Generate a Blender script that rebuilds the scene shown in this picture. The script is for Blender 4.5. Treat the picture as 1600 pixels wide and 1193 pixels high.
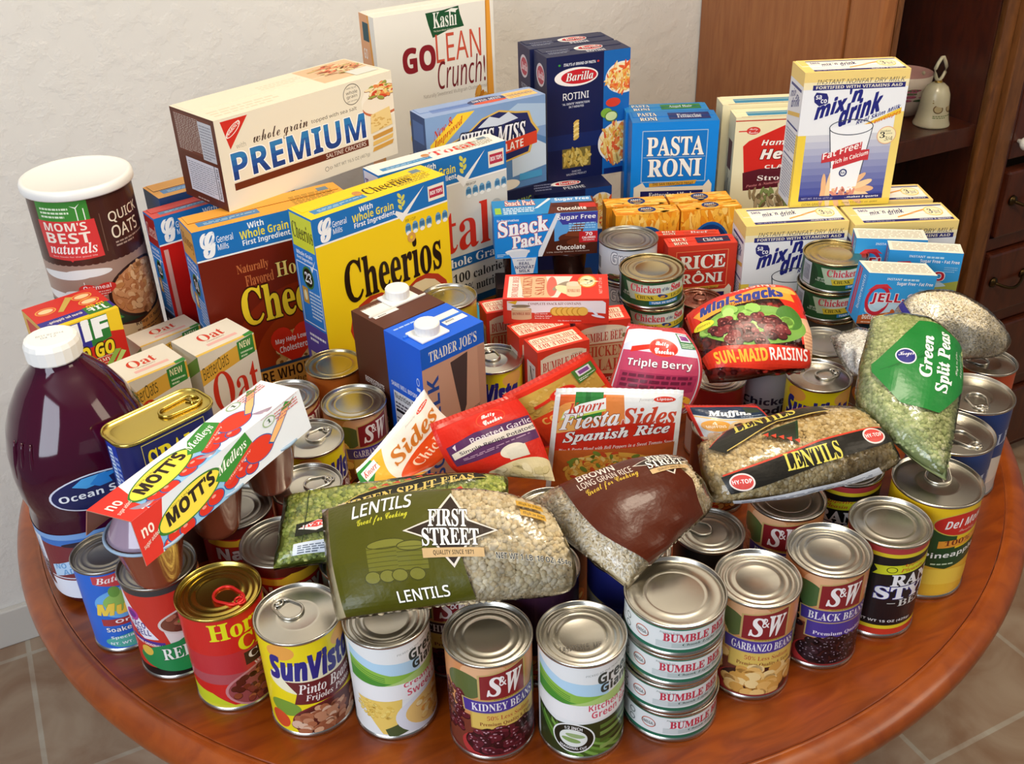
import bpy, bmesh, math, random
from mathutils import Vector, Matrix, Quaternion, noise
C = bpy.context.scene.collection
for _o in list(bpy.data.objects): bpy.data.objects.remove(_o)
R_ = math.radians
PI = math.pi
# ---------------------------------------------------------------- frame of the place
# Room frame: X along the back wall, Y towards it, origin at the table's centre on the floor (metres).
# Things on the table are measured in a plan (mm) that is turned 25.8 deg against the room; z from the table top.
TH = R_(-25.8); CT, ST = math.cos(TH), math.sin(TH)
TOP = 0.740
def G(x, y, z=0.0):
    return Vector(((x*CT - y*ST)/1000 - 0.4928, (x*ST + y*CT)/1000 - 1.0057, z/1000 + TOP))
def GV(x, y, z):
    return Vector((x*CT - y*ST, x*ST + y*CT, z))
# ---------------------------------------------------------------- camera
def add_camera():
    p, r = R_(31.756), R_(-1.9356)
    rt = Vector((1, 0, 0)); up = Vector((0, math.sin(p), math.cos(p))); fw = Vector((0, math.cos(p), -math.sin(p)))
    X = rt*math.cos(r) + up*math.sin(r); Y = up*math.cos(r) - rt*math.sin(r); Z = -fw
    X, Y, Z = GV(*X), GV(*Y), GV(*Z)
    cd = bpy.data.cameras.new('camera'); cd.sensor_width = 36; cd.lens = 36.5625; cd.clip_start = 0.02
    ob = bpy.data.objects.new('camera', cd); C.objects.link(ob)
    M = Matrix((X, Y, Z)).transposed().to_4x4(); M.translation = G(0, 0, 734.7)
    ob.matrix_world = M
    bpy.context.scene.camera = ob
add_camera()
# ---------------------------------------------------------------- world, lights, exposure
sc = bpy.context.scene
sc.view_settings.view_transform = 'Standard'; sc.view_settings.look = 'None'
sc.view_settings.exposure = 0.0; sc.view_settings.gamma = 1; sc.view_settings.use_curve_mapping = False
wd = bpy.data.worlds.new('room_daylight'); sc.world = wd; wd.use_nodes = True
wb = wd.node_tree.nodes['Background']; wb.inputs[0].default_value = (0.93, 0.95, 1.0, 1); wb.inputs[1].default_value = 0.16
def area(name, loc, target, sx, sy, power, col):
    l = bpy.data.lights.new(name, 'AREA'); l.shape = 'RECTANGLE'; l.size = sx; l.size_y = sy; l.energy = power; l.color = col
    o = bpy.data.objects.new(name, l); C.objects.link(o); o.location = loc
    o.rotation_euler = (Vector(target) - Vector(loc)).to_track_quat('-Z', 'Y').to_euler()
    return o
area('window_daylight', (-2.0, -1.6, 1.75), (0.0, 0.1, 0.75), 1.3, 1.5, 45, (0.80, 0.88, 1.0))
def bulb(name, loc, r, power, col):
    l = bpy.data.lights.new(name, 'POINT'); l.shadow_soft_size = r; l.energy = power; l.color = col
    o = bpy.data.objects.new(name, l); C.objects.link(o); o.location = loc
bulb('ceiling_lamp', (0.25, -0.45, 2.25), 0.22, 48, (1.0, 0.88, 0.70))
area('kitchen_light', (1.9, -1.9, 2.2), (0.2, 0.1, 0.8), 1.0, 0.8, 12, (1.0, 0.84, 0.64))
# ---------------------------------------------------------------- colour helpers
def lin(h):
    h = h.lstrip('#'); o = []
    for i in (0, 2, 4):
        c = int(h[i:i+2], 16)/255
        o.append(c/12.92 if c <= .04045 else ((c + .055)/1.055)**2.4)
    return tuple(o)
_mats = {}
def mat(name, col='888888', rough=.5, metal=0, coat=0, trans=0, spec=.5, bump=None, ior=1.45):
    if name in _mats: return _mats[name]
    m = bpy.data.materials.new(name); m.use_nodes = True; nt = m.node_tree; b = nt.nodes['Principled BSDF']
    b.inputs['Base Color'].default_value = (*lin(col), 1); b.inputs['Roughness'].default_value = rough
    b.inputs['Metallic'].default_value = metal; b.inputs['Coat Weight'].default_value = coat; b.inputs['Coat Roughness'].default_value = .06
    b.inputs['Transmission Weight'].default_value = trans; b.inputs['Specular IOR Level'].default_value = spec; b.inputs['IOR'].default_value = ior
    if bump:
        t = nt.nodes.new('ShaderNodeTexCoord'); n = nt.nodes.new('ShaderNodeTexNoise'); bp = nt.nodes.new('ShaderNodeBump')
        n.inputs['Scale'].default_value = bump[0]; n.inputs['Detail'].default_value = 4; bp.inputs['Strength'].default_value = bump[1]; bp.inputs['Distance'].default_value = bump[2]
        nt.links.new(t.outputs['Object'], n.inputs['Vector']); nt.links.new(n.outputs['Fac'], bp.inputs['Height']); nt.links.new(bp.outputs[0], b.inputs['Normal'])
    _mats[name] = m; return m
def ink(name, rough=.42, coat=0, spec=.4, bump=None):
    fresh = name not in _mats
    m = mat(name, rough=rough, coat=coat, spec=spec, bump=bump)
    if fresh:
        a = m.node_tree.nodes.new('ShaderNodeAttribute'); a.attribute_name = 'ink'
        m.node_tree.links.new(a.outputs['Color'], m.node_tree.nodes['Principled BSDF'].inputs['Base Color'])
    return m
CARD = ink('printed_card', .45, 0, .35); PAPER = ink('printed_can_label', .34, .15, .45); FOIL = ink('printed_plastic', .34, .1, .35, (60, .3, .004)); DRY = ink('dry_food', .6, 0, .3)
TIN = mat('tin_lid', 'c4c1b8', .27, 1, bump=(900, .04, .0005)); GOLD = mat('gold_lid', 'c9b25a', .24, 1); DULL = mat('dull_tin', 'a9a69e', .34, 1)
def film_mat():
    m = bpy.data.materials.new('clear_film'); m.use_nodes = True; nt = m.node_tree; nt.nodes.clear()
    o = nt.nodes.new('ShaderNodeOutputMaterial'); mx = nt.nodes.new('ShaderNodeMixShader'); tr = nt.nodes.new('ShaderNodeBsdfTransparent'); gl = nt.nodes.new('ShaderNodeBsdfGlossy')
    fr = nt.nodes.new('ShaderNodeFresnel'); fr.inputs[0].default_value = 1.45
    ad = nt.nodes.new('ShaderNodeMath'); ad.operation = 'MULTIPLY_ADD'; ad.inputs[1].default_value = 1.1; ad.inputs[2].default_value = .02
    tr.inputs[0].default_value = (.97, .97, .97, 1); gl.inputs['Roughness'].default_value = .13
    t = nt.nodes.new('ShaderNodeTexCoord'); n = nt.nodes.new('ShaderNodeTexNoise'); bp = nt.nodes.new('ShaderNodeBump'); n.inputs['Scale'].default_value = 45; n.inputs['Detail'].default_value = 3
    bp.inputs['Strength'].default_value = .55; bp.inputs['Distance'].default_value = .006
    L = nt.links.new
    L(t.outputs['Object'], n.inputs['Vector']); L(n.outputs['Fac'], bp.inputs['Height']); L(bp.outputs[0], gl.inputs['Normal']); L(bp.outputs[0], fr.inputs['Normal'])
    L(fr.outputs[0], ad.inputs[0]); L(ad.outputs[0], mx.inputs[0]); L(tr.outputs[0], mx.inputs[1]); L(gl.outputs[0], mx.inputs[2]); L(mx.outputs[0], o.inputs[0])
    return m
FILM = film_mat()
def wood(name, c1, c2, scale=(3, 3, 30), rough=.3, coat=.3):
    m = bpy.data.materials.new(name); m.use_nodes = True; nt = m.node_tree; b = nt.nodes['Principled BSDF']
    t = nt.nodes.new('ShaderNodeTexCoord'); mp = nt.nodes.new('ShaderNodeMapping'); mp.inputs['Scale'].default_value = scale
    n = nt.nodes.new('ShaderNodeTexNoise'); n.inputs['Scale'].default_value = 6; n.inputs['Detail'].default_value = 8; n.inputs['Distortion'].default_value = 1.2
    r = nt.nodes.new('ShaderNodeValToRGB'); r.color_ramp.elements[0].color = (*lin(c1), 1); r.color_ramp.elements[1].color = (*lin(c2), 1)
    r.color_ramp.elements[0].position = .32; r.color_ramp.elements[1].position = .68
    L = nt.links.new; L(t.outputs['Object'], mp.inputs[0]); L(mp.outputs[0], n.inputs['Vector']); L(n.outputs['Fac'], r.inputs[0]); L(r.outputs[0], b.inputs['Base Color'])
    b.inputs['Roughness'].default_value = rough; b.inputs['Coat Weight'].default_value = coat; b.inputs['Coat Roughness'].default_value = .15
    return m
# ---------------------------------------------------------------- objects and meshes
def tag(o, label, cat, group=None):
    o['label'] = label; o['category'] = cat
    if group: o['group'] = group
    return o
def thing(name, label, cat, loc, rz=0, group=None, tilt=None):
    o = bpy.data.objects.new(name, None); C.objects.link(o); o.location = loc; o.empty_display_size = .02
    o.rotation_euler = (tilt[0] if tilt else 0, tilt[1] if tilt else 0, rz)
    return tag(o, label, cat, group)
def mesh(name, V, F, mats, cols=None, mi=None, smooth=False, parent=None):
    me = bpy.data.meshes.new(name); me.from_pydata(V, [], F)
    for m in (mats if isinstance(mats, (list, tuple)) else [mats]): me.materials.append(m)
    if cols:
        a = me.color_attributes.new('ink', 'FLOAT_COLOR', 'CORNER'); buf = []
        for f, c in zip(F, cols): buf.extend((c[0], c[1], c[2], 1.0)*len(f))
        a.data.foreach_set('color', buf)
    if mi: me.polygons.foreach_set('material_index', mi)
    if smooth is True: me.polygons.foreach_set('use_smooth', [True]*len(F))
    elif smooth: me.polygons.foreach_set('use_smooth', smooth)
    me.update()
    o = bpy.data.objects.new(name, me); C.objects.link(o)
    if parent: o.parent = parent
    return o
def lathe(prof, n=72, sq=None):
    V, F = [], []
    for r, z in prof:
        for k in range(n):
            a = 2*PI*k/n; q = 1
            if sq:
                e = sq(z); q = (abs(math.cos(a))**e + abs(math.sin(a))**e)**(-1/e)
            V.append((r*q*math.cos(a), r*q*math.sin(a), z))
    for i in range(len(prof) - 1):
        for k in range(n):
            a, b = i*n + k, i*n + (k + 1) % n
            F.append((a, b, b + n, a + n))
    return V, F
def capped(prof, n=72, sq=None):
    V, F = lathe(prof, n, sq); m = len(prof)
    F.append(tuple(range(n - 1, -1, -1))); F.append(tuple(range((m - 1)*n, m*n)))
    return V, F
def tube(pts, r, n=8, closed=False):
    V, F = [], []; m = len(pts); P = [Vector(p) for p in pts]; N = Vector((0, 0, 1))
    for i in range(m):
        a, b = P[(i - 1) % m if closed else max(i - 1, 0)], P[(i + 1) % m if closed else min(i + 1, m - 1)]
        t = (b - a).normalized(); s = t.cross(N)
        if s.length < 1e-4: s = t.cross(Vector((0, 1, 0)))
        s.normalize(); u = s.cross(t)
        rr = r(i/max(m - 1, 1)) if callable(r) else r
        for k in range(n):
            w = 2*PI*k/n; V.append(tuple(P[i] + s*(rr*math.cos(w)) + u*(rr*math.sin(w))))
    for i in range(m if closed else m - 1):
        for k in range(n):
            a, b = i*n + k, i*n + (k + 1) % n; j = ((i + 1) % m)*n
            F.append((a, b, j + (k + 1) % n, j + k))
    if not closed: F.append(tuple(range(n - 1, -1, -1))); F.append(tuple(range((m - 1)*n, m*n)))
    return V, F
def join(*parts):
    V, F = [], []
    for v, f in parts:
        k = len(V); V.extend(v); F.extend(tuple(i + k for i in q) for q in f)
    return V, F
def boxg(x0, y0, z0, x1, y1, z1, b=0):
    if not b:
        V = [(x, y, z) for z in (z0, z1) for x, y in ((x0, y0), (x1, y0), (x1, y1), (x0, y1))]
        return V, [(3, 2, 1, 0), (4, 5, 6, 7), (0, 1, 5, 4), (1, 2, 6, 5), (2, 3, 7, 6), (3, 0, 4, 7)]
    bm = bmesh.new(); M = Matrix.LocRotScale(((x0 + x1)/2, (y0 + y1)/2, (z0 + z1)/2), None, (x1 - x0, y1 - y0, z1 - z0))
    bmesh.ops.create_cube(bm, size=1, matrix=M); bmesh.ops.bevel(bm, geom=bm.edges[:], offset=b, segments=2, affect='EDGES', profile=.5)
    bm.verts.index_update(); V = [tuple(v.co) for v in bm.verts]; F = [tuple(v.index for v in f.verts) for f in bm.faces]; bm.free()
    return V, F
def shift(vf, x=0, y=0, z=0, rz=0, s=1):
    c, q = math.cos(rz), math.sin(rz)
    return [((v[0]*c - v[1]*q)*s + x, (v[0]*q + v[1]*c)*s + y, v[2]*s + z) for v in vf[0]], vf[1]
# ---------------------------------------------------------------- printed artwork (flat shapes and lettering that are laid on a face)
STY = {'B': 0x1D400, 'I': 0x1D468, 'S': 0x1D4D0, 'p': 0x1D5A0, 'b': 0x1D5D4, 'i': 0x1D63C, 'l': 0x1D608}
DIG = {'B': 0x1D7CE, 'I': 0x1D7CE, 'p': 0x1D7E2, 'b': 0x1D7EC, 'i': 0x1D7EC}
def styled(s, st):
    if st not in STY: return s
    o = ''
    for ch in s:
        if 'A' <= ch <= 'Z': o += chr(STY[st] + ord(ch) - 65)
        elif 'a' <= ch <= 'z': o += chr(STY[st] + 26 + ord(ch) - 97)
        elif '0' <= ch <= '9' and st in DIG: o += chr(DIG[st] + ord(ch) - 48)
        else: o += ch
    return o
_tc = {}
def glyphs(s, st):
    k = (s, st)
    if k not in _tc:
        cu = bpy.data.curves.new('lettering', 'FONT'); cu.body = styled(s, st); cu.resolution_u = 2 if len(s) > 9 else 3; cu.align_x = 'CENTER'; cu.space_line = .95
        ob = bpy.data.objects.new('lettering', cu); C.objects.link(ob)
        dg = bpy.context.evaluated_depsgraph_get(); me = bpy.data.meshes.new_from_object(ob.evaluated_get(dg))
        _tc[k] = ([(v.co.x, v.co.y) for v in me.vertices], [tuple(p.vertices) for p in me.polygons])
        bpy.data.objects.remove(ob); bpy.data.curves.remove(cu); bpy.data.meshes.remove(me)
    return _tc[k]
class Art:
    """u, v run 0..100 across and up the face"""
    def __init__(s): s.it = []
    def add(s, V, F, c): s.it.append((V, F, lin(c))); return s
    def p(s, pts, c): return s.add(list(pts), [tuple(range(len(pts)))], c)
    def r(s, x0, y0, x1, y1, c): return s.p([(x0, y0), (x1, y0), (x1, y1), (x0, y1)], c)
    def e(s, x, y, rx, ry, c, rot=0, n=36, a0=0, a1=360):
        q = []; cr, sr = math.cos(R_(rot)), math.sin(R_(rot)); full = a1 - a0 >= 360
        for k in range(n if full else n + 1):
            a = R_(a0 + (a1 - a0)*k/n); q.append((x + rx*math.cos(a)*cr - ry*math.sin(a)*sr, y + rx*math.cos(a)*sr + ry*math.sin(a)*cr))
        return s.p(q, c)
    def band(s, pts, w, c):            # a ribbon of height w whose upper edge runs through pts
        V = [(x, y) for x, y in pts] + [(x, y - w) for x, y in pts]; n = len(pts)
        return s.add(V, [(i, i + n, i + n + 1, i + 1) for i in range(n - 1)], c)
    def ring(s, x, y, rx, ry, t, c, n=40, tx=None):
        tx = tx or t; V = [(x + rx*math.cos(2*PI*k/n), y + ry*math.sin(2*PI*k/n)) for k in range(n)] + [(x + (rx - tx)*math.cos(2*PI*k/n), y + (ry - t)*math.sin(2*PI*k/n)) for k in range(n)]
        return s.add(V, [(k, (k + 1) % n, n + (k + 1) % n, n + k) for k in range(n)], c)
    def fr(s, x0, y0, x1, y1, t, c, tx=None):
        tx = tx or t; V = [(x0, y0), (x1, y0), (x1, y1), (x0, y1), (x0 + tx, y0 + t), (x1 - tx, y0 + t), (x1 - tx, y1 - t), (x0 + tx, y1 - t)]
        return s.add(V, [(0, 1, 5, 4), (1, 2, 6, 5), (2, 3, 7, 6), (3, 0, 4, 7)], c)
    def t(s, tx, x0, y0, x1, y1, c, st='b', sl=0, it=0, arc=0, oc=None, ow=.03, off=0, up=0):
        V, F = glyphs(tx, st)
        if not V: return s
        a0, a1 = min(v[0] for v in V), max(v[0] for v in V); b0, b1 = min(v[1] for v in V), max(v[1] for v in V)
        def put(V):
            o = []
            for x, y in V:
                q = (y - b0)/(b1 - b0); h = (x - a0)/(a1 - a0) + it*q
                if up: X = x1 - (x1 - x0)*q; Y = y0 + (y1 - y0)*h      # reads upwards
                else: X = x0 + (x1 - x0)*h; Y = y0 + (y1 - y0)*q + sl*(X - x0) - arc*((2*h - 1)**2)
                o.append((X, Y))
            return o
        def spread(w, n, c):
            for k in range(n):
                q = 2*PI*(k + .5)/n; s.it.append((put([(x + w*math.cos(q), y + w*math.sin(q)) for x, y in V]), F, lin(c)))
        if oc: spread(ow + off, 8, oc)
        if off > 0: spread(off, 4, c)
        s.it.append((put(V), F, lin(c))); return s
    def lines(s, x0, y0, x1, y1, n, c, seed=1, sl=0, fill=.5):     # rows of fine print
        rg = random.Random(seed); h = (y1 - y0)/n; V, F = [], []
        for k in range(n):
            y = y1 - (k + 1)*h; x = x0
            end = x1 if k < n - 1 else x0 + (x1 - x0)*rg.uniform(.4, .9)
            while x < end:
                w = (x1 - x0)*rg.uniform(.05, .16); xe = min(x + w, end); i = len(V)
                V += [(x, y + sl*(x - x0)), (xe, y + sl*(xe - x0)), (xe, y + h*fill + sl*(xe - x0)), (x, y + h*fill + sl*(x - x0))]; F.append((i, i + 1, i + 2, i + 3)); x = xe + (x1 - x0)*.025
        return s.add(V, F, c)
    def food(s, x, y, rx, ry, n, bx, by, cols, seed=1, rot=0, dark='3a1a10', shine=None, cut=None, long=0):   # a heap of beans, cereal, pasta
        rg = random.Random(seed); pts = []
        for k in range(n):
            a = rg.uniform(0, 2*PI); q = math.sqrt(rg.random()); X, Y = x + rx*q*math.cos(a), y + ry*q*math.sin(a)
            if cut and not cut(X, Y): continue
            pts.append((X, Y))
        pts.sort(key=lambda p: -p[1]); m = len(pts); L = min(24, max(3, m//5))
        for q in range(L):
            d, bc, sh = Art(), {}, Art()
            for X, Y in pts[q*m//L:(q + 1)*m//L]:
                an = rg.uniform(0, 180); f = rg.uniform(.8, 1.15); g = f*(1 + long*rg.random())
                d.e(X, Y - by*.18, bx*g*1.06, by*f*1.08, dark, an, 10); bc.setdefault(rg.choice(cols), Art()).e(X, Y, bx*g, by*f, dark, an, 10)
                if shine: sh.e(X - bx*.25, Y + by*.3, bx*.25, by*.2, shine, an, 6)
            s.pack(d, dark)
            for c, z in bc.items(): s.pack(z, c)
            if shine: s.pack(sh, shine)
        return s
    def pack(s, o, c):      # many small shapes of one colour as one layer
        V, F = [], []
        for v, f, _ in o.it: k = len(V); V += v; F += [tuple(i + k for i in q) for q in f]
        if F: s.add(V, F, c)
    def ringlets(s, x, y, rx, ry, n, b, by, cols, seed=1, dark='8a5a22', cut=None):
        rg = random.Random(seed); P = []
        for k in range(n):
            a = rg.uniform(0, 2*PI); q = math.sqrt(rg.random()); X, Y = x + rx*q*math.cos(a), y + ry*q*math.sin(a)
            if not cut or cut(X, Y): P.append((X, Y))
        P.sort(key=lambda p: -p[1]); L = 14; m = len(P)
        for q in range(L):
            d, bc, h = Art(), {}, Art()
            for X, Y in P[q*m//L:(q + 1)*m//L]: d.e(X, Y - by*.15, b*1.1, by*1.1, dark, 0, 14); bc.setdefault(rg.choice(cols), Art()).e(X, Y, b, by, dark, 0, 14); h.e(X, Y, b*.36, by*.36, dark, 0, 8)
            s.pack(d, dark)
            for c, z in bc.items(): s.pack(z, c)
            s.pack(h, dark)
        return s
def heart(x, y, w, h):
    o = []
    for k in range(32):
        a = 2*PI*k/32; o.append((x + w*math.sin(a)**3, y + h*(13*math.cos(a) - 5*math.cos(2*a) - 2*math.cos(3*a) - math.cos(4*a))/16))
    return o
def check(x, y, w, h):      # a tick mark
    return [(x, y + h*.35), (x + w*.22, y), (x + w, y + h), (x + w*.26, y + h*.3), (x + w*.05, y + h*.45)]
def clip1(P, ax, lo, hi):
    for sgn, lim in ((1, lo), (-1, hi)):
        if not P: return P
        o = []; n = len(P)
        for i in range(n):
            a, b = P[i], P[(i + 1) % n]; da, db = sgn*(a[ax] - lim), sgn*(b[ax] - lim)
            if da >= 0: o.append(a)
            if (da > 0 and db < 0) or (da < 0 and db > 0):
                t = da/(da - db); o.append((a[0] + (b[0] - a[0])*t, a[1] + (b[1] - a[1])*t))
        P = o
    return P
def cells(P, ax, st, lo=0, hi=100):
    a = max(min(p[ax] for p in P), lo); b = min(max(p[ax] for p in P), hi)
    if b <= a: return
    k0, k1 = int(a//st), int(math.ceil(b/st - 1e-9))
    for k in range(k0, max(k1, k0 + 1)):
        q = clip1(P, ax, max(k*st, lo), min((k + 1)*st, hi))
        if len(q) > 2: yield q
def lay(art, fmap, su=None, sv=None, step=2e-5, base=6e-5):
    """lay the artwork on a surface: fmap(u, v, lift) -> point"""
    V, F, K = [], [], []; step = min(step, 4.5e-4/max(len(art.it), 1))
    for n, (AV, AF, col) in enumerate(art.it):
        up = base + n*step; seen = {}
        for f in AF:
            P = [AV[i] for i in f]
            ps = [P]
            ps = [q for p in ps for q in cells(p, 0, su or 100)]
            ps = [q for p in ps for q in cells(p, 1, sv or 100)]
            for q in ps:
                ix = []
                for u, v in q:
                    k = (round(u, 4), round(v, 4))
                    if k not in seen: seen[k] = len(V); V.append(tuple(fmap(u, v, up)))
                    ix.append(seen[k])
                ix = [a for j, a in enumerate(ix) if a != ix[j - 1]]
                if len(set(ix)) == len(ix) and len(ix) > 2: F.append(tuple(ix)); K.append(col)
    return V, F, K
def half(P, f):
    o = []; n = len(P)
    for i in range(n):
        a, b = P[i], P[(i + 1) % n]; da, db = f(a), f(b)
        if da >= 0: o.append(a)
        if (da > 0 > db) or (da < 0 < db): t = da/(da - db); o.append((a[0] + (b[0] - a[0])*t, a[1] + (b[1] - a[1])*t))
    return o
def lay_grid(art, net, n, grow, base):
    """artwork on a pillow, cut along the pillow's own triangles so that it stays parallel to them"""
    Gp = [[net.at(i/n, j/n, grow) for j in range(n + 1)] for i in range(n + 1)]; Gn = [[net.nrm(i/n, j/n) for j in range(n + 1)] for i in range(n + 1)]
    V, F, K = [], [], []; st = 100/n; step = min(2.2e-5, 9e-4/max(len(art.it), 1))
    for m, (AV, AF, col) in enumerate(art.it):
        l = base + m*step
        for f in AF:
            P = [AV[i] for i in f]
            for p in cells(P, 0, st):
                for q in cells(p, 1, st):
                    cu = sum(x for x, y in q)/len(q); cv = sum(y for x, y in q)/len(q); i, j = min(int(cu/st), n - 1), min(int(cv/st), n - 1)
                    for sg in (1, -1):
                        h = half(q, lambda w: sg*((w[0]/st - i) - (w[1]/st - j)))
                        if len(h) < 3: continue
                        k = len(V)
                        for u, w in h:
                            a, b = u/st - i, w/st - j
                            cs = ((i, j, 1 - a), (i + 1, j, a - b), (i + 1, j + 1, b)) if sg > 0 else ((i, j, 1 - b), (i + 1, j + 1, a), (i, j + 1, b - a))
                            V.append(tuple(sum(((Gp[x][y] + Gn[x][y]*l)*t for x, y, t in cs), Vector((0, 0, 0)))))
                        F.append(tuple(range(k, k + len(h)))); K.append(col)
    return V, F, K
# ---------------------------------------------------------------- cartons
def carton(name, label, cat, pos, yaw, dims, faces, base='ffffff', group=None, tilt=None, sides=None, seam=True):
    """pos = front bottom centre in the table plan; dims W, D, H in mm; faces = {'front','left','top','right': Art}"""
    W, D, H = (d/1000 for d in dims)
    V, F = boxg(-W/2, 0, 0, W/2, D, H, .0009)
    K = []
    sd = sides or {}
    for f in F:
        c = [sum(V[i][j] for i in f)/len(f) for j in range(3)]
        k = 'front' if c[1] < 1e-4 else 'back' if c[1] > D - 1e-4 else 'left' if c[0] < -W/2 + 1e-4 else 'right' if c[0] > W/2 - 1e-4 else 'top' if c[2] > H - 1e-4 else 'edge'
        K.append(lin(sd.get(k, base)))
    fm = {'front': lambda u, v, l: (-W/2 + W*u/100, -l, H*v/100), 'left': lambda u, v, l: (-W/2 - l, D - D*u/100, H*v/100),
          'right': lambda u, v, l: (W/2 + l, D*u/100, H*v/100), 'top': lambda u, v, l: (-W/2 + W*u/100, D*v/100, H + l)}
    for k, a in faces.items():
        v, f, c = lay(a, fm[k]); n = len(V)
        V = V + v; F = F + [tuple(i + n for i in q) for q in f]; K = K + c
    o = thing(name, label, cat, G(*pos), R_(yaw) + TH, group, tilt)
    mesh('printed_carton', V, F, CARD, K, parent=o)
    # the glued closing flap on top, folded over from the back
    if seam:
        fw = D*.5; v, f = boxg(-W/2 + .004, D - fw, H, W/2 - .004, D - .0008, H + .0006)
        a = faces.get('top'); cc = [lin(sd.get('top', base))]*len(f)
        if a:
            v2, f2, c2 = lay_clip(a, lambda u, w, l: (-W/2 + W*u/100, D*w/100, H + .0006 + l), 100*.004/W, 100 - 100*.004/W, 100*(1 - fw/D), 99)
            n = len(v); v = v + v2; f = f + [tuple(i + n for i in q) for q in f2]; cc = cc + c2
        mesh('top_flap', v, f, CARD, cc, parent=o)
    return o
def lay_clip(art, fmap, u0, u1, v0, v1, step=2e-5, base=6e-5):
    V, F, K = [], [], []; step = min(step, 4.5e-4/max(len(art.it), 1))
    for n, (AV, AF, col) in enumerate(art.it):
        for f in AF:
            P = clip1(clip1([AV[i] for i in f], 0, u0, u1), 1, v0, v1)
            if len(P) > 2:
                k = len(V); V += [tuple(fmap(u, v, base + n*step)) for u, v in P]; F.append(tuple(range(k, k + len(P)))); K.append(col)
    return V, F, K
# ---------------------------------------------------------------- cans
def stadium(cx, y0, y1, r, n=10):
    o = []
    for k in range(n + 1):
        a = PI*k/n; o.append((cx + r*math.cos(a), y1 + r*math.sin(a)))
    for k in range(n + 1):
        a = PI + PI*k/n; o.append((cx + r*.8*math.cos(a), y0 + r*.8*math.sin(a)))
    return o
def lid_prof(R, h, kind):
    e = [(R - .0008, h - .0032), (R, h - .0026), (R, h - .0006), (R - .0007, h), (R - .0016, h - .0004), (R - .0022, h - .0035)]
    if kind == 'plain':
        q = [(.93, -.0038), (.90, -.003), (.86, -.0026), (.82, -.003), (.78, -.0032), (.64, -.0032), (.61, -.0025), (.58, -.0032), (.55, -.0030), (.02, -.0030)]
    elif kind == 'bead':
        q = [(.93, -.0042), (.88, -.0042), (.85, -.0032), (.80, -.0040), (.74, -.0040), (.71, -.003), (.67, -.0038), (.55, -.0038), (.52, -.0031), (.48, -.0038), (.02, -.0036)]
    elif kind == 'tuna':
        q = [(.95, -.003), (.92, -.0022), (.88, -.0028), (.80, -.003), (.77, -.0024), (.73, -.003), (.55, -.003), (.52, -.0025), (.49, -.003), (.02, -.003)]
    else:
        q = [(.94, -.0036), (.90, -.0042), (.86, -.0038), (.50, -.0036), (.47, -.0033), (.44, -.0037), (.02, -.0036)]
    return e + [(R*a, h + b) for a, b in q]
def can(name, label, pos, R, h, art=None, base='dddddd', lid='plain', lidmat=None, tab=0, tabmat=None, face=0, span=200, z0=0, group=None, cat='can', top=None, foot=True):
    R /= 1000; h /= 1000; x, y = pos[0], pos[1]
    yaw = math.atan2(-x, y) + R_(face)
    lm = lidmat or TIN
    o = thing(name, label, cat, G(x, y, z0), yaw + TH, group)
    N = 96; zb, zt = .0045, h - .0036; RL = R - .0012
    V, F = lathe([(RL, zb), (RL, zt)], N); K = [lin(base)]*len(F)
    # turn so that facets match the artwork's cuts
    V = [(math.cos(-PI/2)*a[0] - math.sin(-PI/2)*a[1], math.sin(-PI/2)*a[0] + math.cos(-PI/2)*a[1], a[2]) for a in V]
    if art:
        su = 100*(360/N)/span
        def fm(u, v, l):
            p = R_((u - 50)/100*span); w = 2*PI/N; k = math.floor(p/w + 1e-6); t = p/w - k; rr = RL + l
            a, b = k*w, (k + 1)*w
            return ((math.sin(a)*(1 - t) + math.sin(b)*t)*rr, -(math.cos(a)*(1 - t) + math.cos(b)*t)*rr, zb + (zt - zb)*v/100)
        # cuts fall on multiples of the facet width measured from the label's middle
        off = 50 - su*math.floor(50/su); sh = Art()
        sh.it = [([(a - off, b) for a, b in v], f, c) for v, f, c in art.it]
        v, f, c = lay_open(sh, lambda u, w, l: fm(u + off, w, l), su)
        n = len(V); V = V + v; F = F + [tuple(i + n for i in q) for q in f]; K = K + c
    mesh('paper_label', V, F, PAPER, K, smooth=[len(q) == 4 and i < N for i, q in enumerate(F)], parent=o)
    lo = None
    if lid:
        V, F = lathe(lid_prof(R, h, lid), N); F.append(tuple(range(len(V) - N, len(V))))
        lo = mesh('lid', V, F, lm, smooth=True, parent=o)
    V, F = lathe([(R*.9, .0012), (R - .0014, 0), (R, .0008), (R, .0034), (RL - .0002, .0048)], N); F.append(tuple(range(N - 1, -1, -1)))
    mesh('bottom_rim', V, F, TIN, smooth=True, parent=o)
    if tab:
        s = R/.038; a = R_(tab); zz = h - .0026
        loop = [(px*s, py*s, zz) for px, py in stadium(0, -.005, .006, .0100)]
        plate = [(px*s, py*s, zz) for px, py in stadium(0, -.0125, -.0105, .0042, 6)]
        t = join(tube(loop, .0013*s, 8, True), tube(plate, .0011*s, 6, True), tube([(.0078*s, -.005*s, zz), (.0036*s, -.011*s, zz)], .0011*s, 6), tube([(-.0078*s, -.005*s, zz), (-.0036*s, -.011*s, zz)], .0011*s, 6), shift(capped([(.0001, .0004), (.0028*s, .0004), (.0028*s, 0), (.0028*s, -.001)], 16), 0, -.0115*s, zz))
        t = shift(shift(t, 0, -R*.36), rz=a)
        mesh('pull_tab', t[0], t[1], tabmat or lm, smooth=True, parent=o)
    if top:
        v, f, c = lay(top, lambda u, w, l: ((u - 50)/50*R, (w - 50)/50*R, h - .0029 + l)); mesh('stamped_print', v, f, PAPER, c, parent=lo)
    return o
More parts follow.
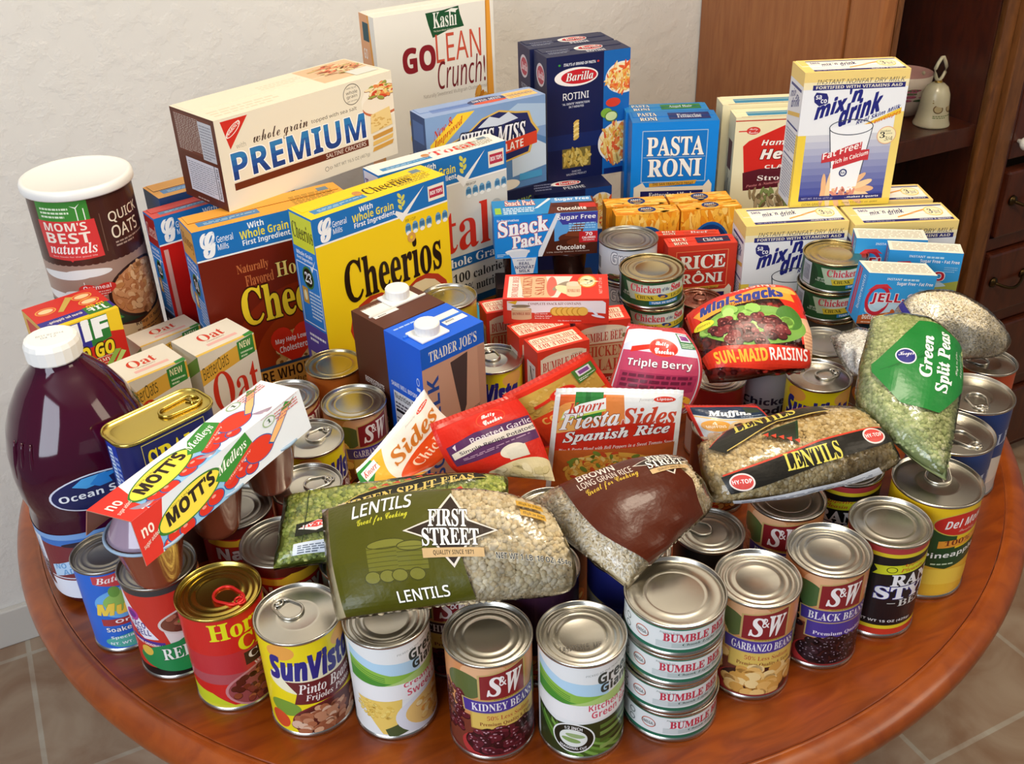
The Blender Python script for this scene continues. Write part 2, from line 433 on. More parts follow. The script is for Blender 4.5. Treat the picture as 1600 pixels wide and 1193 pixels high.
def lay_open(art, fmap, su, step=2e-5, base=6e-5):
    V, F, K = [], [], []; step = min(step, 4.5e-4/max(len(art.it), 1))
    for n, (AV, AF, col) in enumerate(art.it):
        up = base + n*step; seen = {}
        for f in AF:
            P = clip1([AV[i] for i in f], 1, 0, 100)
            if len(P) < 3: continue
            for q in cells(P, 0, su, -200, 300):
                ix = []
                for u, v in q:
                    k = (round(u, 4), round(v, 4))
                    if k not in seen: seen[k] = len(V); V.append(tuple(fmap(u, v, up)))
                    ix.append(seen[k])
                ix = [a for j, a in enumerate(ix) if a != ix[j - 1]]
                if len(set(ix)) == len(ix) and len(ix) > 2: F.append(tuple(ix)); K.append(col)
    return V, F, K
# ---------------------------------------------------------------- pouches and bags: a pillow over a 3 x 3 net of points
class Net:
    def __init__(s, pts, thick, flat=.5, rough=0, seed=0, pin=(1, 1)):
        s.P = [G(*p) for p in pts]; s.o = G(*pts[7]); s.T = thick/1000; s.flat = flat; s.w = rough/1000; s.seed = seed; s.pin = pin
    def mid(s, u, v):      # u left to right, v = 0 bottom .. 1 top (net rows run top, middle, bottom)
        a = (2*(u - .5)*(u - 1), 4*u*(1 - u), 2*u*(u - .5)); b = (2*(v - .5)*v, 4*v*(1 - v), 2*(v - .5)*(v - 1)); q = Vector((0, 0, 0))
        for j in range(3):
            for i in range(3): q += s.P[j*3 + i]*(a[i]*b[j])
        return q
    def nrm(s, u, v):
        e = .01; u = min(max(u, e), 1 - e); v = min(max(v, e), 1 - e)
        n = (s.mid(u + e, v) - s.mid(u - e, v)).cross(s.mid(u, v + e) - s.mid(u, v - e)); n.normalize(); return n
    def prof(s, u, v):
        a = max(0, 1 - abs(2*u - 1)**3.2) if s.pin[0] else 1; b = max(0, 1 - abs(2*v - 1)**3.2) if s.pin[1] else 1
        return (a*b)**s.flat
    def at(s, u, v, lift=0, side=1):
        u = min(max(u, 0), 1); v = min(max(v, 0), 1)
        m = s.mid(u, v); n = s.nrm(u, v); h = s.T*.5*s.prof(u, v)
        if s.w: h += s.w*noise.noise(Vector((u*5 + s.seed, v*4.5, s.seed*1.7)))*(1 if side > 0 else -.3)
        return m + n*(side*h + lift) - s.o
def pillow(net, n=30, grow=0.0):
    V, F = [], []
    for sd in (1, -1):
        for j in range(n + 1):
            for i in range(n + 1): V.append(tuple(net.at(i/n, j/n, grow*sd, sd)))
    m = (n + 1)**2
    for j in range(n):
        for i in range(n):
            a = j*(n + 1) + i; F.append((a, a + 1, a + n + 2)); F.append((a, a + n + 2, a + n + 1)); F.append((m + a, m + a + n + 1, m + a + n + 2, m + a + 1))
    ed = [i for i in range(n + 1)] + [j*(n + 1) + n for j in range(1, n + 1)] + [n*(n + 1) + i for i in range(n - 1, -1, -1)] + [j*(n + 1) for j in range(n - 1, 0, -1)]
    for k in range(len(ed)):
        a, b = ed[k], ed[(k + 1) % len(ed)]; F.append((b, a, m + a, m + b))
    return V, F
def pouch(name, label, pts, thick, art, base, group=None, cat='food packet', seed=0, rough=1.2, flat=.5, seal='d8d8d8'):
    nt = Net(pts, thick, flat, rough, seed); o = thing(name, label, cat, nt.o, 0, group)
    V, F = pillow(nt, 28); K = [lin(base)]*len(F); S = [True]*len(F)
    v, f, c = lay_grid(art, nt, 28, 0, 1.5e-4)
    n = len(V); mesh('printed_film', V + v, F + [tuple(i + n for i in q) for q in f], FOIL, K + c, smooth=S + [True]*len(f), parent=o)
    # crimped seal along the top edge
    V, F = [], []; m = 40
    for i in range(m + 1):
        for w in (0, 1):
            p = nt.at(i/m, 1, .0004*(1 if i % 2 else -1)); d = (nt.at(i/m, 1) - nt.at(i/m, .97)).normalized()*.004*w; V.append(tuple(p + d))
    V2 = [(a[0], a[1], a[2] - .0006) for a in V]; q = len(V)
    F = [(2*i, 2*i + 2, 2*i + 3, 2*i + 1) for i in range(m)] + [(q + 2*i + 1, q + 2*i + 3, q + 2*i + 2, q + 2*i) for i in range(m)] + [(2*i + 1, 2*i + 3, q + 2*i + 3, q + 2*i + 1) for i in range(m)]
    mesh('top_seal', V + V2, F, FOIL, [lin(seal)]*len(F), parent=o)
    return o
ICO = None
def grain_geo():
    global ICO
    if not ICO:
        bm = bmesh.new(); bmesh.ops.create_icosphere(bm, subdivisions=1, radius=1); ICO = ([v.co.copy() for v in bm.verts], [tuple(v.index for v in f.verts) for f in bm.faces]); bm.free()
    return ICO
def grains(net, n, size, cols, seed, u0=.03, u1=.97, v0=.03, v1=.97, sink=-.0016, tilt=.35, skip=None):
    iv, fc = grain_geo(); rg = random.Random(seed); V, F, K = [], [], []
    ls = [lin(c) for c in cols]
    m = int(math.sqrt(n)); 
    for k in range(n):
        u = u0 + (u1 - u0)*((k % m) + rg.uniform(0, 1.3))/m; v = v0 + (v1 - v0)*((k//m) + rg.uniform(0, 1.3))/m
        if u > 1 or v > 1 or (skip and skip(u, v)): continue
        p = net.at(u, v, sink + rg.uniform(-.0009, .0006)); nn = net.nrm(u, v)
        t = Vector((rg.uniform(-1, 1), rg.uniform(-1, 1), rg.uniform(-1, 1))); z = (nn + t*tilt).normalized(); x = z.orthogonal().normalized(); x.rotate(Quaternion(z, rg.uniform(0, 6.28))); y = z.cross(x)
        f = rg.uniform(.82, 1.12); a, b, c = (q*f/1000 for q in size); i0 = len(V)
        for q in iv: V.append(tuple(p + x*(q.x*a) + y*(q.y*b) + z*(q.z*c)))
        F += [tuple(i + i0 for i in q) for q in fc]; cc = rg.choice(ls); g = rg.uniform(.85, 1.12); K += [(cc[0]*g, cc[1]*g, cc[2]*g)]*len(fc)
    return V, F, K
def bag(name, label, pts, thick, food, size, n, cols, core, art=None, group=None, cat='bag', seed=1, skip=None, rough=2.0, flat=.42, tilt=.35, filmed=True):
    nt = Net(pts, thick, flat, rough, seed); o = thing(name, label, cat, nt.o, 0, group)
    V, F, K = grains(nt, n, size, cols, seed, skip=skip, tilt=tilt)
    q = Net(pts, thick*.9, flat, rough, seed); q.o = nt.o; v, f = pillow(q, 24, -.0012); k = len(V)
    g = mesh(food, V + v, F + [tuple(i + k for i in t) for t in f], DRY, K + [lin(core)]*len(f), smooth=True, parent=o); g['kind'] = 'stuff'
    fl = Net(pts, thick, flat, rough*1.3, seed + .35); fl.o = nt.o
    V, F = pillow(fl, 34, .0028); mesh('clear_film', V, F, FILM, smooth=True, parent=o)
    if art:
        v, f, c = lay_grid(art, fl, 34, .0028, 2e-4); mesh('printed_panel', v, f, FOIL, c, smooth=True, parent=o)
    return o
# ---------------------------------------------------------------- artwork of the packages
BEAN = ['b06a4a', 'c98868', 'a85a3c', 'd9a080']; OATC = ['d8a070', 'c78850', 'e6bb8c', 'b87444']; CHEER = ['e3c183', 'd8b06a', 'efd7a4', 'cfa35c']
PASTA = ['f2c25a', 'e9a63c', 'f6d684', 'e4852f', 'd9542a']; MACS = ['f0a528', 'f7bd4a', 'e88e1c', 'fbd06e', 'f2b038']
def gm_top(a, y0=88, yel='f7e23a', box=True):
    s = (100 - y0)/17; Y = lambda d: y0 + d*s
    a.r(0, y0, 100, 100, '1f72bb'); a.r(0, y0 - .8, 100, y0, 'f4f4f0')
    a.t('G', 4, Y(1), 12.4, Y(14.6), 'f6f6f6', 'S', off=.04)
    a.t('General', 13.5, Y(8), 23.5, Y(12), 'ffffff', 'p'); a.t('Mills', 13.5, Y(3.6), 20, Y(7.2), 'ffffff', 'p')
    a.t('With', 33, Y(11.8), 43, Y(15.4), 'ffffff'); a.t('Whole Grain', 27.5, Y(6.4), 58, Y(11.4), yel); a.t('First Ingredient', 28.5, Y(1.6), 58.5, Y(5.9), 'ffffff')
    for k in range(5): a.e(63 + (k % 2)*2.6, Y(6 + k*1.9), 1.8, 1.3*s, 'd9d35a', 40 if k % 2 else 140, 12)
    a.p(check(58.5, y0 - 4*s, 24, 19*s), 'f2f2ee')
    if box:
        a.r(85, Y(3), 98, Y(13), 'f0ead8'); a.r(86, Y(5), 97, Y(11), 'b8324a'); a.t('BOX TOPS', 86.8, Y(6.8), 96.3, Y(9.4), 'ffffff')
def facts(a, y, col='8fbcd8', tx='PER 1 CUP'):
    a.t(tx, 66, y + 6.3, 74, y + 7.6, '333322', 'p')
    for k, u in enumerate((66.5, 72, 77.5, 83, 90.5, 96)): a.e(u + 1.2, y + 2.8, 2.4, 2.9, '6fa3c6', 0, 12); a.r(u - .6, y + 2.2, u + 3, y + 4.4, '41749c'); a.e(u + 1.2, y + .8, 1.9, 1, 'f0f0ea', 0, 10)
def a_cheerios():
    a = Art(); a.r(0, 0, 100, 88, 'f6d01a'); gm_top(a, 88); facts(a, 78)
    a.p(heart(57, 36, 40, 27), 'b8371c'); a.p(heart(57, 36, 36, 24), 'e9d6ac'); a.ringlets(57, 37, 29, 17, 110, 3.4, 2.4, CHEER, 3)
    a.t('Cheerios', 17, 56, 92, 76, '241206', 'B', off=.012); a.e(69.5, 76.5, 3.2, 2.4, 'd9a050'); a.e(69.5, 76.5, 1.1, .8, 'f6d01a'); return a
def a_gmside(top, tcol, tx, num, lower):
    a = Art(); a.r(0, 0, 100, 100, '2a80cf'); a.r(4, 84, 96, 99, top); a.t(tx, 8, 88, 94, 95.5, tcol, 'B')
    a.t('Whole Grain', 12, 80.5, 80, 82.5, 'ffffff'); a.t('First Ingredient', 12, 77.8, 80, 79.8, 'ffffff'); a.p(check(66, 74, 26, 7), 'f0f0f0')
    a.fr(6, 47, 96, 77, .5, 'e8eef4', 2); a.e(50, 70.5, 24, 5.4, '3d7a34'); a.e(50, 70.5, 20, 4.5, '0e0e0e'); a.t(num, 36, 68, 64, 73, 'ffffff', 'I')
    a.r(16, 57, 40, 65, 'c8963c'); a.e(28, 61, 7, 2.6, 'efe0b0'); a.lines(46, 51, 92, 65, 8, 'cfe2f4', 2); a.r(0, 0, 100, 46, lower)
    a.lines(20, 38, 90, 43, 2, 'ffffff', 4); a.r(14, 14, 84, 32, 'd8cb92'); a.t('More', 24, 27, 60, 31, '222222', 'i'); a.t('WHOLE', 26, 22.5, 80, 26.3, '1a1a1a'); a.t('GRAIN', 30, 18, 78, 22, '1a1a1a'); a.lines(16, 1, 92, 9, 5, 'd8dce4', 6)
    return a
def a_gmtop(col, bar, tx=None, tc='241206'):
    a = Art(); a.r(0, 0, 100, 100, col); a.r(6, 22, 44, 48, bar); a.lines(10, 28, 42, 42, 2, 'a9c9de', 3); a.lines(66, 20, 94, 70, 6, '8a7420', 5); a.r(86, 62, 93, 84, '6d8390')
    if tx: a.t(tx, 46, 30, 80, 70, tc, 'B'); a.e(42, 56, 3, 14, 'c98a4a')
    return a
def a_honey():
    a = Art(); a.r(0, 0, 100, 86, '6e1c08'); a.e(60, 30, 50, 34, '842609'); a.e(64, 26, 40, 26, '9c360b'); a.e(68, 24, 30, 18, 'b04a10'); gm_top(a, 86)
    a.t('Naturally', 22, 74, 42, 79.5, 'c06a3a', 'B'); a.t('Flavored', 26, 68, 44, 73.4, 'c06a3a', 'B'); a.t('Honey Nut', 46, 66.5, 94, 76, 'f3d878', 'B', oc='3a1206'); a.t('Cheerios', 21, 48, 98, 67, 'f3d22e', 'B', off=.012, oc='3a1206')
    a.ringlets(72, 28, 34, 13, 120, 3.8, 2.6, CHEER, 8); a.p(heart(50, 33, 15, 13), 'e0331a'); a.t('May Help Lower', 38, 33.4, 62, 37, 'ffffff'); a.t('Cholesterol', 40, 29, 60, 32.6, 'ffffff')
    a.r(0, 0, 100, 22, 'd9a44a'); a.r(0, 22, 100, 23.6, '2c4a6a'); a.t('MORE WHOLE GRAIN', 14, 15, 86, 21, '2a1206'); a.t('than any other ingredient', 16, 9.6, 88, 14, '2a1206', 'l'); a.lines(12, 2, 60, 7, 2, '8a6a30', 3); return a
def a_red():
    a = Art(); a.r(0, 0, 100, 86, 'c41a16'); gm_top(a, 86); a.t('Cheerios', 14, 46, 92, 66, 'f4f0e0', 'B'); a.ringlets(50, 18, 44, 15, 60, 4, 3, CHEER, 2); a.r(2, 0, 5, 83, 'd9a49a'); return a
def a_total():
    a = Art(); a.r(0, 0, 100, 86, 'dcdad2'); gm_top(a, 86); facts(a, 76.5, tx='PER 3/4 CUP')
    a.t('Total', 6, 50, 84, 73, 'd83420', 'B'); a.e(90, 68, 5, 4, 'b9bbb8'); a.r(88, 56, 91, 68, 'b9bbb8')
    a.r(0, 41, 100, 47.5, '1f66a8'); a.t('Whole Grain', 40, 42, 96, 46.7, 'ffffff', 'B'); a.t('>', 46, 33.5, 49, 38, 'd83420'); a.t('100 calories', 51, 33, 97, 38.3, '2a2a2a', 'B'); a.t('>', 46, 26.5, 49, 31, 'd83420'); a.t('100% nutrition', 51, 26, 98, 31.3, '2a2a2a', 'B')
    a.r(0, 19, 100, 23, '1f5a90'); a.r(0, 0, 100, 19, 'b87a30'); a.t('WHOLE GRAIN', 46, 11, 96, 17.5, '2a1a0a'); return a
def a_kashi():
    a = Art(); a.r(0, 0, 100, 100, 'f1ece0'); a.p([(93, 100), (97, 100), (100, 0), (90, 0)], 'eda23c'); a.p([(93, 100), (94, 100), (91, 0), (90, 0)], 'c8842c')
    a.p([(42, 98.6), (56, 98.8), (70, 99.6), (71, 96.4), (74, 91.6), (60, 91), (47, 89), (44, 94)], '1f5230'); a.t('Kashi', 48, 92.4, 68, 98.4, 'f4f4ea', 'B'); a.t('The Seven Whole Grain Company', 48, 90.8, 69, 91.7, 'e8e8d0', 'p'); a.p([(58, 98), (64, 99), (70, 98.6), (66, 97.4), (62, 98)], 'f4f4ea')
    a.t('GO', 21, 77, 48, 86.5, '8c1f28', off=.03); a.t('LEAN', 49, 79, 88, 90, 'd0563e', 'p'); a.t('Crunch!', 49, 68.5, 91, 80, '7a2024', 'l')
    a.t('Naturally Sweetened Multigrain Cluster Cereal', 36, 65.6, 92, 67.6, 'b0a698', 'p'); a.food(86, 61, 9, 4, 18, 3, 1.8, ['e0a040', 'd88f30', 'c87d28'], 5, dark='8c5a1c')
    a.t('500g', 34, 60.5, 40, 62.5, 'b0a698', 'p')
    for y, n in ((57.5, '9g'), (51, '8g')): a.e(28, y, 5.4, 3.2, 'f2d22c'); a.t(n, 25, y, 31, y + 1.8, '6a3a20', 'p'); a.t('PROTEIN', 24.6, y - 1.6, 31.4, y - .8, '6a3a20', 'p')
    a.r(20, 36, 60, 45, '5a2326'); a.t('Kashi', 30, 39, 46, 43, 'e8ded0', 'B'); return a
def a_kashiside():
    a = Art(); a.r(0, 0, 100, 100, 'e7a878'); a.p([(60, 100), (100, 100), (100, 0), (100, 50), (80, 60), (70, 80)], 'f1ece0'); a.p([(56, 100), (66, 100), (98, 55), (98, 0), (80, 0), (80, 50)], 'eda23c'); a.r(20, 90, 60, 97, '1f4f5a'); a.t('GO', 14, 83, 40, 87, 'f4e8dc'); a.lines(14, 58, 66, 82, 9, 'f0cdb0', 3); return a
def a_premium():
    a = Art(); a.r(0, 0, 100, 100, 'ece3cf'); a.p([(3, 97), (17, 97), (6, 66)], 'cf2e22'); a.e(8.8, 86, 2.4, 8.5, 'f4e8e0', -24); a.e(8.8, 86, 1.9, 7.4, 'cf2e22', -24); a.t('NABISCO', 5.6, 80, 12.4, 84, 'f8f0ea', sl=1.6)
    a.t('with', 9, 65, 14, 70.5, 'b0a896', 'p'); a.t('whole grain', 18, 60, 48, 77, '402418', 'S'); a.t('topped with sea salt', 50, 66, 77, 71.5, '3a2a22', 'p')
    a.t('PREMIUM', 5.5, 32, 81, 61, 'ffffff', off=.045); a.t('PREMIUM', 5.5, 32, 81, 61, '1c3f86', off=.012)
    V, F, c = a.it[-1]
    for lo, hi, c in ((41, 48, '2152a0'), (48, 54, '2766ac'), (54, 62, '2e7cba')):
        v, f = [], []
        for q in F:
            P = clip1([V[i] for i in q], 1, lo + .26*0, hi)
            if len(P) > 2: k = len(v); v += P; f.append(tuple(range(k, k + len(P))))
        a.it.append((v, f, lin(c)))
    a.r(5, 21, 82, 29, '6a2c16'); a.t('SALTINE CRACKERS', 56, 22.6, 80.5, 27.6, 'f2e8da', 'p'); a.t('NET WT 16.5 OZ (467g)', 60, 8, 82, 13, '8a8070', 'p'); a.ring(55.6, 10.5, 1.2, 2.8, .6, '7a7266', 16, .25); a.t('D', 57.4, 9, 58.8, 12, '7a7266', 'p')
    a.ring(75, 86, 5.2, 12, .8, '5a5248', 36, .3); a.t('with 5g of', 72, 92, 78, 94.5, '5a5248', 'p'); a.t('whole', 71.6, 86.5, 78.4, 90.5, '5a5248', 'p'); a.t('grain', 71.8, 81, 78, 85.5, '5a5248', 'p'); a.t('per serving', 72, 77.5, 78, 79.5, '5a5248', 'p')
    a.e(94, 70, 14, 22, 'f4ecdc'); a.e(94, 64, 13.5, 13, 'c66a44'); a.e(94, 67, 13.5, 13, 'f0e4d0'); a.food(93, 81, 9, 8, 70, 1.4, 2.8, ['e88a4a', 'd24a2a', 'f0cf80', '9aa04a', 'f4e0b0'], 4, dark='8a3a1c')
    for k, y in enumerate((12, 19, 26)): a.p([(84 + k*.6, y), (97 + k*.4, y + 3), (98, y + 8), (85, y + 5)], ['d9a24a', 'e9bd68', 'cf9640'][k])
    a.p([(84, 34), (98, 38), (97, 60), (85, 56)], 'edcf8c'); a.food(91, 47, 6, 10, 22, .6, 1.2, ['d9ae60'], 2, dark='c89848'); return a
def a_premiumend():
    a = Art(); a.r(0, 0, 100, 100, '5c2a18'); a.r(8, 54, 88, 97, '6a3422'); a.lines(8, 56, 62, 96, 20, 'b8a89c', 7, fill=.45); a.r(62, 52, 92, 94, 'c4c4c8'); a.lines(64, 54, 90, 92, 12, '8a8a92', 9); a.r(18, 10, 92, 48, 'd2d0d6'); a.lines(22, 13, 80, 46, 13, '77777f', 3, fill=.3); a.r(82, 10, 83.4, 48, '33333a'); a.t('Nutrition Facts', 85, 12, 90, 46, '22222a', up=1); a.lines(30, 2.5, 80, 5.5, 1, 'b89a8c', 3); return a
def a_premtop():
    a = Art(); a.r(0, 0, 100, 100, 'e9dfc8'); a.lines(4, 12, 40, 40, 3, 'd9cdb2', 2); a.lines(40, 60, 64, 80, 3, 'd9cdb2', 4); a.r(66, 22, 99, 96, 'd9b890'); a.food(84, 66, 13, 22, 90, 1.4, 4, ['e0a070', 'd2603a', 'f0d8a0', 'a8a45a'], 4, dark='a86a44'); a.r(84, 18, 98, 44, 'd6d8d0'); return a
def a_swiss():
    a = Art(); a.r(0, 0, 100, 100, '7f9ec8'); a.p([(0, 40), (30, 62), (55, 48), (80, 66), (100, 52), (100, 0), (0, 0)], '5a84b4'); a.p([(70, 40), (84, 58), (100, 44), (100, 20), (70, 14)], 'c9d8e6'); a.p([(60, 84), (76, 96), (100, 90), (100, 66), (70, 66)], 'a9c2dc')
    a.p([(3, 70), (26, 98), (40, 98), (3, 54)], 'f0c936'); a.t('New &', 6, 74, 22, 83, 'c23a1c', 'I', sl=.95); a.t('Improved', 6, 63, 30, 73, 'c23a1c', 'I', sl=.95)
    sh = [(18, 56), (22, 68), (34, 74), (46, 86), (60, 91), (74, 86), (84, 84), (87, 72), (92, 62), (87, 52), (84, 40), (60, 34), (40, 38), (24, 44)]
    a.p([(55 + (x - 55)*1.06, 62 + (y - 62)*1.07) for x, y in sh], 'd9b458'); a.p(sh, '232a5e'); a.p([(42, 78), (52, 88), (60, 84), (68, 89), (76, 80), (60, 76)], 'cfd8e4')
    a.t('SWISS MISS', 26, 56, 82, 75, 'f4f4f8', 'I', off=.02, oc='0e1434', ow=.06); a.p([(28, 36), (92, 48), (92, 62), (28, 50)], 'd8432a'); a.t('CHOCOLATE', 40, 41, 80, 50, 'f8f0e8', 'b', sl=.16)
    a.e(42, 14, 22, 20, 'efe6d6'); a.e(42, 22, 19, 13, 'b98a62'); a.e(42, 22, 11, 7, 'caa27c'); a.e(66, 6, 10, 6, 'efe6d6'); a.r(76, 8, 96, 16, '4a9ac8'); return a
def a_swisstop():
    a = Art(); a.r(0, 0, 100, 100, '8fa6d0'); a.r(10, 30, 42, 60, '6a84bc'); a.e(57, 52, 16, 26, '22285a'); a.e(58, 36, 14, 12, 'd8532e'); a.t('SWISS MISS', 45, 48, 69, 66, 'f0f0f4', 'I'); a.r(72, 22, 97, 78, 'f0c47c'); a.lines(74, 30, 95, 70, 4, 'b08a4a', 3); return a
def barilla_logo(a, x, y, w, h):
    a.e(x, y, w, h, 'f4f0ec'); a.e(x + w*.12, y, w*.82, h*.78, 'c8202c'); a.t('Barilla', x - w*.5, y - h*.42, x + w*.78, y + h*.5, 'f8f4f0', 'I', oc='7a1018')
def bowl(a, x, y, rx, ry, n, seed):
    a.e(x, y, rx, ry, 'e8e4de'); a.e(x, y, rx*.92, ry*.9, 'f6e2b0'); a.food(x, y, rx*.84, ry*.82, n, rx*.16, ry*.09, ['f2cf7a', 'e8b04a', 'f4dc9c', 'e0592e', 'e8843c'], seed, dark='c87a30', long=.8)
def a_barilla(nm='ROTINI'):
    a = Art(); a.r(0, 0, 68, 100, '141c4a'); a.r(68, 0, 100, 100, '1763b0'); a.r(0, 26, 68, 38, '17275e'); a.t("ITALY'S #1 BRAND OF PASTA", 20, 91.6, 58, 94, 'e8ecf4', 'b'); a.e(15, 93, 1.4, .8, '3a9a3a'); a.e(61, 93, 1.4, .8, 'c83a2a')
    barilla_logo(a, 35, 83, 26, 7.2); a.t(nm, 19, 65.5, 50, 71, 'f4f4f6', 'p', off=.008); a.t('"AL DENTE" PERFECTION', 18, 61.5, 51, 63.2, 'd4d8e4', 'b'); a.t('IN 7 MINUTES', 26, 59, 44, 60.6, 'd4d8e4', 'b')
    for k in range(7): a.e(35, 47 - k*2.1, 3.8, 1.5, 'f2d98a' if k % 2 else 'd9b45a', 20, 14)
    a.r(18, 10, 53, 26, '7a6a34'); a.food(35.5, 18, 17, 7.6, 60, 3.4, 1.5, ['c9aa4e', 'b8963c', 'd9c06a'], 3, dark='6a5420', cut=lambda x, y: 19 < x < 52 and 11.5 < y < 24.5)
    a.t('ENRICHED', 30, 6, 41, 7.4, 'd4d8e4', 'p'); a.t('MACARONI PRODUCT', 23, 3.6, 48, 5.2, 'd4d8e4', 'p')
    bowl(a, 92, 78, 22, 12.6, 90, 2); bowl(a, 88, 26, 26, 17, 130, 5); a.e(80, 59, 9, 3.6, 'd8402a'); a.e(72, 51, 7, 4, '7fae3c'); a.e(78, 48, 8, 4.4, '4f7a22'); a.e(78, 48, 7, 3.6, 'cfe0a0'); a.r(70, 0, 100, 5, '12296a'); return a
def a_bartop(nm='ROTINI'):
    a = Art(); a.r(0, 0, 100, 100, '20264a'); barilla_logo(a, 58, 55, 17, 24); a.t(nm, 50, 8, 72, 26, 'd8dce6', 'b'); a.lines(8, 30, 34, 66, 3, '8a90a8', 4); return a
def a_barside():
    a = Art(); a.r(0, 0, 100, 100, '2c3252'); a.e(50, 84, 32, 9, 'd8d0d4'); a.e(52, 84, 27, 7, 'b84a5a'); a.t('Barilla', 32, 81, 76, 87, 'f0e8ea', 'I'); a.t('ROTINI', 26, 66, 76, 70, 'c4c8d6', 'p'); a.lines(22, 54, 80, 62, 3, '9aa0b4', 2); return a
def a_penne():
    a = Art(); a.r(0, 0, 68, 100, '141c4a'); a.r(68, 0, 100, 100, '17458c'); bowl(a, 88, 74, 18, 20, 60, 6); a.t('PENNE', 22, 70, 50, 80, 'f0f0f4', 'p'); return a
def a_roni(top, c1, brand, frame, flav, H):
    """brand in two lines; the design fills the upper 62 % when the carton is taller than the piece in view"""
    a = Art(); k = H; Y = lambda v: 100 - (100 - v)*k
    a.r(0, 0, 100, 100, c1); a.fr(12, Y(26), 88, Y(90), .9, frame, .9); a.r(13, Y(27), 87, Y(89), top)
    b = brand.split(); a.t(b[0], 18, Y(59), 84, Y(82), 'fbf7ee', 'B', oc='4a3a2a', off=.016, ow=.012); a.t(b[1], 20, Y(33), 82, Y(55), 'fbf7ee', 'B', oc='4a3a2a', off=.016, ow=.012)
    a.r(14, Y(57), 86, Y(57.6), frame); a.p([(22, Y(20)), (76, Y(23)), (78, Y(28)), (22, Y(25))], 'd9a23c'); a.t('THE SAN FRANCISCO TREAT', 26, Y(22), 74, Y(25.4), '6a4a14', 'b')
    a.p([(4, Y(0)), (4, Y(20)), (14, Y(26)), (18, Y(20)), (86, Y(20)), (92, Y(28)), (96, Y(22)), (96, Y(0))], 'efe4cc'); a.r(12, Y(-6), 86, Y(15), '1f2260'); a.t(flav, 22, Y(7), 76, Y(13), 'f8f6f0', 'B'); a.r(22, Y(4.6), 76, Y(5.2), 'cfd0e0'); a.t('Fettuccine in a creamy sauce' if 'Fett' in flav else 'Rice & vermicelli mix', 26, Y(1), 72, Y(3.2), 'cfd0e0', 'I'); a.t('with other natural flavors', 30, Y(-3.6), 68, Y(-1.4), 'cfd0e0', 'I'); a.e(92, Y(4), 5, 5*k, 'd8602a'); return a
def a_ronitop(c, brand, box, tx):
    a = Art(); a.r(0, 0, 100, 100, c); b = brand.split(); a.r(8, 10, 32, 92, c); a.t(b[0], 9, 54, 31, 86, 'f2ead8', 'B', oc='4a2a1a'); a.t(b[1], 10, 14, 30, 46, 'f2ead8', 'B', oc='4a2a1a'); a.r(44, 22, 92, 80, box); a.t(tx, 54, 36, 82, 66, 'e8ecf0', 'B'); return a
def a_helper():
    a = Art(); a.r(0, 0, 100, 100, 'efe6bd'); a.r(0, 97.5, 100, 98.2, 'b83a2a')
    Y = lambda v: 100 - (100 - v)*.52
    a.r(4, Y(83), 14, Y(84.4), 'd23a34'); a.e(20, Y(84), 7.5, 2.4, 'd23a34'); a.t('Betty', 15.4, Y(84), 24.5, Y(87), 'fbf0ec', 'S'); a.t('Crocker', 15, Y(80.6), 25, Y(83.6), 'fbf0ec', 'S')
    a.p([(10, Y(66)), (16, Y(72)), (60, Y(92)), (96, Y(92)), (96, Y(28)), (14, Y(28))], 'd42a22'); a.p([(60, Y(84)), (68, Y(88)), (82, Y(88)), (82, Y(84))], 'f4ecd0')
    a.t('Hamburger', 30, Y(64), 94, Y(73), 'fbf6ee', 'i', oc='7a1a14'); a.t('Helper', 30, Y(46), 92, Y(62), 'fbf6ee', 'i', off=.02, oc='7a1a14', ow=.05)
    a.p([(12, Y(34)), (14, Y(12)), (96, Y(18)), (96, Y(42)), (30, Y(38))], '5c1a26'); a.t('CLASSIC', 36, Y(38), 80, Y(42.5), 'f8f0e8', 'b'); a.t('Stroganoff', 29, Y(22), 92, Y(30), 'f8f0e8', 'B'); a.t('Pasta & Naturally Flavored Sauce', 17, Y(15), 92, Y(19), 'd88a8a', 'I', sl=.06)
    a.food(60, Y(2), 46, 6, 110, 3.6, 1.5, ['a08a62', 'c0ab84', '7c6848', 'd9ccae', '8a9a5a'], 4, dark='4a3c28'); return a
def a_helptop():
    a = Art(); a.r(0, 0, 100, 100, 'f0e7c2'); a.r(14, 16, 86, 62, '3f8cb0'); a.r(6, 2, 94, 6, '8a5a3a'); return a
def a_helpside():
    a = Art(); a.r(0, 0, 100, 100, 'ece2bc'); a.r(16, 66, 74, 84, '5c2a3c'); a.food(46, 44, 34, 18, 60, 9, 3, ['a8a08c', '7a7260', 'c4bda8'], 3, dark='4a4436'); return a
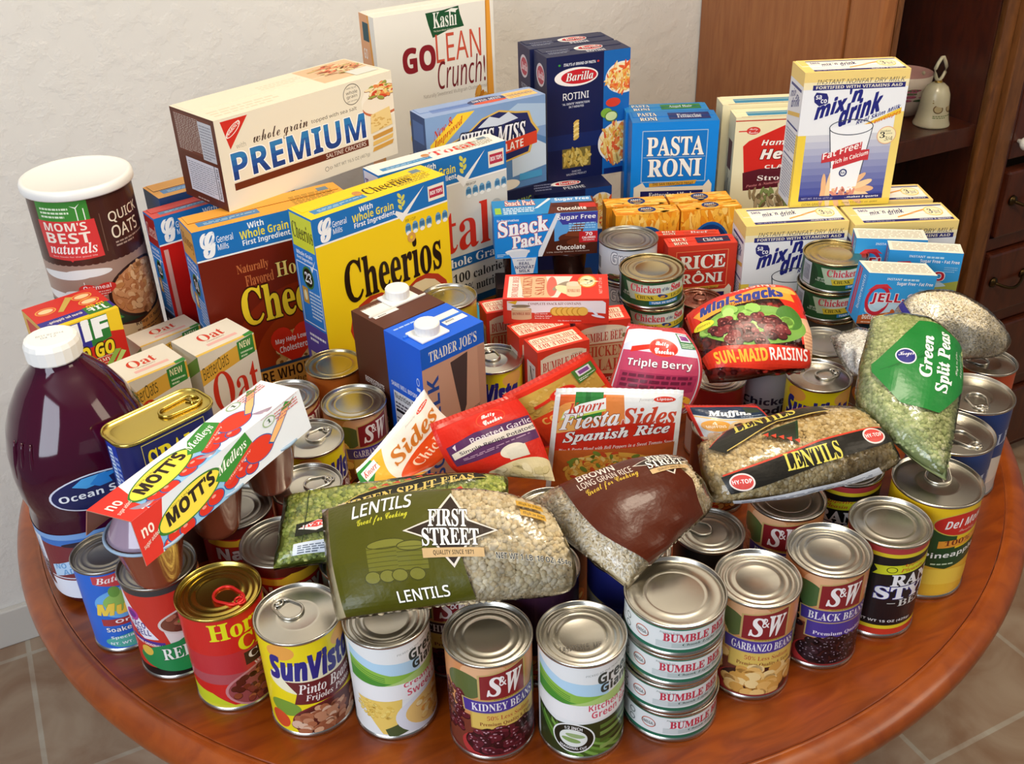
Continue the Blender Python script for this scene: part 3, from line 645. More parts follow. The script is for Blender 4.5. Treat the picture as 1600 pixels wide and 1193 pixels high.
def a_milk():
    a = Art(); a.r(0, 0, 100, 100, 'eef0f4'); a.r(0, 92, 100, 100, 'f0d383'); a.r(0, 88, 100, 93, 'f3e6bd')
    for k in range(10): a.r(8, 5 + k*5, 92, 10 + k*5, '%02x%02x%02x' % (58 + k*17, 68 + k*16, 150 + k*8))
    a.r(0, 0, 8, 55, 'f2d24a'); a.r(92, 0, 100, 70, 'f3d878'); a.r(0, 0, 100, 5, 'f0d050')
    a.t('INSTANT NONFAT DRY MILK', 12, 91.6, 96, 94.8, '6a5f52', 'l'); a.r(9, 87.4, 97, 91, '2a2c74'); a.t('FORTIFIED WITH VITAMINS A&D', 12, 88.2, 94, 90.3, 'f0e8d4', 'b')
    a.p([(11, 83), (13, 86), (23, 85), (25, 82), (25, 78), (17, 76), (12, 79)], '2a2c74'); a.t('sa', 13, 81, 18.4, 84, 'f4f4fa'); a.t('co', 18, 78.2, 23.8, 81, 'f4f4fa')
    a.t('mix', 14, 66.5, 43, 78, '24287c', 'i', sl=.22, off=.03); a.t("'n", 45, 77.5, 57, 87.4, '24287c', 'i', sl=.15, off=.03); a.t('drink', 38, 60.5, 77, 75, '24287c', 'i', sl=.28, off=.03)
    a.t('Real Skim Milk', 55, 61.5, 96, 64.6, '24287c', 'i', sl=.27); a.p([(32, 52), (97, 69), (97, 73), (64, 62)], 'f2c83c'); a.t('3 one quart envelopes', 42, 52.4, 97, 56.2, 'd8641e', 'i', sl=.28)
    a.p([(30, 60), (72, 62), (66, 28), (64, 12), (38, 10), (36, 28)], 'f4f6fa'); a.ring(51, 60, 21.5, 6, .7, '4a4e5c', 40, .9); a.p([(29.6, 60), (30.6, 60), (37, 28), (38, 11), (37, 11), (36, 28)], '4a4e5c'); a.p([(72.4, 60), (71.6, 60), (66, 28), (64, 11), (65, 11), (67, 28)], '4a4e5c')
    for k in range(13):
        q = -160 + k*26.6; a.e(51 + 21*math.cos(R_(q)), 13 + 8.6*math.sin(R_(q))*(1 if math.sin(R_(q)) > 0 else .9), 10, 2.5, 'f2cfa0' if k % 2 else 'eab88a', q*.6, 14)
    a.p([(38, 14), (64, 15), (66, 30), (36, 30)], 'f4f6fa'); a.food(51, 11, 12, 3, 14, 2.6, 1, ['d98a7a'], 3, dark='e8c8b8')
    a.band([(26, 41), (36, 42), (50, 46), (64, 49)], 7, 'c8363e'); a.t('Fat Free!', 27, 36.4, 63, 41.4, 'fbf4f0', sl=.22); a.band([(38, 37), (52, 40), (66, 43), (72, 43)], 8, 'c8363e'); a.t('rich in Calcium', 38, 32.6, 71, 36, 'fbf4f0', sl=.2)
    a.ring(49, 26, 4, 3, 1, '24306c', 24, 1.4); a.t('RA', 47, 25, 51, 27, '24306c'); a.e(86.5, 53, 9.4, 6.6, 'e8b48a'); a.e(86.5, 53, 8.6, 6, 'f6ecc0'); a.t('makes', 80, 55.4, 90, 57, '4a4230', 'l'); a.t('3', 80, 51, 85, 55.4, '22222a', 'I'); a.t('quarts', 86, 53.4, 92, 54.8, '4a4230', 'l'); a.t('3/4', 85, 49, 93, 52, '4a4230', 'p')
    a.r(8, 5, 92, 8.6, '2a2c74'); a.t('NET WT. 9.6 oz. (272 g)', 11, 5.8, 42, 7.6, 'b9bcdc', 'p'); a.t('...makes 3 quarts', 54, 5.8, 88, 7.8, 'f2f0f0', 'b'); a.t('EXTRA GRADE', 12, 1.4, 32, 3.4, '8a7a3a', 'p'); a.t('using 3.2 oz. for ea. quart', 52, 1.8, 88, 3.4, '6a5f3a', 'l'); return a
def a_milktop():
    a = Art(); a.r(0, 0, 100, 100, 'f0cf7c'); a.r(10, 10, 97, 90, 'f4efe4'); a.r(10, 8, 97, 20, '2a2c6c'); a.r(10, 82, 97, 88, '2a2c6c'); a.t('NET WT 9.6 oz. (272 g)', 13, 10, 40, 17, 'c4c6da', 'p'); a.t('...makes 3 quarts', 62, 10, 94, 18, 'f2f0f0', 'b')
    a.t('saco', 13, 64, 22, 76, '3a3c7c'); a.t("mix 'n", 22, 46, 38, 66, '2c3064', 'i', sl=.4); a.t('drink', 40, 44, 56, 68, '2c3064', 'i', sl=.5); a.p([(46, 28), (76, 60), (76, 66), (46, 34)], 'e8a040'); a.e(84, 54, 9, 24, 'e8c85a'); a.e(84, 54, 8, 21, 'f6ecc0'); a.t('3', 79, 44, 83, 66, '33333a', 'I'); a.t('3/4', 84, 42, 90, 58, '55504a', 'p'); return a
def a_milkside():
    a = Art(); a.r(0, 0, 100, 100, 'e8eaee'); a.r(0, 90, 100, 100, 'f0d383'); a.r(10, 85, 90, 87, '4a4c84'); a.t('mix', 14, 76, 50, 82, '4a4c84', 'i', sl=.1); a.t("'n", 50, 78, 72, 83, '4a4c84', 'i'); a.t('drink', 24, 69, 84, 76, '4a4c84', 'i', sl=.1); a.p([(6, 62), (94, 68), (94, 71), (6, 65)], 'e8c060'); a.r(8, 57, 92, 58.4, '4a4c84'); a.lines(10, 38, 90, 55, 8, '9aa0b4', 3); a.r(8, 34, 92, 35, '4a4c84'); a.lines(10, 4, 90, 32, 13, 'a4a9b8', 5); a.r(88, 0, 100, 55, 'f2d24a'); return a
def a_mac(seed):
    a = Art(); a.r(0, 0, 100, 100, 'e99a20'); a.food(50, 74, 64, 32, 230, 10, 4.2, MACS, seed, dark='cf6f14', long=.9, cut=lambda x, y: 6 < x < 94 and 42 < y < 96)
    a.r(0, 0, 100, 44, 'f0b63a'); a.e(50, 60, 37, 29, '1a5ea8'); a.e(50, 60, 34, 26.5, '163a78'); a.t('Macaroni', 24, 63, 76, 71, 'f4e8c0', 'B'); a.t('& Cheese', 26, 50, 74, 59, 'f2cc3a', 'B'); return a
def a_mactop(seed):
    a = Art(); a.r(0, 0, 100, 100, 'ec9f24'); a.food(50, 50, 60, 60, 150, 8, 12, MACS, seed, dark='d87a18', long=.9, cut=lambda x, y: 8 < x < 92 and 12 < y < 88); a.e(52, 54, 14, 38, '1c3f7c'); a.e(52, 54, 12.4, 33, '20305e'); a.t('KRAFT', 44, 60, 60, 74, 'e8ecf0', 'b'); a.t('CHEESE', 42, 42, 62, 58, 'f0b83a', 'B'); a.e(52, 32, 6, 6, 'f4d24a', 0, 14, 180, 360); return a
def a_snack():
    a = Art(); a.r(0, 0, 100, 100, '1c86d8'); a.r(46, 0, 100, 100, '4a2114'); a.r(58, 34, 100, 100, '5aa0dc'); a.p([(58, 99), (100, 99), (100, 72), (66, 72)], '3f3f9a'); a.p([(46, 0), (64, 99), (56, 99), (44, 40), (42, 0)], 'dfe4ea'); a.p([(40, 0), (60, 99), (0, 99), (0, 0)], '1c86d8')
    a.e(74, 40, 12, 12, '5c2a16'); a.p([(68, 46), (78, 74), (88, 72), (84, 42)], '7a3c20'); a.e(76, 26, 22, 12, '4a2010'); a.e(82, 30, 12, 9, '6a3018')
    a.t('No Preservatives', 3, 86, 24, 92, 'eef6fc'); a.t('Snack', 4, 50, 52, 86, 'b82a34', 'B', sl=.24, off=.055); a.t('Snack', 4, 50, 52, 86, 'fbfbfb', 'B', sl=.24, off=.025); a.t('Pack', 17, 22, 46, 50, 'b82a34', 'B', sl=.24, off=.055); a.t('Pack', 17, 22, 46, 50, 'fbfbfb', 'B', sl=.24, off=.025)
    a.t('PUDDING', 25, 22, 39, 28, 'f4f8fc', 'i', sl=.3); a.e(22, 14, 12, 7, 'eef2f6'); a.p([(12, 14), (34, 18), (30, 0), (16, 0)], 'dfe6ee'); a.lines(2, 4, 14, 12, 2, 'bfe0f4', 3)
    a.t('Sugar Free', 61, 81, 98, 94, 'fbfbfb'); a.lines(72, 56, 98, 78, 4, '9fd0f2', 5); a.r(82, 28, 100, 54, 'c2242a'); a.t('70', 88, 44, 95, 52, 'ffffff'); a.t('CALORIES', 85, 37, 98, 42, 'ffffff'); a.t('PER SERVING', 86, 32, 97, 35, 'ffffff', 'p'); a.t('Chocolate', 60, 13, 88, 24, 'fbf4ec'); a.t('10% Daily Value Calcium', 50, 6, 92, 10, 'd9c8bc', 'p'); return a
def a_snacktop():
    a = Art(); a.r(0, 0, 100, 100, '2a8ac8'); a.p([(52, 0), (60, 100), (100, 100), (100, 0)], '5c2c1e'); a.p([(44, 40), (60, 100), (56, 100), (40, 36)], 'dfe6ee'); a.t('Snack Pack', 13, 62, 42, 94, 'fbf4f0', 'B', oc='b8402a', ow=.08); a.r(2, 10, 8, 50, '9ac23c'); a.lines(10, 8, 40, 52, 4, 'e4f2fa', 3); a.r(58, 66, 98, 100, '5a96d0'); a.t('Sugar Free', 62, 74, 96, 96, 'fbfbfb'); a.r(84, 26, 100, 56, 'c2342a'); a.t('Chocolate', 62, 14, 90, 36, 'fbf4ec'); a.food(72, 50, 10, 12, 12, 4, 5, ['6e3420', '5a2616'], 3); return a
def a_snacklow():
    a = Art(); a.r(0, 0, 100, 100, '2f8fae'); a.t('Snack', 8, 68, 34, 96, 'f8f4ee', 'B', oc='7a3020', ow=.08); a.t('Pack', 10, 44, 34, 70, 'f8f4ee', 'B', oc='7a3020', ow=.08); a.lines(6, 4, 46, 40, 4, 'cfe8f0', 3); a.r(54, 0, 100, 100, '5c2c1e'); return a
def a_salad():
    a = Art(); a.r(0, 0, 100, 100, 'd93a26'); a.r(6, 8, 94, 90, 'd6b184'); a.e(50, 90, 44, 6, 'e8d4b4'); a.r(6, 78, 94, 92, 'ecdcc0'); a.t('SINCE 1899', 66, 89.4, 86, 91, '8a7a60', 'p'); a.t('BUMBLE BEE', 10, 79, 86, 88, 'c2301e', 'B', sl=.02); a.e(89, 84, 4, 2.2, '8a7a4a'); a.r(8, 76.6, 92, 77.4, 'c2301e'); a.t('CHICKEN', 10, 64, 90, 75, 'c2402a', 'B'); a.t('SALAD', 16, 49, 84, 61.5, 'c2402a', 'B'); a.band([(6, 44), (50, 46), (94, 44)], 8, 'a83024'); a.t('WITH CRACKERS', 22, 38.4, 80, 42, 'f4e4d0', 'B'); a.food(50, 16, 30, 9, 30, 6, 3, ['e8d0a0', 'd9b878'], 2, dark='a87a44'); return a
def a_saladtop():
    a = Art(); a.r(0, 0, 100, 100, 'd93a26'); a.r(10, 16, 96, 88, 'ecdcc4'); a.t('BUMBLE BEE', 14, 56, 92, 82, 'c2402a', 'B'); a.t('CHICKEN SALAD', 14, 24, 92, 48, 'b8603a', 'B')
    a.it = [([(100 - x, 100 - y) for x, y in V], F, c) for V, F, c in a.it]; return a
def a_saladside():
    a = Art(); a.r(0, 0, 100, 100, 'd2362a'); a.r(24, 14, 84, 84, 'd8cfc6'); a.t('N', 34, 60, 74, 80, '3a3a3a', 'I'); a.lines(28, 18, 80, 56, 10, '6a6460', 4); return a
def a_kitfront():
    a = Art(); a.r(0, 0, 100, 100, 'da3422'); a.p([(4, 92), (94, 92), (97, 84), (97, 40), (70, 52), (30, 44), (4, 56)], 'efe6e6'); a.p([(4, 56), (30, 44), (70, 52), (97, 40), (97, 14), (4, 14)], 'd23a26'); a.t('COMPLETE SNACK KIT CONTAINS:', 24, 76, 74, 86, '8a4a3c', 'B')
    a.r(8, 22, 27, 60, 'd8b08a'); a.e(17.5, 22, 9.5, 6, 'd8b08a'); a.e(17.5, 60, 9.5, 7, 'c0a478'); a.e(17.5, 60, 8.2, 5.4, 'e6d4ac'); a.e(17, 72, 9, 6, '8a7a60'); a.t('BUMBLE BEE', 9, 36, 26, 46, 'a8402a', 'B'); a.p([(4, 88), (14, 94), (12, 78)], 'e0b030')
    a.t('Pre-mixed', 30, 38, 42, 44, 'f4dcd4', 'B'); a.t('Chicken Salad', 30, 28, 46, 34, 'f4dcd4', 'B'); a.t('Ready to Eat', 30, 19, 44, 25, 'f4dcd4', 'B')
    for k in range(6): a.e(50 + k*5, 50, 5.4, 18, 'c8922e', 0, 24); a.e(50.6 + k*5, 50, 4.8, 16.4, 'e8bc50', 0, 24)
    a.t('Six Butter Crackers', 52, 10, 74, 15, 'f4dcd4', 'B'); a.e(90, 30, 3.4, 9, 'e8eaf4', 40); a.p([(80, 64), (82, 66), (90, 38), (88, 34)], 'e8eaf4'); return a
def a_kittop():
    a = Art(); a.r(0, 0, 100, 100, 'da3626'); a.p([(4, 6), (4, 92), (66, 92), (52, 6)], 'e6dcd0'); a.p([(20, 6), (14, 92), (40, 92), (46, 6)], 'd9b48c'); a.t('BUMBLE BEE', 8, 8, 14, 90, 'c2402a', 'B', up=1); a.t('CHICKEN', 18, 8, 27, 90, 'b8502e', 'B', up=1); a.t('SALAD', 30, 16, 39, 84, 'b8502e', 'B', up=1); a.e(46, 50, 5, 40, 'd86a5a')
    a.e(55, 52, 5, 20, '9a8a74', -20); a.e(60, 34, 8, 22, 'ead8a8', 20); a.r(60, 18, 74, 60, 'e0c4a0'); a.e(67, 18, 7, 10, 'e0c4a0'); a.e(67, 60, 7, 10, 'd8cdb4'); a.t('BUMBLE BEE', 61, 26, 73, 38, 'b04a30', 'B'); a.e(80, 70, 9, 26, 'd98a2a'); a.e(80, 70, 7.4, 22, 'f0dfae'); a.food(80, 70, 5, 14, 10, 2, 6, ['f6ecc8', 'e8d49a'], 3, dark='c8ac6a'); a.t('NET WT 2.9 oz', 91, 20, 94, 84, 'f4c8bc', 'p', up=1); return a
def a_tjblue():
    a = Art(); a.r(0, 0, 100, 100, 'c89a80'); a.p([(44, 84), (72, 86), (66, 52), (58, 44), (50, 66)], '4a3c3a'); a.r(88, 0, 100, 86, 'b98c74'); a.r(0, 87, 100, 100, '1c5fc8'); a.t("TRADER JOE'S", 12, 89, 88, 96.5, 'f0ead8', 'B'); a.t('MILK', 6, 40, 24, 80, '2a4a90', 'b', up=1); a.t('SOY', 6, 12, 24, 36, '2a4a90', 'b', up=1); a.t('15mg isoflavones', 34, 40, 88, 45, '7a5a50', 'I', sl=.1); a.t('per serving', 34, 34, 68, 38.6, '7a5a50', 'I', sl=.1); a.t('Low Fat', 36, 24, 70, 30, '7a5a50', 'I'); return a
def a_tjside():
    a = Art(); a.r(0, 0, 100, 100, '1560dc'); a.t('SHAKE WELL BEFORE USE', 8, 66, 96, 69, 'e8eefa', 'b'); a.r(12, 8, 92, 63, 'e8ecf2'); a.t('Nutrition Facts', 15, 58, 88, 62, '111122', 'b'); a.r(15, 49, 88, 51, '111122'); a.lines(15, 52, 88, 57, 2, '555566', 3); a.lines(15, 10, 88, 47, 14, '666677', 5, fill=.35); a.r(82, 72, 92, 74, 'dfe8fa'); a.ring(87, 78, 4, 2.6, .6, 'dfe8fa', 16, 1); return a
def a_tjbrside():
    a = Art(); a.r(0, 0, 100, 100, '5a3020')
    for k, (t, x0, x1) in enumerate((('REFRIGERATE', 22, 80), ('AFTER', 38, 66), ('OPENING', 32, 72), ('USE WITHIN 7-10', 14, 84), ('DAYS AFTER', 26, 76), ('OPENING', 34, 72))): a.t(t, x0, 56 - k*6 - (3 if k > 2 else 0), x1, 60 - k*6 - (3 if k > 2 else 0), 'e8e0da', 'b')
    a.t('15mg isoflavones', 14, 14, 92, 18, 'b09a8c', 'I'); return a
def a_tjtop(c, right):
    a = Art(); a.r(0, 0, 100, 100, c); a.r(62, 34, 96, 74, 'eef0ea') if right else a.r(8, 40, 46, 84, 'efece4'); a.lines(66 if right else 14, 42, 92 if right else 40, 60, 2, '8a8a8a', 4); a.lines(8, 84, 60, 92, 1, 'a8c4ee' if right else 'a08878', 5); return a
def a_jello(fl, pic):
    a = Art(); a.r(0, 0, 100, 100, '3aa0e0'); a.p([(0, 0), (0, 16), (40, 30), (70, 36), (100, 46), (100, 0)], pic); a.e(46, 30, 40, 18, 'bfdcec'); a.p([(0, 0), (0, 12), (40, 24), (100, 38), (100, 0)], pic); a.food(72, 12, 30, 12, 20, 12, 4, [pic, 'd9965a' if 'butter' in fl else 'c4c47a'], 3, dark=pic)
    a.t('INSTANT', 28, 87.5, 50, 92, 'e6f4fc', 'b'); a.lines(52, 87.5, 97, 92, 1, 'bfe2f6', 3, fill=.8); a.t('Sugar Free • Fat Free', 44, 77, 97, 85, 'ffffff', 'b'); a.lines(78, 62, 96, 74, 3, '8fcaee', 4)
    a.ring(22, 48, 18, 30, 7, 'c8283a', 40, 4.6); a.e(26, 46, 12, 16, 'bfdcec'); a.p([(4, 66), (14, 78), (30, 80), (40, 70), (26, 74)], 'd83a44'); a.t('JELL-O', 12, 40, 80, 62, 'fbf4f4', off=.07); a.t('JELL-O', 12, 40, 80, 62, 'c01f34', off=.012); a.t(fl, 6, 10, 46, 20, 'fbf4e8', 'b'); a.lines(6, 3, 34, 7, 1, 'f0dcc4', 2); return a
def a_jellotop():
    a = Art(); a.r(0, 0, 100, 100, 'e6e2d4'); a.lines(5, 10, 95, 90, 7, 'b4ae98', 6, fill=.45); return a
def a_jelloside():
    a = Art(); a.r(0, 0, 100, 100, '3a9ae0'); a.r(18, 4, 30, 96, 'b83a5a'); a.r(34, 4, 46, 96, 'c04a62'); a.t('butterscotch', 64, 26, 84, 90, 'e8f2fa', 'p', up=1); return a
def a_oats():
    a = Art(); a.r(0, 0, 100, 100, 'eee6d4'); a.band([(0, 88), (40, 93), (100, 99)], 14, 'e9b544'); a.t('BetterOats', 4, 78, 50, 89, '5a4a22', 'p', sl=.12); a.p([(68, 98), (97, 100), (97, 84), (68, 82)], '3a8a3c'); a.t('NEW', 72, 91.5, 92, 97, 'f4f2c4', 'b'); a.lines(72, 84, 94, 90, 2, 'cfe4c0', 3); a.t('Oat', 14, 44, 96, 80, 'd63a24', 'B'); a.t('re', 20, 30, 32, 38, 'd63a24', 'B'); a.p(heart(40, 34, 6.4, 5), 'd63a24'); a.t('olution!', 48, 29, 96, 42, 'd63a24', 'B'); a.e(80, 8, 22, 20, '5a3a24'); a.e(80, 8, 19, 17, 'c8a47c'); a.food(80, 8, 16, 14, 30, 4, 2.4, OATC, 3); return a
def a_oatstop():
    a = Art(); a.r(0, 0, 100, 100, 'e9e2d2'); a.r(0, 0, 100, 8, 'e6c05a'); a.t('Oat', 30, 46, 72, 78, 'd0402a', 'B'); a.t('revolution!', 36, 38, 66, 44, 'a05040', 'p'); a.r(30, 22, 82, 32, 'eebab0'); a.p([(84, 0), (100, 0), (100, 14), (84, 10)], '3a8a3c'); return a
def a_oatsside():
    a = Art(); a.r(0, 0, 100, 100, 'e6dfcd'); a.p([(0, 72), (100, 100), (100, 88), (0, 60)], '7fae4a'); a.lines(16, 14, 84, 56, 9, 'b8ae96', 3); return a
def a_jif():
    a = Art(); a.r(0, 0, 100, 100, 'f0c926'); a.p([(0, 62), (30, 82), (100, 66), (100, 0), (0, 0)], 'c8281c'); a.p([(22, 56), (22, 98), (54, 98), (54, 56)], '33308a'); a.p([(54, 56), (54, 98), (82, 98), (82, 62)], '2f7a34'); a.r(8, 60, 22, 92, 'cf3224'); a.t('JiF', 26, 60, 80, 97, 'fbfbf6', 'b', off=.06); a.t('TO GO', 26, 38, 82, 58, 'f2d42a', 'i', off=.03, oc='3a2a10', ow=.07); a.fr(36, 26, 78, 37, .8, 'f0dcc0', .8); a.t('CREAMY', 41, 29, 73, 34.5, 'f6e8d0', 'B'); a.e(70, 10, 36, 14, 'b8895a'); a.e(70, 14, 30, 9, 'c99a68'); a.p([(60, 16), (66, 14), (90, 40), (82, 42)], '8fb04a'); a.p([(72, 14), (78, 14), (96, 34), (90, 38)], 'b8d070'); a.t('3', 78, 10, 86, 22, 'f4e04a', 'b'); a.lines(70, 3, 94, 8, 2, 'f0d8c0', 3); return a
def a_jiftop():
    a = Art(); a.r(0, 0, 100, 100, 'cf2e24'); a.r(0, 0, 100, 12, 'f0c926'); a.r(0, 10, 100, 34, '33308a'); a.t('Great for Dipping...', 58, 18, 10, 28, 'f4ecd8', 'b'); a.p([(62, 8), (96, 8), (96, 36), (62, 36)], '2f7a34'); a.t('JIF', 92, 12, 66, 30, 'f8f8f4', 'b'); a.t('TO GO', 92, 30, 68, 40, 'f2d42a', 'i')
    for x, y in ((22, 66), (76, 78), (78, 54)): a.e(x, y, 14, 12, 'eab04a'); a.e(x, y, 12.6, 10.4, 'd9553a'); a.e(x, y, 10, 7, 'eecf9a')
    a.p([(34, 50), (40, 46), (66, 86), (58, 92)], 'c8a850'); return a
def a_canister():
    a = Art(); a.r(-50, 0, 150, 100, '46231a')
    for k in range(40): a.e(-50 + k*5, 62, 2.7, 1.2, '46231a', 0, 8)
    a.r(-50, 20, 150, 61.4, 'a38474')
    for k in range(56): a.e(-60 + k*4, 61.4, 2.2, 1.0, '46231a', 0, 10)
    a.p([(23, 100), (55, 100), (55, 87), (23, 87)], '3f8a34'); a.lines(26, 90, 44, 97, 3, 'dfeed0', 3); a.r(48, 88, 48.6, 96, 'e8f0e0'); a.r(52, 88, 52.6, 95, 'e8f0e0'); a.p([(45, 97), (48.3, 96), (51, 98), (48.3, 95)], 'e8f0e0')
    a.p([(22, 88), (57, 88), (58, 65), (40, 64), (39, 63), (38, 64), (23, 65)], 'd83a3a'); a.t("MOM'S", 26, 82, 52, 87, 'f6ecdc', 'b'); a.t('BEST', 26, 74.5, 53, 81, 'f6ecdc', 'b'); a.t('naturals', 26, 68, 55, 74.5, 'fbf6f0', 'I'); a.t('Best foods for the good life', 27, 65.6, 54, 66.8, 'f4cfc8', 'p')
    a.t('QUICK', 65, 82, 89, 89, 'f0e4cc', 'p', off=.012); a.t('OATS', 65, 73, 86, 80.5, 'f0e4cc', 'p', off=.012); a.lines(66, 68, 92, 72, 2, 'b0988a', 3); a.r(60, 67, 60.4, 90, '7a5a4c')
    for x, y, w in ((30, 54, 18), (46, 55.5, 14), (22, 40, 14), (38, 42, 10)): a.e(x, y, w, 2.6, 'e8e6e2')
    a.p([(0, 20), (0, 34), (30, 38), (60, 36), (100, 40), (100, 20)], '24382a'); a.p([(20, 20), (20, 30), (50, 34), (60, 24)], '3f9a44'); a.r(42, 34, 42.5, 50, 'e8e8e4')
    a.e(78, 38, 24, 18, '341a12'); a.e(78, 38, 22, 16.4, 'c98a5a'); a.food(78, 38, 20, 15, 150, 2.8, 1.6, OATC, 4, dark='9a5a30'); a.p(heart(49, 44, 11, 6), 'd8332e'); a.t('Oatmeal', 41, 45, 57, 47.6, 'fbecec', 'b'); a.lines(42, 40, 56, 44.4, 3, 'f4c8c4', 3); a.e(104, 26, 10, 6, '8fc83c')
    a.p([(54, 0), (54, 14), (80, 20), (120, 26), (120, 0)], 'e09a52'); a.p([(30, 0), (30, 16), (54, 20), (70, 17), (70, 0)], 'e0c8a0'); a.t('Keep it Natural!', 66, 15, 96, 18, '4a2a1a', 'b'); a.lines(66, 10, 96, 14, 2, '8a5a3a', 3); a.t('NET WT 16.0 oz (453g)', 56, 4, 98, 8, '4a2a1a', 'p'); a.it = [([(x, 98.5 - (100 - y)*.72 if y > 0 else 0) for x, y in V], F, c) for V, F, c in a.it]; a.it.insert(0, ([(-50, 90), (150, 90), (150, 100), (-50, 100)], [(0, 1, 2, 3)], lin('46231a'))); return a
def a_spam():
    a = Art(); a.r(0, 0, 100, 100, '1a1f5c'); a.fr(2, 4, 98, 96, 1.2, 'd9c85a', .8); a.t('SPAM', 8, 40, 92, 84, 'f0d820', 'B', off=.015); a.e(50, 14, 40, 20, 'c87a4a'); return a
def a_spamend():
    a = Art(); a.r(0, 0, 100, 100, '1f3fa8'); a.r(6, 0, 46, 90, 'd8e4f8')
    for k in range(14): a.r(8, 6 + k*6, 44, 8.6 + k*6, '6a8ac0')
    a.lines(58, 10, 94, 84, 9, 'a8b8e8', 4); return a
def a_motts(top=False):
    a = Art(); a.r(0, 0, 100, 100, 'dfe6ee' if not top else 'e6e8ec'); a.p([(0, 0), (9, 0), (13, 60), (16, 100), (0, 100)], 'da3428'); a.r(10, 0, 50, 40, '7fb4dc'); a.p([(12, 0), (46, 0), (64, 40), (30, 60)], '8fc0e4')
    for x, y, rx, ry in ((14, 6, 4, 12), (18, 16, 5, 16), (23, 10, 4, 14), (34, 14, 4, 12), (40, 20, 4.4, 13), (50, 26, 4, 14), (57, 30, 4, 14), (62, 20, 3.6, 11)): a.e(x, y, rx + .6, ry + 2, '2c5a9a'); a.e(x, y, rx, ry, 'd8301f'); a.e(x - 1, y + 5, 1.2, 3, 'f09a8a')
    a.e(69, 44, 9, 26, '2c5a9a'); a.e(69, 44, 8.4, 24, 'dd3a22'); a.p([(74, 40), (79, 60), (87, 88), (92, 84), (83, 50), (77, 32)], '2c5a9a'); a.p([(75, 42), (79.6, 60), (87, 85), (91, 82), (82.6, 51), (77, 35)], 'f0b878'); a.p([(86, 84), (90, 98), (93, 90), (96, 96), (92, 82)], '3c8a34')
    a.e(28, 52, 17.5, 35, '3c7a2c', -12); a.e(28, 52, 16.4, 32, 'f3dc4a', -12); a.t("MOTT'S", 15, 36, 42, 64, '2c2018', 'b', sl=.55, off=.035); a.t('since 1942', 18, 66, 29, 71, '6a6420', 'p', sl=.5)
    a.p([(42, 50), (48, 30), (66, 70), (64, 100), (50, 84)], '3a8a34'); a.t('Medleys', 44.6, 48, 63, 74, 'f6f6ee', 'I', sl=.9); a.p([(45, 30), (49, 22), (66, 62), (66, 70), (48, 34)], 'd8402c'); a.t('cherry berry', 49, 30, 64, 36, 'f8e8dc', 'p', sl=1.6)
    a.t('no', 2.6, 52, 8.6, 72, 'f8e8dc', 'b'); a.t('sugar added', 1.6, 28, 10, 40, 'f8e8dc', 'p', off=.01, sl=1.2); a.ring(78, 84, 4, 11, 2, '9ab48a', 24, .7); a.t('1', 77, 80, 79.4, 89, '3a5a30', 'B'); a.lines(82, 70, 97, 94, 4, 'c87a7a', 4); a.t('excellent source of vitamin C', 74, 97, 98, 100, 'b05a6a', 'p'); return a
def a_juice():
    a = Art(); a.r(-80, 0, 180, 100, '7aa6dc'); a.r(-80, 0, 24, 92, 'dfe4ee'); a.lines(-10, 8, 20, 88, 16, 'a9b0cc', 3); a.r(24, 30, 110, 92, '7a3238'); a.p([(24, 92), (110, 92), (110, 84), (70, 88), (44, 82), (24, 86)], '3f74c0'); a.e(52, 84, 14, 4, '2c2030'); a.r(24, 0, 110, 34, 'e6ebf6'); a.p([(28, 34), (60, 54), (60, 74), (28, 52)], 'b8d4ee'); a.t('NO SUGAR', 30, 46, 56, 54, '6aa0d0', 'b', sl=.5); a.t('ADDED', 34, 38, 54, 46, '6aa0d0', 'b', sl=.5); a.t('100%', 44, 6, 96, 30, 'b02c34', 'B'); return a
def a_oval():
    a = Art(); a.e(50, 50, 48, 46, 'd8dcec'); a.e(50, 50, 46, 43, '1d2358'); a.p([(24, 74), (34, 88), (58, 92), (44, 80), (46, 68), (36, 64)], '4aa4e4'); a.p([(40, 72), (50, 90), (74, 90), (58, 80), (60, 66), (48, 62)], '2a84d4'); a.t('Ocean Spray', 10, 34, 92, 56, 'f4f6fa', 'b', sl=.08); return a
def a_plainface(c1, c2):
    a = Art(); a.r(0, 0, 100, 100, c1); a.r(14, 70, 86, 92, c2); a.lines(14, 10, 86, 60, 9, c2, 3); return a
def a_pudding():
    a = Art(); a.r(0, 0, 100, 100, '1a2040'); a.t('INSTANT PUDDING', 40, 82, 97, 89, '8a9a4a', 'b', sl=.06); a.t('& PIE FILLING', 60, 72, 95, 78, '4a8a9a', 'b'); return a
def a_penntop():
    a = Art(); a.r(0, 0, 100, 100, '141a40'); barilla_logo(a, 52, 19, 18, 6); a.t('PENNE', 45, 4, 70, 10, 'd8dce6', 'p'); a.lines(12, 8, 36, 26, 3, '6a7090', 4); a.t('ENRICHED MACARONI PRODUCT', 46, 26, 62, 28, '7a80a0', 'p'); return a
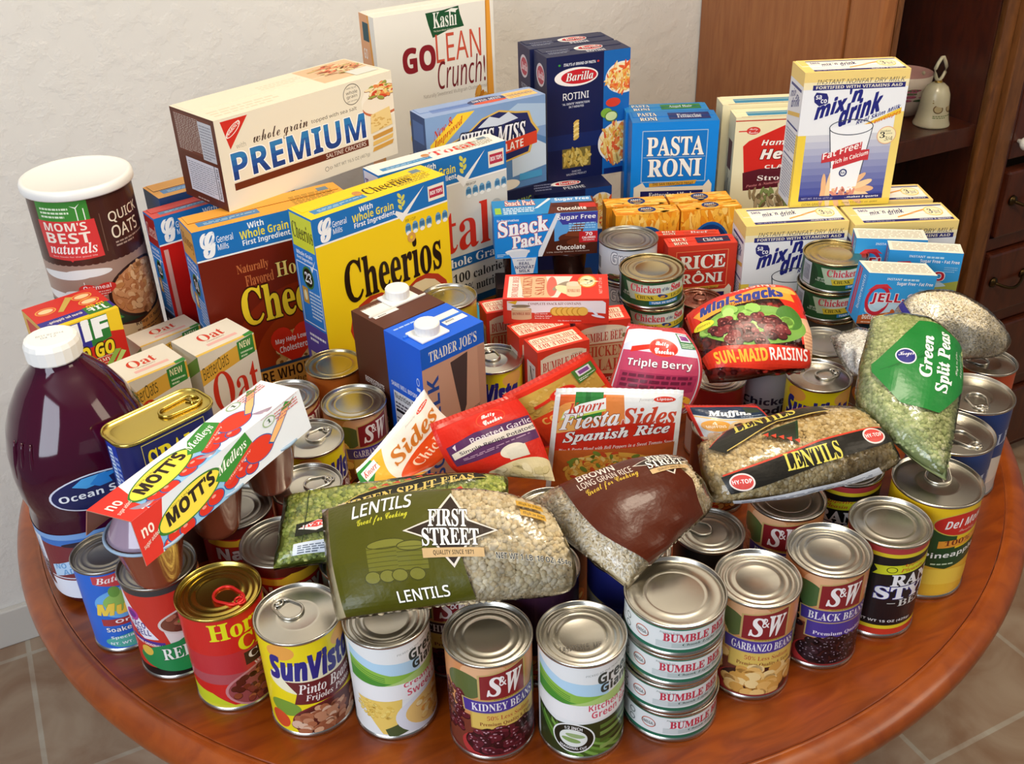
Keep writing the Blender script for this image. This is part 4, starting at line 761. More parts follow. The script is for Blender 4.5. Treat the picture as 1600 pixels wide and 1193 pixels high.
# cans
def a_sunvista(sub1='Pinto Beans', sub2='Frijoles Pintos'):
    a = Art(); a.r(-40, 0, 140, 100, 'f2dc1c'); a.e(30, 92, 10, 8, 'f0a84a'); a.e(78, 90, 12, 9, 'f0b45a'); a.t('NET WT 16 OZ', 7, 60, 9, 96, '8a7a20', 'p', up=1); a.e(52, 62, 34, 18, 'f6f0cc'); a.e(80, 44, 10, 8, '9ab83c'); a.e(26, 28, 12, 9, '7aa03a'); a.e(20, 12, 8, 10, 'd8502a')
    a.t('SunVista', 20, 62, 84, 88, '2a2a84', 'i', off=.05, it=-.0); a.p([(30, 60), (82, 58), (86, 34), (34, 34), (37, 47)], '6c2226'); a.t(sub1, 38, 46, 82, 57, 'fbf2ec', 'I'); a.t(sub2, 42, 36, 80, 44.5, 'fbf2ec', 'I')
    a.e(60, 12, 30, 22, '7a2a2e'); a.e(60, 12, 28.6, 20, '5a2420'); a.food(60, 11, 27, 18, 75, 3.6, 3.6, ['c48a68', 'b06c4a', 'd8a884', 'e0bca0', '9c5a3c'], 3, dark='6a3420', long=.4, cut=lambda x, y: y > 1); return a
def a_sw(title, sub, bean, dark, leaf='5a6a38', bowlc='b83a3a', panel='e0c060', n=95, bx=3, by=3.6, shine=None, tcol='4a3a94'):
    a = Art(); a.r(-40, 0, 140, 100, 'd8935e'); a.e(40, 92, 16, 12, 'e8b486'); a.e(26, 78, 14, 14, leaf); a.r(-40, 0, 140, 46, '7a3c2c'); a.food(16, 56, 18, 16, 40, bx, by, bean, 7, dark=dark, shine=shine); a.food(6, 26, 22, 20, 40, bx, by, bean, 9, dark=dark, shine=shine)
    a.e(90, 60, 14, 20, leaf); a.p([(36, 92), (66, 99), (70, 99), (70, 66), (36, 66)], 'c9ac6c'); a.p([(37.4, 91), (66, 97.6), (68.6, 97.6), (68.6, 66), (37.4, 66)], '8a2228'); a.t('S', 42, 70, 52, 90, 'fbf4f0', 'I', off=.02); a.t('W', 55, 70, 67, 92, 'fbf4f0', 'I', off=.02); a.t('&', 50, 80, 55, 90, 'fbf4f0', 'p'); a.t('SINCE 1896', 44, 94.4, 60, 96.4, 'd9c48a', 'p', sl=.18)
    a.r(44, 63, 66, 66.4, 'b99a3e'); a.t('PREMIUM', 46, 63.6, 64, 65.8, '4a3a10', 'B'); a.p([(24, 65), (80, 65), (80, 50), (25, 50)], 'c9b070'); a.p([(25, 64), (79, 64), (79, 51), (26, 51)], tcol); a.t(title, 31, 53, 77, 61.5, 'f6f2f4', 'B')
    a.r(30, 32, 80, 50, 'c9a850' if panel != tcol else 'c9b070'); a.r(31, 33, 79, 50, panel); q = '7a2c20' if panel != tcol else 'f0e8f0'; a.t('50% Less Sodium', 41, 42.5, 74, 47.5, 'b85a3a', 'B') if panel != tcol else None; a.t(sub, 36, 35, 76, 40, q, 'B')
    a.e(56, 12, 34, 22, bowlc); a.e(56, 16, 31, 18, '3a1a18'); a.food(56, 18, 30, 15, n, bx*1.15, by*1.15, bean, 5, dark=dark, shine=shine); a.r(-40, 0, 140, 2, '8a3030'); return a
def a_gg(sub1, sub2, beans):
    a = Art(); a.r(-40, 0, 140, 100, 'eef0ee'); a.p([(12, 94), (34, 84), (66, 80), (66, 58), (12, 62)], 'b8dcf2'); a.p([(12, 84), (26, 78), (44, 70), (70, 66), (96, 76), (96, 62), (50, 56), (12, 64)], '8fc04a'); a.p([(12, 74), (40, 62), (60, 57), (12, 60)], '4f9a38'); a.p([(36, 58), (60, 66), (96, 74), (96, 58), (60, 54)], 'b4d47c')
    for k in range(6): a.band([(12, 80 - k*3), (24, 75 - k*2.6), (40, 68 - k*2)], .8, '3f8a30')
    a.t('PICKED AT THE PEAK OF PERFECTION', 50, 90, 92, 92, '9aa09a', 'p', sl=.14); a.t('Green', 58, 80, 88, 91, '34403a', 'b', sl=.1, off=.02); a.t('Giant', 60, 70, 86, 80, '34403a', 'b', sl=.1, off=.02)
    a.e(50, 50, 60, 9, 'f4f4f2'); a.t(sub1, 52, 52, 94, 59, 'd8546a', 'b', sl=.08); a.t(sub2, 54, 43.5, 96, 51, 'd8546a', 'b', sl=.08)
    if beans:
        a.p([(12, 44), (30, 36), (96, 42), (96, 0), (12, 0)], '2c3a1a')
        for k in range(9): a.band([(14 + k*4, 40 - k*1), (26 + k*4, 20), (44 + k*5, 2)], 5, ['4f7a2c', '6a9a3c', '3c5a20', '7aa84a'][k % 4])
        for k in range(4): a.band([(60, 34 - k*8), (80, 36 - k*8), (96, 34 - k*8)], 4.4, ['5a7a34', '7a9a4c', '4a6628', '8aa85a'][k])
        a.ring(42, 21, 14.5, 17, 1.4, 'f2f4f0', 40, 1); a.e(42, 21, 13.4, 15.6, '1c2416'); a.e(42, 21, 9.4, 10, 'e8eee4'); a.e(40.6, 18.6, 6.6, 2.6, '8aa860', -14); a.e(43.4, 24, 6.6, 2.4, '9ab478', -8); a.t('1/2 INCH', 36, 31.4, 48, 34.8, 'f4f4f0', 'b', arc=1.4); a.t('DIAGONAL CUT', 33, 7.6, 51, 10.4, 'f4f4f0', 'b', arc=-2.4)
    else:
        a.p([(16, 40), (50, 42), (46, 2), (34, 2)], 'f0cf6a'); a.food(30, 30, 14, 10, 60, 1.2, 1.6, ['f2d878', 'e8c45a'], 3, dark='c89a30'); a.p([(36, 8), (48, 16), (52, 4), (44, 0), (38, 0)], '4a5a34'); a.e(76, 20, 32, 24, 'e4e6ec'); a.e(78, 22, 27, 19, 'f0c878'); a.food(80, 22, 22, 15, 60, 3, 3, ['f4cf7a', 'e8b04e', 'f8e0a4', 'eaa044'], 4, dark='d8944a'); a.ring(76, 6, 2, 2.2, .6, '555555', 14, .5); a.t('NET WT', 88, 8, 98, 12, '6a4a2a', 'b', sl=.1)
    return a
def a_hormel():
    a = Art(); a.r(-40, 0, 140, 100, 'cf2420'); a.r(-40, 34, 140, 62, 'c03038'); a.p([(-40, 36), (30, 40), (70, 36), (140, 40), (140, 28), (-40, 28)], 'b05058'); a.p([(-40, 0), (-40, 26), (24, 16), (40, 2), (60, 0)], 'c9d42a'); a.r(-40, 0, 140, 3, 'd8d43a')
    a.t('Hormel', 32, 78, 92, 96, 'e8e41e', 'B', off=.015, sl=.04); a.t('Chili', 50, 61, 88, 77, 'e8e41e', 'B', off=.015, sl=.04); a.r(52, 44, 110, 58, '3a1420'); a.t('Chunky', 55, 47, 96, 57, 'f4ecec', 'B', sl=.05); a.t('with Beans', 58, 39, 96, 45.4, 'f4dcdc', 'B', sl=.05); a.e(74, 18, 40, 24, 'c8868a'); a.e(74, 18, 38, 22, '9a4a4c'); a.food(74, 18, 35, 20, 130, 3, 2.6, ['7a3420', '94482c', '5c2418', 'b0643c', '8a3c30'], 4, dark='3a120c', cut=lambda x, y: y > 2); return a
def a_rosarita():
    a = Art(); a.r(-40, 0, 140, 100, 'c83428'); a.r(-40, 94, 140, 100, '3a3a3c'); a.r(-40, 0, 140, 9, '141414'); a.p([(14, 96), (40, 44), (28, 44), (8, 70)], 'e8e6f0'); a.e(22, 70, 6, 7, 'b03a94'); a.e(22, 70, 3.6, 4, '6a2a8a'); a.t('TACO', 18, 56, 32, 63, '3c2c7c', 'b'); a.t('BELL', 22, 48, 35, 55, '3c2c7c', 'b'); a.p([(14, 46), (44, 40), (44, 36), (14, 42)], '4a2c8c'); a.t('HOME ORIGINALS', 18, 39, 42, 42, 'f0ecf4', 'b', sl=-.2)
    a.p([(44, 60), (100, 60), (90, 26), (50, 26)], 'e4dcd8'); a.e(72, 60, 30, 15, 'd9cfc8'); a.e(72, 60, 28, 13, '7a4634'); a.food(72, 60, 25, 11, 80, 2.6, 2.4, ['8a4e38', 'a86850', '6e382a'], 4, dark='4a2018')
    for k in range(9): a.p([(56 + k*4, 60 + (k*7) % 9), (58 + k*4, 59 + (k*7) % 9), (66 + k*3, 70 + (k*5) % 8), (64 + k*3, 71 + (k*5) % 8)], 'e8923a' if k % 3 else '6a9a3a')
    a.e(86, 86, 16, 10, 'd88a54'); a.e(64, 22, 44, 18, '1f8a4c'); a.e(70, 34, 20, 9, '1f8a4c'); a.t('REFRIED', 40, 20, 90, 33, 'f4f6ee', 'B', sl=.03, oc='0e4a28'); a.t('BEANS', 58, 11, 88, 20, 'f4f6ee', 'B', sl=.03); a.e(28, 30, 5, 6, 'e0b84a'); return a
def a_batchelors():
    a = Art(); a.r(-40, 0, 140, 100, '2a6ad0'); a.e(56, 60, 30, 20, '6ab0ec'); a.p([(30, 98), (84, 98), (84, 88), (57, 80), (30, 88)], 'c8484e'); a.t('Batchelors', 33, 88, 82, 96, 'f8f0f0', 'I', sl=.02); a.e(56, 62, 22, 14, '8fc060'); a.e(46, 76, 5, 7, '6aa048'); a.e(66, 78, 5, 7, '6aa048'); a.t('Mushy', 26, 42, 88, 62, '8a6a14', 'i', off=.05); a.t('Mushy', 26, 42, 88, 62, 'f0d050', 'i', off=.04); a.r(28, 32, 90, 41, 'a83c3c'); a.t('Original', 40, 33.6, 82, 39.8, 'f8f0f0', 'b'); a.t('Soaked Dry Peas', 30, 22, 92, 30, 'f6f6fa', 'b', oc='1a3a7a'); a.e(56, 10, 30, 9, '58b0a0'); a.t('Specially coloured', 32, 13, 90, 18, 'eaf2fa', 'b'); a.t('NT. WT. 10.6 OZ. (300g)', 30, 5, 92, 9.6, 'eaf2fa', 'b'); return a
def a_ranch():
    a = Art(); a.r(-40, 0, 140, 100, '16161a'); a.r(-40, 94, 140, 100, 'b03a3c'); a.r(-40, 90, 140, 94, 'e0cc2c'); a.r(-40, 0, 140, 7, 'd03c28'); a.r(-40, 7, 140, 11, 'e8d42c'); a.fr(2, 56, 30, 88, .8, '8a8a84', .8); a.fr(0, 14, 27, 40, .8, '8a8a84', .8); a.lines(4, 60, 28, 84, 7, '4a4a46', 3)
    a.p([(38, 80), (96, 86), (96, 76), (38, 70), (41, 75)], 'd8dc2a'); a.ring(51, 76.5, 4, 3.4, .7, '3a3a10', 18, .7); a.t('Appetite', 57, 79, 80, 83, 'c8402a', 'I', sl=.1); a.t('Pleasin', 57, 74, 76, 78, 'c8402a', 'I', sl=.1); a.t('RANCH', 52, 58, 108, 71, 'f6f6f6', 'B', off=.025); a.t('STYLE', 42, 43, 106, 57, '3a3a9a', 'B', off=.06); a.t('STYLE', 42, 43, 106, 57, 'f6f6f6', 'B', off=.025); a.t('BEANS', 60, 34, 100, 42, 'd8d8d0', 'B'); a.r(52, 37.6, 58, 38.4, 'c8c8c0'); a.t('NET WT 15 OZ (425g)', 32, 14.4, 74, 18, 'e8e8e4', 'b'); return a
def a_delmonte():
    a = Art(); a.r(-40, 0, 140, 100, 'f2c81e'); a.p([(-40, 0), (-40, 30), (30, 40), (140, 34), (140, 0)], 'eab838'); a.e(36, 78, 9, 12, '2c3a1c'); a.e(32, 62, 16, 12, '8a5a1e'); a.e(34, 48, 18, 9, '6a3a16')
    a.p([(40, 76), (64, 78), (64, 52), (38, 50)], '1f4a22'); a.e(68, 82, 22, 13, 'd8c450'); a.e(68, 82, 21, 12, 'cf2a22'); a.t('Del Monte', 54, 77.6, 90, 87, 'fbf2ec', 'i', sl=.12); a.t('Quality', 64, 72.5, 78, 76.5, 'f0c8b0', 'S'); a.p([(52, 64), (90, 68), (90, 60), (52, 56)], 'e89a30'); a.t('100%', 56, 58.6, 76, 64.6, '7a2c14', 'B', sl=.1); a.p([(32, 50), (96, 60), (96, 44), (60, 32), (36, 38)], '1c4420'); a.t('Pineapple', 44, 42, 84, 50, 'f6f6ee', 'b', sl=.1); a.lines(50, 37, 80, 40, 1, 'c8d8b0', 3); a.e(34, 26, 12, 4, 'b85a2a'); a.e(54, 18, 34, 14, 'f4cf4a'); a.e(50, 8, 30, 6, 'eebf3a'); return a
def a_nalley():
    a = Art(); a.r(-40, 0, 140, 100, 'b82018'); a.r(-40, 90, 140, 100, '5a1a14'); a.p([(20, 90), (46, 88), (54, 92), (84, 89), (84, 80), (20, 82)], 'eab62c'); a.t('Nalley', 28, 62, 78, 80, 'd8ccc4', 'b', off=.03, oc='6a0e0a'); a.t('CHILI', 30, 36, 76, 54, 'f0d030', 'B'); a.food(52, 14, 34, 12, 50, 4, 3, BEAN, 3); return a
def a_salmon():
    a = Art(); a.r(-40, 0, 140, 100, 'b8b4ac'); a.r(-40, 64, 140, 100, '1f2468'); a.band([(-40, 68), (30, 66), (50, 62), (80, 66), (140, 68)], 2, 'c9b870'); a.p([(36, 64), (96, 64), (92, 44), (80, 38), (52, 38), (38, 46)], '20307c'); a.t('Salmon', 42, 43, 104, 58, 'd8e4f4', 'B', off=.03); a.r(-40, 8, 140, 26, '6a7a4a'); return a
def a_plain(c1, c2, tx=None, tc='ffffff', st='B', y0=48):
    a = Art(); a.r(-40, 0, 140, 100, c1); a.r(-40, 0, 140, 34, c2); a.e(56, 18, 26, 16, 'c8783a'); a.food(56, 18, 22, 12, 30, 4, 3, PASTA, 3)
    if tx: a.t(tx, 26, y0, 84, y0 + 18, tc, st, off=.02)
    return a
def a_soup(c1, c2, lines, tc):
    a = Art(); a.r(-40, 0, 140, 100, c2); a.r(-40, 46, 140, 100, c1); a.e(88, 52, 7, 10, '4a5a34')
    for k, t in enumerate(lines): a.t(t, 26, 56 - k*13, 82, 66 - k*13, tc, 'b', off=.02)
    return a
def a_noodleblue():
    a = Art(); a.r(-40, 0, 140, 100, '1f3f7c'); a.r(-40, 0, 140, 30, 'c8c4bc'); a.e(76, 52, 10, 8, 'd8603a'); a.t('NOODLE', 48, 56, 104, 70, 'c8d4e8', 'B', sl=.1); a.e(84, 30, 24, 16, 'e8dccc'); return a
def a_bbtuna():
    a = Art(); a.r(-40, 0, 140, 100, 'e8ecea'); a.r(-40, 0, 140, 14, '1f6a50'); a.r(-40, 94, 140, 100, '2f7a60'); a.lines(2, 24, 18, 84, 7, 'a8b0ae', 4, fill=.4); a.ring(22, 66, 2.4, 13, 4, '7a8480', 18, .7); a.ring(22, 34, 2.4, 13, 4, '7a8480', 18, .7); a.ring(34, 54, 4.6, 22, 4, 'c86a50', 24, .6); a.t('OMEGA-3', 29.4, 46, 38.6, 60, '5a5a58', 'b'); a.t('Premium Tuna', 45, 78, 56, 86, '6a7a74', 'l'); a.t('BUMBLE BEE', 47, 46, 88, 78, 'c8324a', 'B', off=.015, sl=.05); a.p([(43, 44), (90, 48), (90, 24), (43, 20)], 'cdd6d4'); a.p([(52, 40), (90, 44), (90, 26), (52, 22)], 'b9c6c4'); a.t('Chunk Light Tuna', 58, 28, 88, 41, '20463c', 'I', sl=.05); return a
def a_cots(p):
    a = Art(); a.r(-40, 0, 140, 100, '2c5a34'); a.p([(24, 90), (90, 90), (90, 30), (30, 24)], 'b8ccb0'); a.e(60, 66, 26, 26, 'd8e2d4'); a.e(12, 50, 10, 50, '24442c'); a.r(2, 4, 14, 96, 'c4c8d4'); 
    for k in range(9): a.r(3 + k*1.1, 20, 3.6 + k*1.1, 84, '6a6e80')
    a.t('NET WT', 22, 40, 28, 48, 'd8e4d4', 'b'); a.t('5 OZ (142g)', 20, 30, 30, 38, 'd8e4d4', 'b'); a.t('Chicken', 30, 58, 58, 88, 'd84a58', 'B', off=.012); a.t('of the', 59, 62, 66, 80, '2c3c7c', 'I'); a.t('Sea', 68, 60, 80, 88, 'd84a58', 'B', off=.03); a.p([(34, 48), (86, 54), (84, 30), (36, 24)], 'd8c23c'); a.t('CHUNK', 37, 31, 52, 45, '22281c', 'B'); a.t('LIGHT', 68, 34, 82, 48, '22281c', 'B'); a.e(60, 44, 4, 9, '2c3c7c', 20); a.e(60, 42, 2.2, 4.4, 'd8a43c'); a.r(48, 10, 76, 24, '3a8ac8'); a.t('TUNA IN WATER', 50, 12.6, 74, 21, 'f4f8fa', 'b'); a.p(heart(88, 72, 3, 12), 'd84a58'); return a
def a_gv():
    a = Art(); a.r(-40, 0, 140, 100, 'dcdfe6'); a.r(-40, 0, 140, 8, '3a3c58'); a.r(8, 20, 22, 66, 'f0f0f4')
    for k in range(10): a.r(9 + k*1.2, 24, 9.7 + k*1.2, 62, '4a4a56')
    a.t('Great', 36, 56, 66, 92, '5a5e74', 'b', off=.05); a.t('Great', 36, 56, 66, 92, 'f4f4f8', 'b'); a.t('Value', 46, 32, 72, 60, '2c3468', 'B'); a.food(60, 16, 26, 10, 26, 4, 6, ['4a6a34', '7a4a34', 'd8c49a'], 3); return a
def a_date(): a = Art(); a.t('18SEP2015  MP', 24, 26, 70, 33, '5a544c', 'p', sl=.12); return a
# ------------------------------------------------ packets and bags (100 = full width / height of the pouch)
def bc_spoon(a, x, y, s=1, r=0):
    c, q = math.cos(R_(r)), math.sin(R_(r)); T = lambda u, v: (x + u*c - v*q, y + u*q + v*c)
    a.p([T(-34*s, -6*s), T(-12*s, -2*s), T(-8*s, 3*s), T(-34*s, -1*s)], 'd8301e'); a.e(x, y, 15*s, 8.4*s, 'e2502e', r); a.e(x, y, 14*s, 7.6*s, 'd8281c', r); a.t('Betty', x - 8*s, y + .6*s, x + 6*s, y + 5.6*s, 'fbf2ee', 'S', off=.03, sl=math.tan(R_(r))); a.t('Crocker', x - 9*s, y - 5.4*s, x + 10*s, y - .4*s, 'fbf2ee', 'S', off=.03, sl=math.tan(R_(r)))
def a_fiesta():
    a = Art(); a.r(0, 0, 100, 100, 'f2efe8'); a.r(4, 0, 54, 98, 'e2652c'); a.p([(40, 98), (54, 98), (60, 50), (40, 40)], 'e98a44'); a.e(16, 80, 14, 12, 'f0a050'); a.e(10, 60, 10, 14, 'f0b060'); a.r(16, 76, 38, 100, '2f7d34'); a.r(24, 76, 28, 100, '256a2a'); a.p([(8, 82), (20, 89), (40, 94), (41, 84), (22, 79), (6, 74)], 'c9d860'); a.p([(9, 83), (20, 90), (40, 95.6), (41, 86), (22, 81), (7, 76)], 'f6f4ee'); a.t('Knorr', 11, 80.6, 39, 90, 'd0402a', 'I', sl=.17)
    a.t('formerly', 66, 93, 78, 96, 'b0aaa2', 'l'); a.e(86, 95, 8.6, 2.6, 'd8402c'); a.t('Lipton', 80, 93.6, 92, 96.4, 'fbf2ee', 'b'); a.t('Fiesta', 6, 65, 52, 80, 'fbf6f2', 'I', off=.012, oc='8a2a14', ow=.02, sl=.14); a.t('Sides', 54, 71, 96, 87, 'd0462a', 'I', off=.015, oc='f6e8e0', ow=.02, sl=.06)
    a.band([(4, 62), (30, 68), (60, 73), (96, 74)], 30, 'd2301c'); a.t('Spanish Rice', 10, 51, 92, 63, 'fbf6f0', 'I', off=.02, sl=.14, oc='7a140c'); a.t('Rice & Pasta Blend with Bell Peppers in a Sweet Tomato Sauce', 7, 43.6, 97, 47.6, 'f8e4da', 'I', sl=.12); a.p([(4, 46), (60, 50), (97, 56), (97, 0), (4, 0)], 'c8622a'); a.e(54, 26, 40, 20, 'f0b048'); a.food(52, 30, 38, 16, 170, 3.2, 1.6, ['f2b84a', 'e8983a', 'f6cf7a', 'd8502a', '7a8a34'], 3, dark='b8581c'); a.r(0, 0, 4, 100, 'f2efe8'); return a
def a_sides():
    a = Art(); a.r(0, 0, 100, 100, 'ece6da'); a.p([(0, 100), (34, 100), (20, 40), (20, 0), (0, 0)], 'f0b234'); a.p([(0, 100), (18, 100), (24, 88), (4, 60), (0, 60)], '2f8a34'); a.p([(4, 94), (22, 96), (24, 80), (6, 76)], 'f4f2ec'); a.t('Knorr', 6, 82, 22, 92, 'd0402a', 'I'); a.t('Lipton', 82, 90, 95, 93.5, 'fbf2ee', 'b'); a.e(88.5, 91.6, 8.4, 3.4, 'd8402c'); a.t('Lipton', 82, 90, 95, 93.5, 'fbf2ee', 'b'); a.t('formerly', 64, 91, 78, 94, 'b0a89c', 'l'); a.t('Sides', 34, 58, 96, 84, 'c8742a', 'I', off=.01, oc='f2e2c4', ow=.02); a.e(64, 22, 46, 32, 'e0501e'); a.t('Chicken', 40, 24, 96, 44, 'f8dcc0', 'I'); return a
def a_garlic():
    a = Art(); a.r(0, 0, 100, 100, 'd62a1c'); a.r(0, 96, 100, 100, 'c2281c'); bc_spoon(a, 62, 86, 1.05, 0); a.p([(6, 74), (40, 78), (98, 72), (98, 44), (6, 44)], '5a3060'); a.p([(8, 64), (40, 69), (98, 62), (98, 54), (40, 60), (8, 55)], 'e8dfd4'); a.t('Roasted Garlic', 32, 67.6, 97, 74, 'f0e6ee', 'p', off=.01, sl=-.06); a.t('Simple Recipe Potatoes', 16, 57.6, 98, 63.4, '2c2430', 'p', off=.01, sl=-.03); a.lines(16, 50, 90, 54, 2, 'b894b4', 3); a.p([(12, 72), (16, 74), (14, 66)], 'e8d8e4'); a.p([(0, 44), (98, 44), (98, 0), (0, 0)], 'cf2a1c'); a.e(66, 40, 14, 9, 'e6e0d0'); a.r(58, 30, 80, 44, 'dedacb'); a.e(66, 8, 40, 20, 'e6d9ae'); a.food(60, 10, 34, 14, 30, 7, 4, ['eee4c0', 'dccf9c'], 3, dark='b8a870'); return a
def a_cornbread():
    a = Art(); a.r(0, 0, 100, 100, 'd8301c'); a.p([(6, 90), (94, 90), (94, 40), (6, 40)], 'c8a04a'); a.food(50, 66, 42, 22, 60, 3, 1.6, ['d0aa56', 'c4983e', 'd8b668'], 3, dark='bc9040'); bc_spoon(a, 52, 70, 1.0, 0); a.p([(72, 92), (96, 92), (96, 74), (72, 70)], '4a7a34'); a.r(76, 80, 92, 90, 'e8e0ec'); a.r(78, 82, 90, 88, '8a4a94'); a.lines(74, 73, 94, 78, 2, 'dfe8d4', 3); a.p([(6, 50), (40, 54), (96, 48), (96, 0), (6, 0)], 'da401e'); a.t('CORNBREAD', 16, 36, 94, 47, 'f0b45a', 'b'); a.t('Authentic', 20, 24, 74, 33, 'f4dcc0', 'S'); return a
def a_berry():
    a = Art(); a.r(0, 0, 100, 100, 'd8dff0'); a.r(0, 95, 100, 100, 'c03a3c'); a.p([(0, 96), (4, 96), (6, 0), (0, 0)], 'cf3a30'); a.p([(96, 96), (100, 96), (100, 0), (94, 0)], 'cf3a48'); a.p([(4, 96), (60, 96), (4, 80)], 'eef2fa'); a.p([(6, 74), (94, 66), (92, 0), (8, 0)], 'c2466a'); a.p([(10, 52), (92, 46), (90, 28), (12, 28)], 'a8325a'); bc_spoon(a, 56, 76, 1.15, -3); a.r(78, 76, 96, 94, '3a7a44'); a.r(80, 84, 94, 93, 'e4dcec'); a.r(81.6, 85.6, 92.4, 91.6, '8a3a84'); a.lines(79, 77, 95, 83, 3, 'dcecd8', 3); a.t('Triple Berry', 16, 55, 86, 65, 'fbf4f6', 'b', sl=-.06, oc='5a1430'); a.lines(14, 36, 86, 52, 3, '6a1a3a', 3, sl=-.06); a.e(46, 16, 46, 14, 'f0b23a'); a.t('Simply Add Water', 16, 19, 84, 27, '5a3414', 'I', sl=-.04); return a
def a_muffin():
    a = Art(); a.r(0, 0, 100, 100, 'c4352c'); a.r(5, 0, 95, 92, 'c8ccd2'); a.p([(5, 92), (95, 92), (95, 56), (40, 62), (5, 74)], '24344e'); a.band([(5, 72), (40, 60), (95, 54)], 3, 'd8b468'); a.t('Muffins', 24, 66, 78, 82, 'e8ecf2', 'I', off=.03, sl=-.06); a.lines(62, 58, 90, 66, 2, '9aa8bc', 3); a.r(72, 72, 92, 88, '3a4438'); a.e(26, 46, 18, 13, 'e0a044'); a.t('4', 23, 48, 29, 55, 'f8ecd0', 'b'); a.t('MUFFINS', 14, 41, 38, 47, 'f8ecd0', 'b'); a.e(66, 34, 28, 22, 'd8b888'); a.food(66, 36, 22, 16, 40, 4, 3, ['d9b27a', 'e8d0a4', '4a2c18', '3a2214'], 3, dark='b08850'); a.food(24, 16, 18, 12, 14, 8, 4, ['d8b89a', 'c8a080'], 3, dark='a07a5a'); return a
def a_raisins():
    a = Art(); a.p([(0, 62), (0, 100), (100, 100), (100, 40), (88, 34), (86, 56), (70, 86), (20, 80), (8, 56)], 'd9301e'); a.p([(88, 60), (100, 66), (100, 0), (92, 0)], 'e8b890'); a.lines(90, 10, 99, 50, 12, 'c88a6a', 4); a.p([(8, 76), (60, 90), (86, 92), (88, 76), (60, 76), (14, 64)], 'eea23a'); a.t('Mini-Snacks', 14, 70, 80, 82, '2c3c8c', 'i', sl=.14, off=.05); a.t('NATURALLY SWEET', 30, 70, 58, 74, '7a3a14', 'b', sl=.12); a.t('RAISINS', 40, 92, 78, 98, 'f4e0d4', 'b'); a.e(84, 88, 10, 4, 'e8b848')
    a.e(52, 50, 40, 20, '7aa848'); a.e(80, 58, 10, 12, '4a7a30'); a.food(44, 54, 36, 14, 24, 5, 6, ['9ac860', '8aba50', 'b0d478'], 5, dark='5a8a34'); a.food(48, 46, 30, 14, 85, 3.4, 4.4, ['5a1a1c', '742428', '44121a', '8a3a3a'], 6, dark='2a080c', shine='a8605c'); a.e(14, 58, 9, 5, 'e8dc3a'); a.t('fitness', 8, 56, 20, 60, '5a5a14', 'l')
    a.p([(2, 24), (20, 30), (94, 30), (96, 12), (60, 6), (20, 10), (4, 10)], 'd9341f'); a.t('SUN-MAID', 14, 13, 58, 25, 'f2b53a', 'b', sl=.04, off=.02); a.t('RAISINS', 60, 15, 92, 27, 'f8ece4', 'b', sl=.1); return a
def first_street(a, x, y, w, h, band='c9a878'):
    a.p([(x - w, y), (x - w*.4, y + h*.25), (x, y + h), (x + w*.4, y + h*.25), (x + w, y), (x + w*.4, y - h*.3), (x, y - h), (x - w*.4, y - h*.3)], 'd8d0c4'); a.p([(x - w*.92, y), (x - w*.36, y + h*.22), (x, y + h*.9), (x + w*.36, y + h*.22), (x + w*.92, y), (x + w*.36, y - h*.28), (x, y - h*.9), (x - w*.36, y - h*.28)], '2a1c14')
    a.t('FIRST', x - w*.46, y + h*.06, x + w*.36, y + h*.52, 'f6f2ea', 'B', off=.012, oc='14100c', ow=.025); a.t('STREET', x - w*.6, y - h*.42, x + w*.58, y + h*.02, 'f6f2ea', 'B', off=.012, oc='14100c', ow=.025); a.r(x - w*.62, y - h*.72, x + w*.66, y - h*.48, band); a.t('QUALITY SINCE 1871', x - w*.4, y - h*.68, x + w*.44, y - h*.54, '4a3a24', 'b')
def a_lentils():
    a = Art(); a.p([(3, 96), (20, 97), (46, 98), (52, 98), (54, 60), (56, 34), (58, 6), (30, 3), (4, 2)], '4a4a04'); a.t('LENTILS', 13, 78, 36, 90, 'f2f2ea', 'p', off=.02, oc='2a2a08', sl=.1); a.t('Great for Cooking', 15, 69, 35, 76, 'd8d43a', 'S', sl=.12)
    for x, y, w, h in ((26, 44, 8, 10), (36, 42, 6, 9)): a.r(x - w, y - h, x + w, y + h, '67671c'); a.e(x, y + h, w, 4, '74742a'); a.ring(x, y + h, w, 4, .8, '3e3e0c', 24, .5); [a.r(x - w, y - h + k*3.4, x + w, y - h + k*3.4 + .5, '4a4a10') for k in range(6)]
    for x in (19, 25, 30, 37): a.e(x, 30, 3.4, 5, '70702a'); a.ring(x, 30, 3.4, 5, .7, '3e3e0c', 18, .4)
    a.t('LENTILS', 27, 9, 48, 18, 'f2f2ea', 'p', off=.02, oc='2a2a08', sl=.1); first_street(a, 52, 62, 19, 29); a.r(80, 84, 92, 89, 'c89a3a'); a.t('High in Fiber', 81, 85, 91.4, 88, '3a2a0c', 'I'); a.r(81, 76, 92, 81, 'c89a3a'); a.t('High in Iron', 82, 77, 91.4, 80, '3a2a0c', 'I'); a.t('NET WT 1 LB (16 OZ) 454g', 69, 39, 98, 45, '1c1c18', 'b', oc='f0ece0', ow=.04); return a
